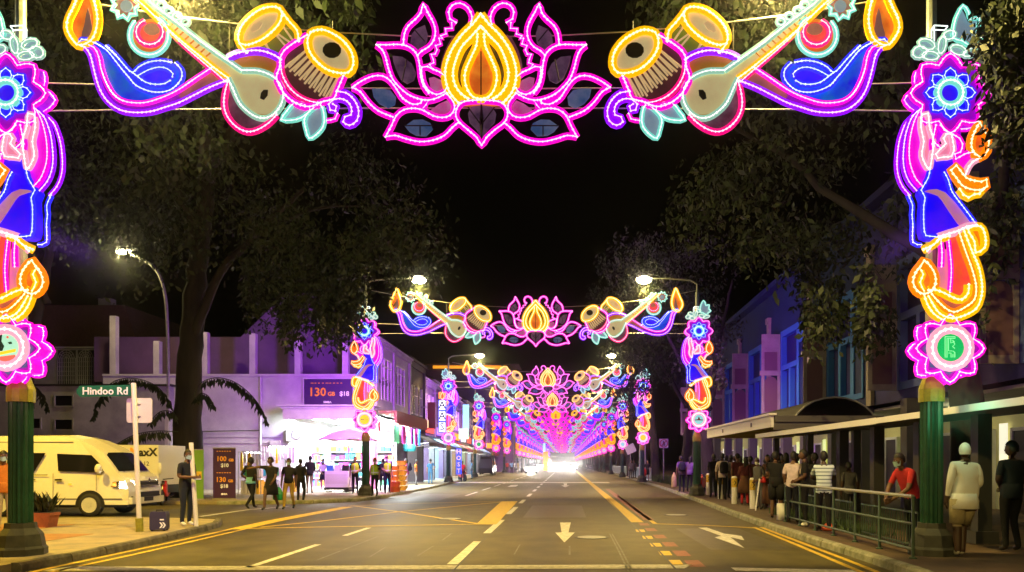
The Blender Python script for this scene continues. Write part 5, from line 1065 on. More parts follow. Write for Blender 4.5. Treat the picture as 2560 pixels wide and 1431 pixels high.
# railing along the right kerb
RY = [11.06, 12.3, 13.4, 14.55, 15.7, 16.8, 18.0]
rl = thing('kerb_railing', (5.22, 11.06, .12), 'green pedestrian railing along the right kerb with pale top rail', 'railing')
rx = lambda y: (5.20 + .16 * (y - 11.06) / 7) - 5.22
for y in RY:
    b = MB('railing'); b.tube([(rx(y), y - 11.06, 0), (rx(y), y - 11.06, .93)], .024, 6); o = b.build('post', parent=rl); MB('railing').lathe([(.06, .002), (.06, .02), (.03, .03)], 8, (rx(y), y - 11.06, 0)).build('foot', parent=o)
for a, c in zip(RY, RY[1:]):
    for z, m, r in ((.93, 'railing_top', .030), (.52, 'railing', .022), (.14, 'railing', .022)): MB(m).tube([(rx(a), a - 11.06, z), (rx(c), c - 11.06, z)], r, 6).build('rail', parent=rl)
def picket(name, x0, y0, x1, y1, h, n, label, m='railing', z=.12, stretch=1):
    t = thing(name, (x0, y0, z), label, 'fence'); L = Vector((x1 - x0, y1 - y0, 0))
    for zz in (.08, h): MB(m).tube([(0, 0, zz), (L.x, L.y, zz)], .018 * stretch, 5).build('rail', parent=t)
    me = None
    for k in range(n + 1):
        if me is None: o = MB(m).tube([(0, 0, .0), (0, 0, h)], .010 * stretch, 4).build('bar', parent=t); me = o.data
        else: o = bpy.data.objects.new('bar', me); C.objects.link(o); o.parent = t
        o.location = L * (k / n)
    return t
picket('low_fence', 5.72, 12.0, 5.85, 14.6, .62, 24, 'low dark picket fence behind near end of the kerb railing'); picket('low_fence', 5.9, 15.2, 6.1, 18.5, .62, 28, 'low dark picket fence behind far end of the kerb railing', 'railing')
picket('verge_fence', 6.75, 58, 7.4, 118, 1.0, 120, 'long pale curving railing far along the right verge', 'railing_top', .12, 2)
# bollards with chevrons
for i, (px, py) in enumerate([(1771, 1238), (1801, 1248), (1836, 1260), (1882, 1272)]):
    p = G(px, py, .12); t = thing('bollard', tuple(p), ['white bollard with yellow chevron band, farthest of the four by the kerb', 'white bollard with clear black chevron on yellow, second from far end', 'white bollard beside the dark robed woman, third from far end', 'white bollard partly behind the queue, closest to railing'][i], 'bollard', 'chevron bollards on the right kerb')
    MB('white_paint').lathe([(.10, 0), (.10, .92), (.08, .96), (.03, .97)], 12).build('shaft', parent=t); MB('paint_yellow').lathe([(.104, .58), (.104, .90)], 12).build('band', parent=t)
    b = MB('print_black'); 
    for dz in (0,):
        b.add([(-.05, -.107, .66), (-.02, -.107, .66), (.05, -.107, .74), (-.02, -.107, .82), (-.05, -.107, .82), (.015, -.107, .74)], [(0, 1, 2, 5), (5, 2, 3, 4)])
    b.build('chevron', parent=t)
# no pedestrians sign on the right
p = G(1659, 1206, .12); t = thing('prohibition_sign', tuple(p), 'white square sign with red circle and slash on grey pole', 'sign'); z = Z_(1109, p.y) - .12; hs_ = 11.5 * p.y / F
MB('galv').tube([(0, 0, 0), (0, 0, z + hs_)], .045, 6).build('pole', parent=t); MB('white_sign').box(-hs_, hs_, -.08, -.05, z - hs_, z + hs_).build('plate', parent=t)
b = MB('sign_red'); b.tube([(hs_ * .82 * math.cos(i * math.pi / 10), -.09, z + hs_ * .82 * math.sin(i * math.pi / 10)) for i in range(20)], hs_ * .09, 5, True); b.tube([(-hs_ * .55, -.09, z - hs_ * .55), (hs_ * .55, -.09, z + hs_ * .55)], hs_ * .07, 5); b.build('ring', parent=t)
b = MB('print_black'); b.ell((-.02, -.085, z + hs_ * .42), .035, .01, .035, 8, 5); b.add([(-.09, -.086, z - .2), (-.04, -.086, z - .2), (.01, -.086, z), (.05, -.086, z - .2), (.1, -.086, z - .19), (.04, -.086, z + .09), (-.05, -.086, z + .09)], [(0, 1, 2, 5, 6), (2, 3, 4, 5)]); b.build('walker', parent=t)
# slim unlit lamp pole, blank diamond sign
p = G(1601, 1205, .12); t = thing('slim_lamp_pole', tuple(p), 'slim dark lamp pole beside woman with red bag on right kerb', 'pole'); MB('galv').lathe([(.12, 0), (.11, 2.4), (.07, 2.5), (.05, 8)], 8).build('mast', parent=t); MB('kerb_dark').lathe([(.3, 0), (.28, .2), (.14, .5)], 8).build('base', parent=t)
t = thing('diamond_sign', (X_(1613, 62), 62, .12), 'grey back of a diamond shaped sign behind slim lamp pole', 'sign'); z = Z_(1100, 62) - .12; b = MB('galv'); b.prism([(-.42, z), (0, z - .42), (.42, z), (0, z + .42)], -.02, .02); b.build('plate', parent=t); MB('galv').tube([(0, .05, 0), (0, .05, z + .3)], .04, 5).build('pole', parent=t)
t = thing('tilted_sign', (X_(1576, 68), 68, .12), 'pale tilted rectangular sign board near the far railing', 'sign'); z = Z_(1123, 68) - .12; b = MB('white_sign'); b.M = Matrix.Translation((0, 0, z)) @ Matrix.Rotation(R(-25), 4, 'Y'); b.box(-.45, .45, -.03, .03, -.4, .4); b.build('plate', parent=t); MB('galv').tube([(0, .05, 0), (0, .05, z)], .04, 5).build('pole', parent=t)
# wires: yellow and teal far post
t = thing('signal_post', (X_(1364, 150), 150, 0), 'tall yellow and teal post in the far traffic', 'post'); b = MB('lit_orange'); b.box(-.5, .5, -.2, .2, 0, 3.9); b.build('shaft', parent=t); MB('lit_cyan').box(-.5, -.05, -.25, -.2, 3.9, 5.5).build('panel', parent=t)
# far crossing bridge closing the street
t = thing('far_bridge', (X_(1420, 430), 430, 0), 'dark green footbridge closing the far end of the street', 'bridge'); MB('black_matt').box(-16, 16, 0, 5, 5.2, 8.6).build('deck', parent=t); MB('lit_white').box(-15, 15, -.1, 0, 8.7, 9.6).build('light_strip', parent=t)
[MB('wall_grey').box(x - 1, x + 1, 0, 3, 0, 5.2).build('pier', parent=t) for x in (-15, 15)]
# ------------------------------------------------------------------ trees
def leaves(mb, clumps, size, seed, droop=.75, mats=('leaf_dark', 'leaf_mid')):
    rnd = random.Random(seed); g = rnd.gauss; u = rnd.uniform
    for c, r, n, hang in clumps:
        mb.m(mats[0] if rnd.random() < .6 else mats[1])
        for _ in range(n):
            q = Vector((g(0, 1), g(0, 1), g(0, .85))).normalized() * r * u(0, 1) ** .42; x, y, z = q.x, q.y, q.z
            if hang:
                a = rnd.randrange(9); x = math.cos(a * 2.4) * r * .5 * ((a % 3) + 1) / 3 + g(0, .07) * r; y = math.sin(a * 2.4) * r * .5 * ((a % 3) + 1) / 3 + g(0, .07) * r; z = -u(0, 1.7) * r * (1 + .4 * (a % 2))
            p = Vector((c[0] + x, c[1] + y, c[2] + z)); s = size * rnd.choice((.45, .6, .8, 1, 1.2, 1.55))
            d = Vector((g(0, 1), g(0, 1), -droop * 1.6 + g(0, .6))).normalized(); w = d.cross(Vector((g(0, 1), g(0, 1), g(0, 1)))).normalized() * s * u(.16, .28)
            m = p + d * s * .5
            mb.add([p, m - w, p + d * s, m + w], [(0, 1, 2, 3)])
def limb(mb, pts, r0, r1, n=8, seed=0):
    p = catmull(pts, step=.5); N = len(p); rnd = random.Random(seed)
    mb.tube([(x + rnd.gauss(0, .03), y + rnd.gauss(0, .03), z) for x, y, z in p], [r0 + (r1 - r0) * (i / max(1, N - 1)) ** .8 for i in range(N)], n)
def tree(loc, label, trunk, limbs, clumps, size, seed, group=None, droop=.75, mats=('leaf_dark', 'leaf_mid')):
    t = thing('street_tree', loc, label, 'tree', group); L = Vector(loc)
    b = MB('bark'); b.M = Matrix.Translation(-L); limb(b, trunk[0], trunk[1], trunk[2], 12, seed); b.build('trunk', parent=t, smooth=True)
    for k, (p, r0, r1) in enumerate(limbs): b = MB('bark'); b.M = Matrix.Translation(-L); limb(b, p, r0, r1, 7, seed + k); b.build('limb', parent=t, smooth=True)
    b = MB(); b.M = None; leaves(b, [((c[0] - L.x, c[1] - L.y, c[2] - L.z), r, n, h) for c, r, n, h in clumps], size, seed, droop, mats); b.build('crown', parent=t)
    return t
w3 = lambda px, py, Y: tuple(W(px, py, Y))
rn = random.Random(11)
def scat(n, x0, x1, y0, y1, Y0, Y1, r0, r1, cnt, hang=False):
    return [(w3(rn.uniform(x0, x1), rn.uniform(y0, y1), rn.uniform(Y0, Y1)), rn.uniform(r0, r1), cnt, hang) for _ in range(n)]
bx, by = X_(468, 31), 31
tree((bx, by, .0), 'huge dark rain tree on the side road corner behind the curved lamp post',
     ([(bx - .1, by, 0), (bx, by, 1), (bx + .05, by, 4), w3(478, 830, 31), w3(500, 620, 31), w3(520, 420, 30)], .66, .30),
     [([w3(480, 860, 31), w3(540, 700, 30.5), w3(640, 585, 30), w3(760, 470, 29)], .24, .08), ([w3(500, 600, 31), w3(420, 430, 29), w3(330, 250, 26)], .3, .1), ([w3(520, 420, 30), w3(640, 250, 25), w3(760, 90, 20)], .3, .09), ([w3(515, 440, 30), w3(500, 250, 24), w3(480, 60, 18)], .34, .14), ([w3(640, 585, 30), w3(800, 520, 30), w3(950, 520, 30)], .10, .04)],
     scat(34, 280, 1040, 330, 640, 26, 34, 1.4, 2.4, 300) + scat(16, 620, 900, 560, 700, 27, 31, .9, 1.4, 300, True) + scat(4, 690, 760, 690, 760, 29, 30, .6, .9, 260, True) + scat(9, 790, 890, 690, 760, 29, 30, .7, 1.0, 320, True) + scat(5, 900, 1040, 560, 640, 29, 30, .6, 1.0, 260, True)
     + scat(26, 330, 900, -160, 150, 14, 19, .6, 1.1, 260) + scat(14, 300, 700, 100, 420, 17, 22, .8, 1.3, 170), .21, 5)
tree((X_(150, 40) - 2, 40, 0), 'dark leafy tree standing behind the left hanging dancer', ([(X_(150, 40) - 2, 40, 0), (X_(150, 40) - 1.8, 40, 6), w3(130, 600, 40)], .4, .2), [([w3(120, 760, 40), w3(60, 620, 39), w3(20, 480, 38)], .2, .08)], scat(26, -60, 300, 250, 620, 34, 42, 1.6, 2.6, 220) + scat(8, -20, 290, 40, 260, 20, 26, 1.0, 1.5, 200), .24, 6)
# epiphyte fronds on the trunk
def fern(label, fronds, Y):
    o = Vector(w3(468, 1040, Y)); t = thing('hanging_fern', tuple(o), label, 'fern', 'drooping ferns on the big tree'); rnd = random.Random(len(fronds) + int(fronds[0][0][0]))
    for fr in fronds:
        P = [W(px, py, Y) - o for px, py in fr]; pts = [Vector(p) for p in catmull([tuple(p) for p in P], step=.08)]
        b = MB('leaf_fern'); b.tube(pts, .018, 4); N = len(pts)
        for i, p in enumerate(pts):
            if i < N * .18: continue
            for s in (-1, 1):
                L = rnd.uniform(.28, .5) * (1 if i < N * .85 else .7); d = Vector((rnd.gauss(.05 * s, .22), s * rnd.uniform(.15, .6), -1)).normalized() * L; w = Vector((.055, .01, .02)); m = p + d * .55
                b.add([p, m - w, p + d, m + w], [(0, 1, 2, 3)])
        b.build('frond', parent=t)
fern('dark fern frond arching right from the big tree trunk', [[(482, 1000), (500, 960), (540, 945), (585, 955), (625, 985), (652, 1020), (668, 1055)], [(480, 1010), (500, 985), (520, 990), (535, 1015)]], 30.2)
fern('dark fern fronds arching left from the big tree trunk', [[(445, 1060), (420, 1000), (385, 962), (330, 946), (280, 957), (247, 1000), (232, 1045)], [(445, 1080), (390, 1078), (335, 1088), (290, 1112)], [(445, 1050), (430, 1030), (400, 1030), (375, 1055)]], 30.0)
fern('dark palm frond at left edge behind the green lamp post', [[(20, 990), (55, 962), (85, 965), (108, 990), (118, 1020)], [(30, 985), (60, 985), (80, 1005)]], 30.4)
# right side trees
def rt(px, Y, lean, label, clumps, limbs=(), r=.32, seed=1, size=.2, **k):
    x = X_(px, Y); top = 7.5
    return tree((x, Y, .1), label, ([(x, Y, .1), (x + lean * .3, Y, 2.5), (x + lean, Y, 5.5), (x + lean * 1.6, Y, 9)], r, r * .6), list(limbs), clumps, size, seed, 'trees along the right pavement', **k)
x2 = X_(1775, 41)
rt(1775, 41, -.6, 'street tree behind second right lamp post with pale clustered leaves', scat(26, 1560, 1830, 600, 830, 37, 45, .8, 1.5, 210) + scat(9, 1680, 1800, 820, 960, 37, 41, .5, .9, 160), [([(x2, 41, 4.5), w3(1700, 900, 40), w3(1640, 780, 39)], .16, .06), ([(x2, 41, 5), w3(1800, 850, 41), w3(1830, 700, 41)], .18, .06)], .42, 21, .2)
rt(1712, 52, .5, 'leaning street tree with dark trunk left of second right lamp post', scat(22, 1520, 1700, 640, 900, 46, 55, .9, 1.6, 200) + scat(8, 1560, 1690, 860, 1000, 46, 50, .6, 1.0, 170), [([w3(1716, 1020, 52), w3(1660, 920, 51), w3(1600, 820, 50)], .18, .06)], .40, 22, .22)
rt(1640, 64, -.4, 'street tree with dark trunk near woman with red bag', scat(18, 1470, 1640, 700, 950, 55, 66, 1.0, 1.8, 180), [], .42, 23, .25)
rt(1575, 82, -.6, 'far street tree lit yellow beside the far right dancers', scat(14, 1520, 1600, 880, 1060, 70, 84, 1.0, 1.7, 170), [], .4, 24, .28)
rt(1545, 110, .4, 'farthest street tree on right at end of curving railing', scat(10, 1505, 1570, 960, 1090, 100, 120, 1.2, 2.0, 150), [], .4, 25, .34)
tree((9.6, 17.5, .1), 'big dark tree with hanging leaf strands over the covered walkway', ([(9.6, 17.5, .1), (9.5, 17.5, 3), (9.2, 17.6, 6), (8.5, 18, 10), (8, 18.5, 13)], .42, .24),
     [([(9.1, 17.6, 6.3), w3(2100, 500, 19), w3(1950, 380, 20), w3(1800, 300, 20)], .18, .05), ([(8.5, 18, 10), w3(2000, 150, 17), w3(1860, 40, 16)], .2, .06), ([(9.2, 17.6, 6), w3(2480, 560, 17), w3(2540, 300, 15)], .2, .07)],
     scat(22, 1700, 2150, 330, 640, 18, 26, .8, 1.5, 230) + scat(9, 1960, 2240, 560, 800, 18, 23, .5, .8, 210, True) + scat(4, 2000, 2160, 720, 820, 19, 22, .35, .5, 150, True) + scat(24, 1640, 2180, -160, 160, 13.5, 18, .6, 1.1, 240) + scat(10, 1750, 2250, 120, 330, 16, 20, .8, 1.3, 190) + scat(10, 2400, 2560, 420, 700, 15, 19, .6, 1.0, 180, True) + scat(5, 2230, 2330, 300, 600, 17, 20, .5, .9, 150, True) + scat(4, 2130, 2240, 640, 820, 16, 20, .35, .55, 170, True), .19, 31)
tree((8.6, 10.2, .1), 'near glossy leaved tree filling top right corner of the view', ([(8.6, 10.2, .1), (8.6, 10.2, 3), (8.4, 10.3, 6), (8.0, 10.5, 9)], .3, .2), [([(8.4, 10.3, 6), w3(2540, 200, 10.6), w3(2480, 60, 10.6)], .1, .03)],
     scat(16, 2475, 2600, -40, 260, 10.3, 11.2, .3, .5, 170) + scat(7, 2500, 2600, 240, 420, 10.3, 11, .25, .4, 130), .13, 33)
# ------------------------------------------------------------------ vehicles (local: front at x=0 pointing +x, near side y<0)
mat('van_black', (.012, .012, .014), .3); mat('car_teal', (.05, .28, .30), .3); mat('car_silver', (.45, .47, .48), .3, .5); mat('car_dark', (.02, .02, .025), .25); mat('car_gold', (.55, .38, .08), .3); mat('amber', (1, .45, .05), .3, emit=.6)
def wheel(t, x, y, r, s):
    w = MB('rubber'); w.M = Matrix.Translation((x, y, r)) @ Matrix.Rotation(R(90), 4, 'X'); w.lathe([(r * .82, -.10), (r, -.07), (r, .07), (r * .82, .10)], 20); o = w.build('wheel', parent=t)
    b = MB('alloy'); b.M = Matrix.Translation((x, y + s * .105, r)) @ Matrix.Rotation(R(90), 4, 'X')
    b.lathe([(r * .60, -.004), (r * .66, -.012), (r * .66, .012), (r * .60, .004)], 20)
    for k in range(6):
        a = k * math.pi / 3; c, s2 = math.cos(a), math.sin(a); q = lambda d, e: (c * d - s2 * e, s2 * d + c * e, -s * -.0)
        b.add([(*q(.04, -.05)[:2], .008 * -s), (*q(r * .62, -.035)[:2], .008 * -s), (*q(r * .62, .035)[:2], .008 * -s), (*q(.04, .05)[:2], .008 * -s)], [(0, 1, 2, 3)])
    b.lathe([(.06, -.014), (.06, .014)], 10); b.build('rim', parent=o); return o
def minibus(loc, rz, label, paint, lit=True, detail=True):
    t = thing('minibus', loc, label, 'van', None, rz)
    hw = lambda z: .86 - (.10 * (z - 1.15) if z > 1.15 else 0) - (.12 * (z - 1.9) if z > 1.9 else 0)
    prof = [(-4.82, .34), (-4.86, .9), (-4.80, 1.5), (-4.70, 2.05), (-4.55, 2.24), (-4.2, 2.32), (-2.0, 2.34), (-1.55, 2.24), (-1.15, 2.06), (-.80, 1.86), (-.55, 1.55), (-.34, 1.27), (-.14, 1.14), (-.05, 1.0), (-.0, .72), (-.02, .34)]
    n = len(prof); b = MB(paint)
    b.add([(x, -hw(z), z) for x, z in prof], [tuple(range(n))]); b.add([(x, hw(z), z) for x, z in prof], [tuple(range(n))[::-1]])
    inn = [(x, -hw(z), z) for x, z in prof] + [(x + (.10 if i > 8 else 0), 0, z + (.05 if 4 < i < 9 else 0)) for i, (x, z) in enumerate(prof)] + [(x, hw(z), z) for x, z in prof]
    b.add(inn, [(i, i + 1, n + i + 1, n + i) for i in range(n - 1)] + [(n + i, n + i + 1, 2 * n + i + 1, 2 * n + i) for i in range(n - 1)])
    b.build('body', parent=t, smooth=False)
    MB('dark').box(-4.7, -.1, -.8, .8, .26, .34).build('underbody', parent=t)
    for s in (-1, 1):
        P = lambda pts, off=.006: [(x, s * (hw(z) + off), z) for x, z in pts]
        def fc(nm, m, pts, par=t, off=.006): b = MB(m); b.add(P(pts, off), [tuple(range(len(pts)))]); return b.build(nm, parent=par)
        fc('side_window', 'glass_dark', [(-4.5, 1.32), (-2.75, 1.30), (-2.45, 1.84), (-4.5, 1.86)]); fc('side_window', 'glass_dark', [(-2.05, 1.32), (-.72, 1.28), (-.88, 1.55), (-1.12, 1.78), (-2.12, 1.82)])
        for x in (-3.6,): fc('window_pillar', paint, [(x, 1.33), (x + .05, 1.33), (x + .05, 1.84), (x, 1.84)], off=.008)
        d = MB('dark'); [d.add([(x, s * (hw(.8) + .004), z0), (x + .015, s * (hw(.8) + .004), z0), (x + .015, s * (hw(1.2) + .004), z1), (x, s * (hw(1.2) + .004), z1)], [(0, 1, 2, 3)]) for x, z0, z1 in ((-2.2, .5, 1.25), (-.95, .75, 1.2))]; d.build('door_gap', parent=t)
        h = MB('chrome'); h.box(-2.12, -1.92, s * (hw(1.05) + .0), s * (hw(1.05) + .035), 1.04, 1.09); h.build('door_handle', parent=t)
        m = MB(paint); m.ell((-.78, s * 1.02, 1.38), .10, .09, .15, 10, 6); m.tube([(-.78, s * .8, 1.30), (-.78, s * .97, 1.34)], .03, 6); m.build('mirror', parent=t)
        hl = MB('headlight' if lit else 'chrome'); hl.add([(-.03, s * .80, .80), (.02, s * .56, .80), (-.02, s * .58, 1.02), (-.09, s * .82, 1.05)], [(0, 1, 2, 3)]); hlo = hl.build('headlight', parent=t)
        sd = MB('chrome'); sd.add([(-.52, s * .868, .86), (-.04, s * .868, .80), (-.10, s * .868, 1.04), (-.46, s * .868, 1.0)], [(0, 1, 2, 3)]); sd.build('lamp_cover', parent=t)
        gl_ = MB('headlight' if lit else 'chrome'); gl_.add([(-.26, s * .871, .835), (-.05, s * .871, .815), (-.10, s * .871, 1.02), (-.26, s * .871, 1.0)], [(0, 1, 2, 3)]); gl_.build('headlight_lens', parent=hlo)
        tr = MB('dark'); tr.box(-4.7, -2.35, s * (hw(1.2) + .001), s * (hw(1.2) + .01), 1.195, 1.215); tr.box(-4.55, -1.7, s * (hw(2.16) - .01), s * (hw(2.16) + .012), 2.15, 2.165); tr.box(-4.75, -.2, s * .862, s * .872, .50, .52); tr.build('trim_line', parent=t)
        fc('fuel_flap', 'wall_white', [(-4.45, .80), (-4.25, .80), (-4.25, 1.0), (-4.45, 1.0)], off=.005); fc('side_marker', 'amber', [(-1.75, .92), (-1.65, .92), (-1.65, .96), (-1.75, .96)])
        am = MB('amber'); am.add([(-.5, s * .872, .88), (-.36, s * .872, .87), (-.36, s * .872, .99), (-.46, s * .872, .98)], [(0, 1, 2, 3)]); am.build('indicator', parent=t)
        fg = MB('dark'); fg.box(-.06, .015, s * .60, s * .76, .44, .58); fgo = fg.build('fog_light', parent=t); MB('chrome').ell((.016, s * .68, .51), .015, .05, .05, 8, 5).build('lens', parent=fgo)
        for x in (-1.12, -3.7):
            b = MB('dark'); N = 14; b.add([(x + .43 * math.cos(math.pi * i / N), s * (.866), .31 + .45 * math.sin(math.pi * i / N)) for i in range(N + 1)] + [(x - .43, s * .866, .27), (x + .43, s * .866, .27)], [tuple(range(N + 3))]); b.build('wheel_arch', parent=t)
            wheel(t, x, s * .80, .335, s)
        st = MB('paint_faint'); st.add([(-4.3, s * (hw(1.1) + .005), 1.05), (-2.7, s * (hw(1.1) + .005), 1.05), (-2.7, s * (hw(1.1) + .005), 1.09), (-4.3, s * (hw(1.1) + .005), 1.09)], [(0, 1, 2, 3)]); st.build('side_stripe', parent=t)
    b = MB('glass_dark'); A = [(-.80, 1.84), (-.55, 1.55), (-.36, 1.30)]
    vs = []
    for x, z in A: vs += [(x + .012, -hw(z) + .08, z + .012), (x + .112, 0, z + .03), (x + .012, hw(z) - .08, z + .012)]
    b.add(vs, [(3 * i + j, 3 * i + j + 1, 3 * i + j + 4, 3 * i + j + 3) for i in range(2) for j in range(2)]); b.build('windscreen', parent=t)
    b = MB('chrome'); b.box(.06, .11, -.5, .5, .98, 1.03); b.box(.06, .12, -.5, .5, .86, .90); b.build('grille', parent=t); MB('dark').box(.05, .10, -.5, .5, .90, .98).build('grille_gap', parent=t); MB('dark').box(.04, .105, -.56, .56, .55, .70).build('air_intake', parent=t)
    MB(paint).box(-.02, .09, -.84, .84, .36, .55).build('bumper', parent=t); MB('print_black').box(.09, .10, -.24, .24, .42, .54).build('number_plate', parent=t)
    MB('chrome').ell((.115, 0, 1.06), .01, .06, .045, 10, 6).build('badge', parent=t)
    [MB('black_plastic').tube([(-.30, y, 1.30), (-.42, y + .5, 1.40)], .012, 4).build('wiper', parent=t) for y in (-.6, -.05)]
    return t
minibus((-12.62, 22.25, 0), 0, 'white high roof minibus parked on the side road, headlight lit', 'van_white')
MB('lit_white')
lamp('SPOT', 'headlamp', (-12.2, 21.6, .92), 60, (1, .97, .9), None, .05, (R(90), 0, R(-80)), R(70))
minibus((-9.9, 97, 0), R(90), 'black van parked by the left kerb beyond the second arch', 'van_black', False)
# white box lorry behind
t = thing('box_lorry', (X_(345, 27), 26.9, 0), 'white box lorry with MaxX lettering behind the minibus', 'lorry'); k_ = 27 / F
MB('white_paint').box(-80 * k_, 55 * k_, 0, 1.9, .75, Z_(1113, 27)).build('cargo_box', parent=t); MB('black_plastic').box(-80 * k_, 56 * k_, .1, 1.8, .45, .74).build('chassis', parent=t)
text('lettering', 'M', .44, (-.02 - .05, -.006, Z_(1132, 27)), FRONT, 'print_orange', t, bold=.015); text('lettering', 'axX', .40, (.42, -.006, Z_(1132, 27)), FRONT, 'print_black', t, bold=.015); text('lettering', '12', .22, (.36, -.006, Z_(1160, 27)), FRONT, 'print_black', t)
m = MB('white_paint'); m.ell((62 * k_, -.1, Z_(1172, 27)), .10, .08, .22, 8, 6); m.tube([(52 * k_, 0, Z_(1165, 27)), (62 * k_, -.1, Z_(1165, 27))], .02, 5); m.build('mirror', parent=t)
[wheel(t, x, .2, .38, -1) for x in (-60 * k_, 35 * k_)]
def car(loc, rz, label, paint, on=True, group='cars in the far traffic'):
    t = thing('car', loc, label, 'car', group, rz)
    P = [(-4.3, .35), (-4.35, .8), (-4.1, .98), (-3.5, 1.05), (-2.9, 1.42), (-1.7, 1.46), (-1.0, 1.02), (-.15, .86), (0, .6), (-.02, .3)]
    hw = lambda z: .87 - (.35 * (z - .95) if z > .95 else 0); n = len(P); b = MB(paint)
    b.add([(x, -hw(z), z) for x, z in P] + [(x, hw(z), z) for x, z in P], [tuple(range(n)), tuple(range(n, 2 * n))[::-1]] + [(i, i + 1, n + i + 1, n + i) for i in range(n - 1)]); b.build('body', parent=t)
    b = MB('glass_dark'); b.add([(-1.02, -.78, 1.05), (-1.02, .78, 1.05), (-1.66, .66, 1.44), (-1.66, -.66, 1.44)], [(0, 1, 2, 3)])
    for v in b.v: pass
    b.M = None; b.v = [(x + .02, y, z + .02) for x, y, z in b.v]; b.build('windscreen', parent=t)
    for s in (-1, 1):
        b = MB('glass_dark'); b.add([(-3.3, s * (hw(1.08) + .01), 1.08), (-1.15, s * (hw(1.08) + .01), 1.06), (-1.75, s * (hw(1.38) + .01), 1.38), (-2.85, s * (hw(1.38) + .01), 1.36)], [(0, 1, 2, 3)]); b.build('side_window', parent=t)
        MB('headlight' if on else 'chrome').ell((-.04, s * .60, .66), .06, .24, .13, 8, 5).build('headlight', parent=t); MB(paint).ell((-1.25, s * .95, 1.02), .08, .09, .07, 8, 5).build('mirror', parent=t)
        for x in (-.85, -3.45): wheel(t, x, s * .8, .31, s)
    MB('dark').box(-.02, .02, -.5, .5, .42, .58).build('grille', parent=t); MB('white_sign').box(.02, .03, -.22, .22, .44, .54).build('number_plate', parent=t)
    if on: lamp('SPOT', 'headlamp', (.15, 0, .66), 1700, (1, .95, .85), t, .1, (R(84), 0, R(-90)), R(110))
    return t
for px, Y, p, on, lab in [(1327, 108, 'car_silver', True, 'pale silver car with headlights on in the left far lane'), (1432, 152, 'car_teal', True, 'teal taxi with bright headlights in the right far lane'), (1398, 160, 'car_silver', True, 'silver car with dazzling headlights at centre of far traffic'), (1476, 165, 'car_dark', False, 'dark unlit car at the right kerb beside far railing'), (1372, 185, 'car_gold', True, 'yellow car between silver car and orange post in far traffic'), (1410, 230, 'car_dark', True, 'dark car behind the dazzling silver car in far traffic'), (1352, 215, 'car_silver', True, 'farthest silver car near left kerb behind orange post'), (1437, 250, 'car_gold', True, 'farthest yellow car in right lane behind the teal taxi')]:
    car((X_(px, Y), Y, 0), R(-90), lab, p, on)
def motorbike(loc, rz, label):
    t = thing('motorbike', loc, label, 'motorbike', None, rz)
    for x in (0, -1.25):
        w = MB('rubber'); w.M = Matrix.Translation((x, 0, .3)) @ Matrix.Rotation(R(90), 4, 'X'); w.lathe([(.22, -.04), (.3, -.03), (.3, .03), (.22, .04)], 14); o = w.build('wheel', parent=t); r = MB('alloy'); r.M = w.M; r.lathe([(.05, -.03), (.2, -.01), (.2, .01), (.05, .03)], 12); r.build('rim', parent=o)
    b = MB('sign_red'); b.prism([(-.15, .35), (-.1, .75), (-.3, .9), (-.55, .7), (-1.0, .72), (-1.35, .62), (-1.1, .4), (-.5, .3)], -.12, .12); b.build('fairing', parent=t)
    MB('black_plastic').prism([(-.5, .72), (-.55, .8), (-1.2, .84), (-1.25, .74)], -.13, .13).build('seat', parent=t); MB('steel').tube([(0, 0, .3), (-.22, 0, .95)], .03, 6).build('fork', parent=t); MB('black_plastic').tube([(-.3, -.34, .98), (-.22, 0, .95), (-.3, .34, .98)], .02, 6).build('handlebar', parent=t); MB('chrome').ell((-.08, 0, .82), .07, .09, .09, 8, 5).build('headlight', parent=t); MB('chrome').tube([(-.5, .16, .3), (-1.4, .18, .34)], .04, 6).build('exhaust', parent=t)
    return t
motorbike((X_(1163, 62), 62, 0), R(-60), 'red and black motorbike parked at the left kerb'); motorbike((X_(412, 27.2), 27.0, 0), R(-70), 'motorbike parked behind the curved lamp post near lorry')
motorbike((X_(1748, 33), 33, .12), R(-110), 'motorbike parked in shadow behind second right lamp post')
# ------------------------------------------------------------------ people: one skinned body each
import numpy as np
SK = {'brown': (.12, .06, .034), 'dark': (.05, .025, .016), 'tan': (.30, .17, .10)}
for k_, c_ in SK.items(): mat('skin_' + k_, c_, .55)
mat('hair_black', (.004, .0035, .0035), .6); mat('hair_grey', (.20, .19, .18), .6); mat('shoe_dark', (.02, .02, .02), .5); mat('shoe_white', (.6, .6, .6), .5); mat('mask_blue', (.35, .55, .65), .8); mat('mask_white', (.7, .72, .72), .8); mat('eye_white', (.6, .6, .58), .4); mat('lip', (.16, .06, .05), .5)
def cl(n, c): return mat('cloth_' + n, c, .9, col2=tuple(x * .72 for x in c), scale=7)
for n_, c_ in [('black', (.005, .005, .006)), ('navy', (.006, .009, .022)), ('denim', (.010, .016, .04)), ('bluegrey', (.008, .014, .025)), ('mustard', (.50, .33, .04)), ('sky', (.16, .42, .62)), ('khaki', (.40, .34, .22)), ('offwhite', (.62, .60, .60)), ('pinkwhite', (.62, .52, .55)), ('red', (.48, .02, .025)), ('brown', (.12, .05, .025)), ('maroon', (.10, .015, .02)), ('purple', (.14, .08, .22)), ('grey', (.12, .12, .12)), ('yellowish', (.5, .4, .18)), ('hivis', (.55, .85, .02)), ('pink', (.55, .10, .25)), ('bluejean', (.05, .18, .32)), ('white', (.78, .78, .76)), ('orange', (.6, .2, .02)), ('green', (.03, .30, .10))]: cl(n_, c_)
ST = [('stripe', 'white', (.55, .66, .74))]
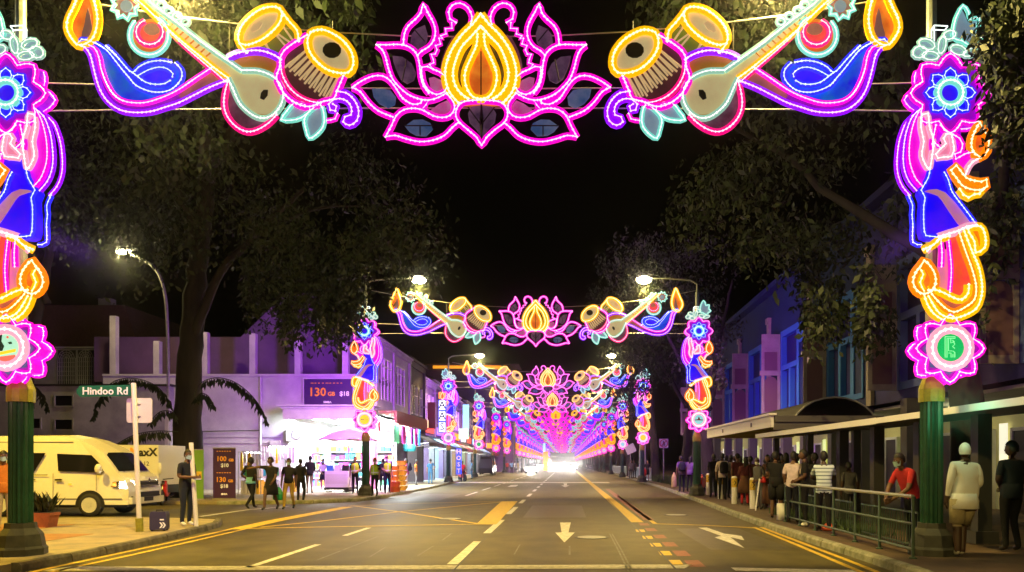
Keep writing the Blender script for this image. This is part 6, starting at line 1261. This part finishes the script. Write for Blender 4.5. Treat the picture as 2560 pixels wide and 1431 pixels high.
def stripe_mat():
    m = mat('cloth_stripe', (.55, .66, .75), .9); nt = m.node_tree; tc = nt.nodes.new('ShaderNodeTexCoord'); sp = nt.nodes.new('ShaderNodeSeparateXYZ'); nt.links.new(tc.outputs['Object'], sp.inputs[0])
    a = nt.nodes.new('ShaderNodeMath'); a.operation = 'MULTIPLY'; a.inputs[1].default_value = 12.5; nt.links.new(sp.outputs[2], a.inputs[0]); f = nt.nodes.new('ShaderNodeMath'); f.operation = 'FRACT'; nt.links.new(a.outputs[0], f.inputs[0])
    g = nt.nodes.new('ShaderNodeMath'); g.operation = 'LESS_THAN'; g.inputs[1].default_value = .24; nt.links.new(f.outputs[0], g.inputs[0]); x = nt.nodes.new('ShaderNodeMix'); x.data_type = 'RGBA'; nt.links.new(g.outputs[0], x.inputs[0]); x.inputs[6].default_value = (.55, .66, .75, 1); x.inputs[7].default_value = (.04, .08, .16, 1); nt.links.new(x.outputs[2], nt.nodes['Principled BSDF'].inputs['Base Color'])
stripe_mat()
PJ = []
def joints(arms=('down', 'down'), legs=('stand', 'stand'), lean=0, crouch=0):
    J = {'pelvis': (0, 0, .94), 'spine': (0, 0, 1.12), 'chest': (0, .01, 1.30), 'neck': (0, .015, 1.46), 'head': (0, -.005, 1.54)}
    for i, s in enumerate((-1, 1)):
        n = 'LR'[i]
        J['sh' + n] = (s * .175, .015, 1.39)
        e, w = {'down': ((.225, .03, 1.12), (.235, -.03, .88)), 'phone': ((.215, .0, 1.13), (.09, -.26, 1.14)), 'out': ((.42, -.02, 1.40), (.66, -.08, 1.36)), 'clasp': ((.225, .02, 1.13), (.06, -.19, 1.02)), 'hip': ((.34, .06, 1.15), (.19, -.05, 1.0)),
                'fwd': ((.21, -.08, 1.14), (.19, -.24, .98)), 'back': ((.215, .14, 1.14), (.20, .12, .89)), 'rail': ((.24, -.22, 1.20), (.10, -.46, 1.14)), 'up': ((.30, -.12, 1.30), (.16, -.22, 1.52))}[arms[i]]
        J['el' + n] = (s * e[0], e[1], e[2]); J['wr' + n] = (s * w[0], w[1], w[2])
        d = (Vector(J['wr' + n]) - Vector(J['el' + n])).normalized(); J['ha' + n] = tuple(Vector(J['wr' + n]) + d * .085)
        k, a, to = {'stand': ((.095, -.012, .50), (.10, .03, .085), (.115, -.11, .04)), 'fwd': ((.09, -.17, .53), (.09, -.26, .10), (.095, -.40, .06)), 'back': ((.095, .06, .50), (.09, .32, .16), (.095, .20, .045)), 'cross': ((.06, -.10, .50), (-.02, -.02, .085), (-.03, -.16, .04))}[legs[i]]
        J['hi' + n] = (s * .095, 0, .90); J['kn' + n] = (s * k[0], k[1], k[2]); J['an' + n] = (s * a[0], a[1], a[2]); J['to' + n] = (s * to[0], to[1], to[2])
    if lean:
        c, q = math.cos(lean), math.sin(lean)
        for n in list(J):
            if n[:2] in ('sp', 'ch', 'ne', 'he', 'sh', 'el', 'wr', 'ha'):
                x, y, z = J[n]; z -= .94; J[n] = (x, y * c - z * q, z * c + y * q + .94)
    return J
BN = [('pelvis', 'spine'), ('spine', 'chest'), ('chest', 'neck'), ('neck', 'head')] + [(a + n, b + n) for n in 'LR' for a, b in (('sh', 'el'), ('el', 'wr'), ('wr', 'ha'), ('hi', 'kn'), ('kn', 'an'), ('an', 'to'))] + [('chest', 'shL'), ('chest', 'shR'), ('pelvis', 'hiL'), ('pelvis', 'hiR')]
RAD = {'pelvis': .145, 'spine': .135, 'chest': .150, 'neck': .058, 'head': .055, 'sh': .068, 'el': .046, 'wr': .032, 'ha': .036, 'hi': .105, 'kn': .062, 'an': .045, 'to': .038}
def person(loc, face, label, shirt='black', pants='navy', skin='brown', h=1.70, arms=('down', 'down'), legs=('stand', 'stand'), sleeve=.7, plen=1.0, lean=0, hair='short', mask=None, shoe='dark', group=None, fat=1.0, look=0, vest=None, skirt=None, cap=None, stripes=False, hem=.90):
    if look == 0: look = math.sin(loc[0] * 7.3 + loc[1] * 3.1) * .55
    J = joints(arms, legs, lean)
    sw_ = math.sin(loc[0] * 5.1 + loc[1]) * .03; sh_ = math.sin(loc[0] * 3.3 - loc[1] * 2) * .025
    if not lean:
        for n_ in J:
            if n_[:2] in ('sp', 'ch', 'ne', 'he', 'sh', 'el', 'wr', 'ha'): J[n_] = (J[n_][0] + sw_ * (J[n_][2] - .9) * 1.5, J[n_][1] - .03 * (J[n_][2] - .9), J[n_][2] + (sh_ * (1 if n_[-1] == 'L' else -1) if n_[:2] in ('sh', 'el', 'wr', 'ha') else 0))
            elif n_ == 'knL': J[n_] = (J[n_][0] - sw_, J[n_][1] - abs(sw_) * 1.5, J[n_][2])
    names = list(J)
    bm = bmesh.new(); ly = bm.verts.layers.skin.verify(); V = {}
    for n in names:
        v = bm.verts.new(J[n]); r = RAD.get(n, RAD.get(n[:2])) * (fat if n in ('pelvis', 'spine', 'chest') or n[:2] in ('hi', 'sh') else 1 + (fat - 1) * .5)
        v[ly].radius = (r, r); V[n] = v
    V['pelvis'][ly].use_root = True
    for a, b in BN: bm.edges.new((V[a], V[b]))
    me = bpy.data.meshes.new('person_raw'); bm.to_mesh(me); bm.free()
    o = bpy.data.objects.new('person_raw', me); C.objects.link(o)
    m = o.modifiers.new('s', 'SKIN'); m.use_smooth_shade = True; m2 = o.modifiers.new('d', 'SUBSURF'); m2.levels = m2.render_levels = 2 if loc[1] < 18.2 else 1
    PJ.append(dict(raw=o, J=J, loc=loc, face=face, label=label, shirt=shirt, pants=pants, skin=skin, h=h, sleeve=sleeve, plen=plen, lean=lean, hair=hair, mask=mask, shoe=shoe, group=group, look=look, vest=vest, skirt=skirt, cap=cap, stripes=stripes, fat=fat, hem=hem))
def head_mesh(b, c, rot):
    n, k = 14, 11; vs = [];
    for i in range(k + 1):
        a = -math.pi / 2 + math.pi * i / k; z = math.sin(a); rr = math.cos(a)
        for j in range(n):
            t = 2 * math.pi * j / n; x = rr * math.cos(t); y = rr * math.sin(t); f = max(0, -y)
            jaw = 1 - .30 * max(0, -z - .1); X = x * .076 * jaw; Y = y * .098 * (1 - .12 * max(0, -z)) ; Zz = z * .118
            if f > .85 and -.15 < z < .2: Y -= .0
            vs.append((X, Y - (.012 if z < -.2 else 0), Zz))
    b.add([c + rot @ Vector(v) for v in vs], [(i * n + j, i * n + (j + 1) % n, (i + 1) * n + (j + 1) % n, (i + 1) * n + j) for i in range(k) for j in range(n)])
    b.add([c + rot @ Vector(v) for v in [(-.014, -.092, .01), (.014, -.092, .01), (0, -.122, -.028), (-.018, -.098, -.034), (.018, -.098, -.034), (0, -.094, .035)]], [(0, 2, 5), (5, 2, 1), (0, 3, 2), (1, 2, 4), (3, 4, 2)])
    for s in (-1, 1): b.add([c + rot @ Vector((s * x, y, z)) for x, y, z in [(.072, -.01, -.03), (.09, .012, .03), (.088, .02, .0), (.076, .012, -.04), (.072, .015, .02)]], [(0, 1, 4), (0, 1, 2), (0, 2, 3), (1, 2, 4), (3, 2, 4)])
def finish_people():
    dg = bpy.context.evaluated_depsgraph_get(); dg.update()
    for q in PJ:
        ev = q['raw'].evaluated_get(dg); me = bpy.data.meshes.new_from_object(ev); J = q['J']
        co = np.zeros(len(me.vertices) * 3); me.vertices.foreach_get('co', co); co = co.reshape(-1, 3)
        def nearest(P):
            best = np.full(len(P), 9.0); idx = np.zeros(len(P), int); tt = np.zeros(len(P))
            for i, (a, b) in enumerate(BN):
                A = np.array(J[a]); Bv = np.array(J[b]); d = Bv - A; t = np.clip(((P - A) @ d) / (d @ d), 0, 1); D = np.linalg.norm(P - (A + t[:, None] * d), axis=1)
                ra = RAD.get(a, RAD.get(a[:2])); rb = RAD.get(b, RAD.get(b[:2])); D = D / (ra + (rb - ra) * t)
                u = D < best; best[u] = D[u]; idx[u] = i; tt[u] = t[u]
            return idx, tt
        vi, vt = nearest(co)
        tor = np.isin(vi, [0, 1, 2, 16, 17, 18, 19])
        for i in np.where(tor)[0]:
            z = co[i, 2]
            if not q['lean']: co[i, 1] = co[i, 1] * .74
        me.vertices.foreach_set('co', co.ravel())
        cen = np.zeros(len(me.polygons) * 3); me.polygons.foreach_get('center', cen); cen = cen.reshape(-1, 3); pi, pt = nearest(cen)
        mats = [MATS['cloth_' + q['shirt']] if not q['stripes'] else MATS['cloth_stripe'], MATS['cloth_' + q['pants']], MATS['skin_' + q['skin']], MATS['shoe_' + q['shoe']]]
        me.materials.clear(); [me.materials.append(m) for m in mats]
        mi = np.full(len(pi), 2)
        for k in range(len(pi)):
            a = BN[pi[k]][0][:2]; t = pt[k]; z = cen[k, 2]
            if pi[k] in (0, 18, 19) or (a == 'hi' and t < .35 and z > q['hem']): mi[k] = 0 if z > q['hem'] else 1
            elif pi[k] in (1, 16, 17): mi[k] = 0
            elif pi[k] == 2: mi[k] = 0 if t < .85 else 2
            elif pi[k] == 3: mi[k] = 2
            elif a == 'sh': mi[k] = 0 if t < q['sleeve'] * 1.0 or q['sleeve'] > 1 else 2
            elif a == 'el': mi[k] = 0 if q['sleeve'] > 1 and t < q['sleeve'] - 1 else 2
            elif a == 'hi': mi[k] = 1 if t < q['plen'] * 2 else 2
            elif a == 'kn': mi[k] = 1 if t < q['plen'] * 2 - 1 else 2
            elif a == 'an': mi[k] = 3
        me.polygons.foreach_set('material_index', mi.astype(np.int32))
        me.polygons.foreach_set('use_smooth', [True] * len(me.polygons))
        bm = bmesh.new(); bm.from_mesh(me)
        # head and fingers joined to the same mesh
        b = MB('skin_' + q['skin']); rot = Matrix.Rotation(q['look'], 3, 'Z') @ Matrix.Rotation(q['lean'] * .35 + .05, 3, 'X')
        hc = Vector(J['head']) + Vector((0, -.015, .085)); head_mesh(b, hc, rot)
        for n, s in (('L', -1), ('R', 1)):
            wv, ha = Vector(J['wr' + n]), Vector(J['ha' + n]); d = (ha - wv).normalized(); side = d.cross(Vector((s, 0, 0))); side = side.normalized() if side.length > .1 else Vector((0, -1, 0)); inw = Vector((-s, 0, 0))
            for f in range(4):
                o0 = ha + side * (.027 - .018 * f) ; L = [.07, .08, .075, .058][f]; b.tube([o0 - d * .02, o0 + d * L * .5 + inw * .006, o0 + d * L + inw * .026], [.0105, .0095, .007], 5)
            b.tube([wv + d * .03 + side * .025, wv + d * .07 + side * .052, wv + d * .115 + side * .05], [.013, .011, .008], 5)
        off = len(bm.verts); vs = [bm.verts.new(v) for v in b.v]
        for f in b.f:
            try: F_ = bm.faces.new([vs[i] for i in f]); F_.material_index = 2; F_.smooth = True
            except ValueError: pass
        bm.to_mesh(me); bm.free(); me.name = 'person'
        o = bpy.data.objects.new('person', me); C.objects.link(o); sc = q['h'] / 1.745; o.scale = (sc, sc, sc); o.location = q['loc']; o.rotation_euler = (0, 0, q['face']); tag(o, q['label'], 'person', q['group'])
        bpy.data.objects.remove(q['raw'])
        R4 = rot.to_4x4(); R4.translation = hc
        def part(name, m, fn, sm=True):
            bb = MB(m); bb.M = R4; fn(bb); return bb.build(name, parent=o, smooth=sm)
        def cap_shell(bb, zb=.0, r=1.10, back=0):
            n, k = 14, 6; vs = []
            for i in range(k + 1):
                for j in range(n):
                    t = 2 * math.pi * j / n; y = math.sin(t); low = (zb + (.45 if y < -.35 else .05 if y < .2 else -.45 - back)) ; a = math.asin(max(-.99, min(.99, low))) ; a = a + (math.pi / 2 - a) * i / k
                    vs.append((math.cos(a) * math.cos(t) * .076 * r, math.cos(a) * math.sin(t) * .098 * r + .006, math.sin(a) * .118 * r + .008))
            bb.add(vs, [(i * n + j, i * n + (j + 1) % n, (i + 1) * n + (j + 1) % n, (i + 1) * n + j) for i in range(k) for j in range(n)])
        hm = 'hair_grey' if q['hair'] == 'grey' else 'hair_black'
        if not q['cap']: part('hair', hm, lambda bb: cap_shell(bb, 0, 1.12))
        if q['hair'] == 'long': part('hair', hm, lambda bb: bb.lathe([(.03, -.30), (.075, -.25), (.085, -.05), (.08, .06)], 10, (0, .05, 0), 1, .55))
        if q['cap']:
            def cp(bb): cap_shell(bb, .05, 1.16); bb.add([(-.06, -.085, .05), (.06, -.085, .05), (.05, -.20, .035), (0, -.215, .035), (-.05, -.20, .035)], [(0, 1, 2, 3, 4)])
            part('cap', q['cap'], cp)
        part('eyes', 'eye_white', lambda bb: [bb.ell((s * .03, -.088, .018), .013, .008, .006, 6, 4) for s in (-1, 1)]); part('pupils', 'hair_black', lambda bb: [bb.ell((s * .03, -.0945, .018), .006, .004, .006, 6, 4) for s in (-1, 1)])
        part('brows', hm, lambda bb: [bb.tube([(s * .015, -.094, .042), (s * .045, -.086, .044)], .004, 4) for s in (-1, 1)])
        if q['mask']:
            part('face_mask', 'mask_' + q['mask'], lambda bb: bb.add([(-.075, -.02, .0), (-.04, -.092, .0), (0, -.128, .0), (.04, -.092, .0), (.075, -.02, .0), (-.06, -.03, -.085), (-.032, -.098, -.09), (0, -.112, -.095), (.032, -.098, -.09), (.06, -.03, -.085)], [(i, i + 1, i + 6, i + 5) for i in range(4)]))
        else: part('mouth', 'lip', lambda bb: bb.ell((0, -.098, -.062), .022, .006, .007, 8, 4))
        sw = 1 if not q['lean'] else 0
        if not q['skirt'] and sw and q['loc'][1] < 45:
            hm_ = q['hem']; f_ = q['fat']; sm_ = MB('cloth_' + q['shirt'] if not q['stripes'] else 'cloth_stripe'); sm_.lathe([(.158 * f_, hm_ - .055), (.166 * f_, hm_ - .05), (.162 * f_, hm_ + .06), (.148 * f_, hm_ + .18)], 16, (0, .004, 0), 1, .78); sm_.build('shirt_hem', parent=o, smooth=True)
        if q['plen'] < .6 and not q['skirt']:
            b2 = MB('cloth_' + q['pants'])
            for n in 'LR':
                h0, k0_ = Vector(J['hi' + n]), Vector(J['kn' + n]); b2.tube([h0 + Vector((0, 0, .0)), h0.lerp(k0_, .5), h0.lerp(k0_, .95)], [.118 * (1 + (q['fat'] - 1) * .4), .108 * (1 + (q['fat'] - 1) * .35), .100 * (1 + (q['fat'] - 1) * .3)], 12)
            b2.build('shorts', parent=o, smooth=True)
        if q['vest']:
            v = MB('cloth_' + q['vest']); P = [(.155, .98), (.158, 1.10), (.172, 1.25), (.178, 1.36), (.12, 1.44)]; v.lathe([(r * 1.08 * q['fat'], z) for r, z in P], 14, (0, .005, 0), 1, .78); vo = v.build('vest', parent=o, smooth=True)
            s_ = MB('hivis_strip'); s_.lathe([(.171 * q['fat'], 1.06), (.174 * q['fat'], 1.11)], 14, (0, .005, 0), 1, .785); s_.box(-.012, .012, -.146 * q['fat'], -.139 * q['fat'], .99, 1.38); s_.build('reflective_strip', parent=vo)
        if q['skirt']:
            z0, m, w = q['skirt']; s_ = MB('cloth_' + m); s_.lathe([(w, z0), (w * .93, z0 + (1.02 - z0) * .5), (.165, .95), (.15, 1.08)], 16, (0, 0, 0), 1, .8); s_.build('skirt', parent=o, smooth=True)
mat('hivis_strip', (.55, .55, .55), .3, emit=.25)
def P(px, py, zf=.12): v = G(px, py, zf); return (v.x, v.y, v.z)
def PY(px, Y, zf=.12): return (X_(px, Y), Y, zf)
CAM = 0.0; AWAY = math.pi; RT = R(90); LT = R(-90)     # face 0 looks to the camera; +90 deg looks to the right
person(PY(466, 16.6, .127), R(70), 'man in dark blue shirt and jeans looking at a phone by the white pole', 'navy', 'denim', 'brown', 1.72, ('phone', 'phone'), mask='blue', shoe='white', lean=.06, look=R(-15))
person(P(627, 1274, 0), AWAY - .3, 'man in black with bright sky blue waistcloth facing the wall near purple banner', 'black', 'black', 'dark', 1.74, ('down', 'hip'), ('back', 'fwd'), skirt=(.86, 'sky', .19))
person(P(677, 1277, 0), -.1, 'woman in black dress walking with one arm stretched out to the man', 'black', 'black', 'brown', 1.74, ('out', 'fwd'), ('fwd', 'back'), plen=.1, skirt=(.52, 'black', .24), hair='short')
person(P(722, 1275, 0), .1, 'man in black shirt and mustard trousers walking with green carrier bag', 'black', 'mustard', 'brown', 1.70, ('down', 'back'), ('fwd', 'back'), mask='blue', hem=.96)
person(P(752, 1258, 0), AWAY, 'man all in black standing with back turned beside mustard trousers man', 'black', 'black', 'dark', 1.72, ('down', 'down'), ('stand', 'stand'), fat=1.1)
person(PY(774, 34.5), AWAY + .3, 'man in black jacket and khaki trousers with back turned at shop mouth', 'black', 'khaki', 'brown', 1.76, ('clasp', 'down'), sleeve=1.9)
person(PY(808, 37.2, .135), .2, 'woman in white top and dark skirt standing inside bright shop front', 'white', 'pink', 'tan', 1.62, ('clasp', 'down'), plen=.95, skirt=(.62, 'navy', .2), hair='long', mask='blue')
OFF = 'officers in yellow vests outside the corner shop'
person(PY(888, 34.2), .1, 'officer in yellow vest standing left of the lamp post', 'black', 'black', 'tan', 1.72, ('down', 'clasp'), vest='hivis', group=OFF)
person(PY(937, 31.8), -.2, 'officer in yellow vest wearing a red cap, right of the lamp post', 'black', 'black', 'tan', 1.64, ('down', 'down'), vest='hivis', cap='cloth_red', mask='white', group=OFF)
person(PY(968, 35), .5, 'officer in yellow vest and blue jeans near stacked baskets', 'navy', 'denim', 'tan', 1.74, ('clasp', 'down'), vest='hivis', mask='white', group=OFF)
person(PY(957, 36.5), AWAY, 'passer by in dark clothes half hidden between two officers', 'black', 'black', 'brown', 1.66)
person(PY(1017, 40.5), LT, 'woman in pink top and pale trousers with navy backpack', 'pink', 'offwhite', 'tan', 1.68, ('phone', 'phone'), hair='long')
person(PY(1076, 50), AWAY, 'person in blue dungarees seen from behind before the pale shop', 'bluejean', 'bluejean', 'tan', 1.70, ('hip', 'down'))
person(PY(1040, 47), RT, 'shopkeeper in orange shirt standing by the bright shop door', 'orange', 'grey', 'brown', 1.64)
person((X_(1163, 62) - .1, 61.2, 0), .3, 'rider in red jacket standing over the motorbike', 'red', 'denim', 'brown', 1.7, ('clasp', 'clasp'))
person(PY(1180, 66), LT, 'man in pale blue standing by the left kerb beside motorbike', 'sky', 'bluejean', 'brown', 1.72)
for i, (px, Y, sh, pa) in enumerate([(1268, 103, 'red', 'black'), (1279, 99, 'sky', 'navy'), (1295, 101, 'yellowish', 'khaki'), (1304, 108, 'black', 'black'), (1287, 110, 'white', 'grey')]):
    person(PY(px, Y), .5 * i, ['small distant figure in red top', 'small distant figure in sky blue top', 'small distant figure in yellow top', 'small distant figure in black', 'small distant figure in white top'][i] + ' on the far left pavement', sh, pa, 'brown', 1.7, group='distant walkers on the left pavement')
# right pavement
person(PY(1704, 36), AWAY + .2, 'man with dark backpack and yellow bag near second right lamp post', 'purple', 'navy', 'brown', 1.78, ('down', 'down'))
person(PY(1724, 36.5), AWAY - .5, 'woman in lilac top beside the man with a backpack', 'purple', 'black', 'brown', 1.76, ('clasp', 'clasp'), hair='long')
person(PY(1618, 58), CAM, 'woman in dark dress carrying a red bag by slim pole', 'black', 'black', 'tan', 1.66, plen=.1, skirt=(.55, 'black', .2), hair='long')
person(PY(1577, 66), .4, 'man in grey shirt standing by the far railing', 'grey', 'black', 'brown', 1.72); person(PY(1586, 67), -.4, 'companion in black beside the grey shirted man at far railing', 'black', 'black', 'brown', 1.74)
Q = 'people queuing under the shelter'
def qp(px, Y, face, lab, *a, **k): k.setdefault('group', Q); person(PY(px, Y), face, lab, *a, **k)
qp(1783, 30.5, AWAY, 'man in black at far left end of the queue', 'black', 'black', 'dark', 1.80, ('clasp', 'clasp'))
qp(1806, 28.5, AWAY - .4, 'man with dark backpack over pale sleeves, behind chevron bollard', 'pinkwhite', 'black', 'brown', 1.80, ('down', 'down'), sleeve=1.2)
qp(1826, 29.5, R(120), 'short haired queuer in black between backpack man and capped man', 'black', 'navy', 'dark', 1.74)
qp(1846, 26.5, AWAY, 'queuer in dark cap with yellow patch', 'maroon', 'black', 'brown', 1.76, cap='cloth_black')
qp(1862, 25.0, R(160), 'woman in long dark shawl, brown skirt and red trousers', 'maroon', 'red', 'brown', 1.62, ('down', 'clasp'), skirt=(.45, 'brown', .26), hair='long', sleeve=1.9)
qp(1878, 25.8, AWAY, 'queuer in brown shirt behind the shawled woman', 'brown', 'black', 'dark', 1.66, sleeve=1.5)
qp(1900, 22.8, R(-60), 'grey haired person in face mask leaning on a white stick', 'grey', 'grey', 'brown', 1.60, ('clasp', 'clasp'), hair='grey', mask='white', lean=.2, sleeve=1.9)
qp(1922, 22.6, R(-50), 'long haired woman in brown shawl with orange scarf', 'brown', 'brown', 'tan', 1.68, ('clasp', 'clasp'), hair='long', skirt=(.2, 'brown', .25))
person(P(1940, 1298), R(150), 'man in black shirt and shorts with bare legs standing at the kerb edge', 'black', 'black', 'brown', 1.72, ('down', 'clasp'), plen=.5, group=Q)
qp(1957, 21.5, AWAY, 'queuer in yellowish patterned shirt behind black shorts man', 'yellowish', 'khaki', 'brown', 1.66)
qp(1982, 17.6, R(150), 'man in pinkish white shirt with striped sleeve leaning at railing end', 'pinkwhite', 'navy', 'brown', 1.70, ('clasp', 'clasp'), lean=.10)
qp(2012, 17.3, R(-110), 'man in dark shirt seen in profile between two pale shirts', 'black', 'black', 'brown', 1.74, ('clasp', 'clasp'))
qp(2038, 18.5, AWAY, 'dark figure behind the striped shirt man', 'black', 'black', 'dark', 1.68)
qp(2060, 15.6, R(165), 'man in blue and white striped polo shirt leaning on the railing', 'white', 'black', 'dark', 1.68, ('rail', 'rail'), lean=.10, stripes=True, hem=.84)
qp(2125, 17.5, AWAY, 'seated looking dark figure in shadow right of the striped shirt', 'grey', 'black', 'dark', 1.45)
person(PY(2283, 12.4), R(-72), 'man in red shirt and blue mask leaning forward on the railing', 'red', 'navy', 'brown', 1.66, ('rail', 'rail'), lean=.50, mask='blue', look=R(-10))
person(PY(2410, 11.25), AWAY - .15, 'stout man in white shirt, khaki shorts and white cap seen from behind', 'white', 'khaki', 'dark', 1.72, ('clasp', 'down'), ('cross', 'stand'), sleeve=1.75, plen=.52, fat=1.28, shoe='white', cap='cloth_white', hem=.80)
person(PY(2528, 11.9), AWAY, 'tall dark clothed man at right edge of the view seen from behind', 'bluegrey', 'black', 'dark', 1.78, ('clasp', 'clasp'))
person((X_(10, 15.5), 15.5, .12), R(40), 'passer by in orange shirt and blue mask cut by left edge', 'orange', 'khaki', 'brown', 1.68, mask='blue')
for i, (px, Y) in enumerate([(1795, 31.5), (1815, 32), (1836, 31), (1853, 29), (1870, 28.2), (1890, 27), (1912, 26), (1932, 25.2), (1950, 24.5), (1968, 21), (1994, 19.8), (2026, 19.5)]):
    person(PY(px, Y), AWAY + (i * 1.7) % 1.4 - .7, 'dark silhouetted person standing deep inside the queue under the shelter', 'black', ['black', 'navy'][i % 2], 'dark', 1.58 + (i * .37 % .2), [('down', 'down'), ('clasp', 'clasp'), ('phone', 'phone')][i % 3], group='dark figures deep in the queue', hair=['short', 'long'][i % 2])
finish_people()
# held and worn things
def bagthing(name, loc, label, cat, m, fn): t = thing(name, loc, label, cat); b = MB(m); fn(b); b.build('body', parent=t, smooth=True); return t
def pack(loc, rz, label, m='cloth_navy', s=1):
    t = thing('backpack', loc, label, 'backpack', None, rz); b = MB(m); b.lathe([(.10 * s, 0), (.16 * s, .03 * s), (.17 * s, .28 * s), (.13 * s, .42 * s), (.05 * s, .46 * s)], 12, (0, 0, 0), 1, .6); b.build('sack', parent=t, smooth=True); MB(m).lathe([(.08 * s, .05 * s), (.11 * s, .07 * s), (.11 * s, .2 * s), (.07 * s, .23 * s)], 10, (0, -.08 * s, 0), 1, .5).build('pocket', parent=t); MB('black_plastic').tube([(-.03, .02, .45 * s), (-.03, .02, .5 * s), (.03, .02, .5 * s), (.03, .02, .45 * s)], .008, 5).build('handle', parent=t); return t
v = P(722, 1275, 0); t = thing('carrier_bag', (v[0] - .34, v[1] - .04, .32), 'bright green plastic carrier bag in hand of mustard trousers man', 'bag')
mat('bag_green', (.02, .42, .14), .4); b = MB('bag_green'); b.lathe([(.12, 0), (.17, .03), (.18, .2), (.11, .36), (.05, .44)], 10, (0, 0, 0), 1, .6); b.build('sack', parent=t); MB('bag_green').tube([(-.04, 0, .42), (0, 0, .52), (.04, 0, .42)], .01, 5).build('handle', parent=t)
pack((X_(1025, 40.5), 40.35, 1.12), R(90), 'navy backpack worn by woman in pink top'); pack((X_(1704, 36), 35.78, 1.15), 0, 'dark backpack worn by man near second right lamp post', 'cloth_navy'); pack((X_(1807, 28.5), 28.28, 1.15), 0, 'black backpack worn by queuing man with pale sleeves', 'cloth_black')
pack((X_(1024, 48.4), 48.4, 2.3), 0, 'large teal backpack hanging for sale at the shop edge', 'goods_7', 2.6)
v = PY(1611, 57.8); bagthing('handbag', (v[0] - .1, v[1], .55), 'bright red handbag carried by woman in dark dress', 'bag', 'sign_red', lambda b: b.lathe([(.2, 0), (.28, .05), (.25, .45), (.12, .6)], 10, (0, 0, 0), 1, .5))
v = PY(1698, 35.6); bagthing('shopping_bag', (v[0] - .25, v[1], .35), 'pale yellow shopping bag carried by backpack man', 'bag', 'cloth_yellowish', lambda b: b.lathe([(.1, 0), (.14, .05), (.12, .5), (.03, .75)], 10, (0, 0, 0), 1, .5))
v = PY(1891, 22.2); t = thing('walking_stick', (v[0], v[1], .127), 'white walking stick leaning beside grey haired person', 'stick'); MB('white_paint').tube([(-.05, -.1, 0), (.12, .1, .95)], .022, 6).build('shaft', parent=t); MB('black_plastic').tube([(.12, .1, .95), (.2, .12, .97)], .022, 6).build('handle', parent=t)
v = P(1958, 1302); bagthing('paper_bag', (v[0], v[1], .127), 'white printed shopping bag on the ground by black shorts man', 'bag', 'cloth_white', lambda b: b.box(-.14, .14, -.08, .08, 0, .42)); 
bagthing('red_bag', (5.55, 15.6, .127), 'orange red plastic bag on ground behind railing posts', 'bag', 'goods_0', lambda b: b.lathe([(.10, 0), (.14, .03), (.11, .09), (.05, .15)], 9, (0, 0, 0), 1.2, .7)); v = P(2013, 1318); bagthing('paper_litter', (v[0], v[1], .127), 'crumpled pale paper litter by the railing foot', 'litter', 'cloth_white', lambda b: b.ell((0, 0, .05), .1, .07, .05, 7, 4))
v = PY(1908, 22.4); bagthing('red_pouch', (v[0], v[1], .95), 'small red pouch held by the grey haired person', 'pouch', 'sign_red', lambda b: b.lathe([(.07, 0), (.1, .03), (.08, .15), (.03, .18)], 8))
v = PY(473, 16.45); t = thing('phone', (v[0] + .2, v[1] - .02, 1.18), 'dark mobile phone in hands of man by white pole', 'phone'); b = MB('black_plastic'); b.box(-.075, .075, -.035, .035, 0, .01); b.build('case', parent=t); MB('lit_white').box(-.07, .07, -.03, .03, .0105, .012).build('screen', parent=t)
# ------------------------------------------------------------------ added air volume that scatters lamp light to imitate lens bloom
HZ = 0.0013
def bloom_haze():
    m = bpy.data.materials.new('bloom_haze'); m.use_nodes = True; nt = m.node_tree; nt.nodes.clear()
    o = nt.nodes.new('ShaderNodeOutputMaterial'); v = nt.nodes.new('ShaderNodeVolumePrincipled'); v.inputs['Color'].default_value = (.9, .9, .92, 1); v.inputs['Density'].default_value = HZ; v.inputs['Anisotropy'].default_value = .984
    nt.links.new(v.outputs[0], o.inputs['Volume']); MATS['bloom_haze'] = m
    b = MB(m); b.box(-420, 420, -40, 700, -1.03, 24); b.build('bloom_haze', kind='stuff')
bloom_haze()
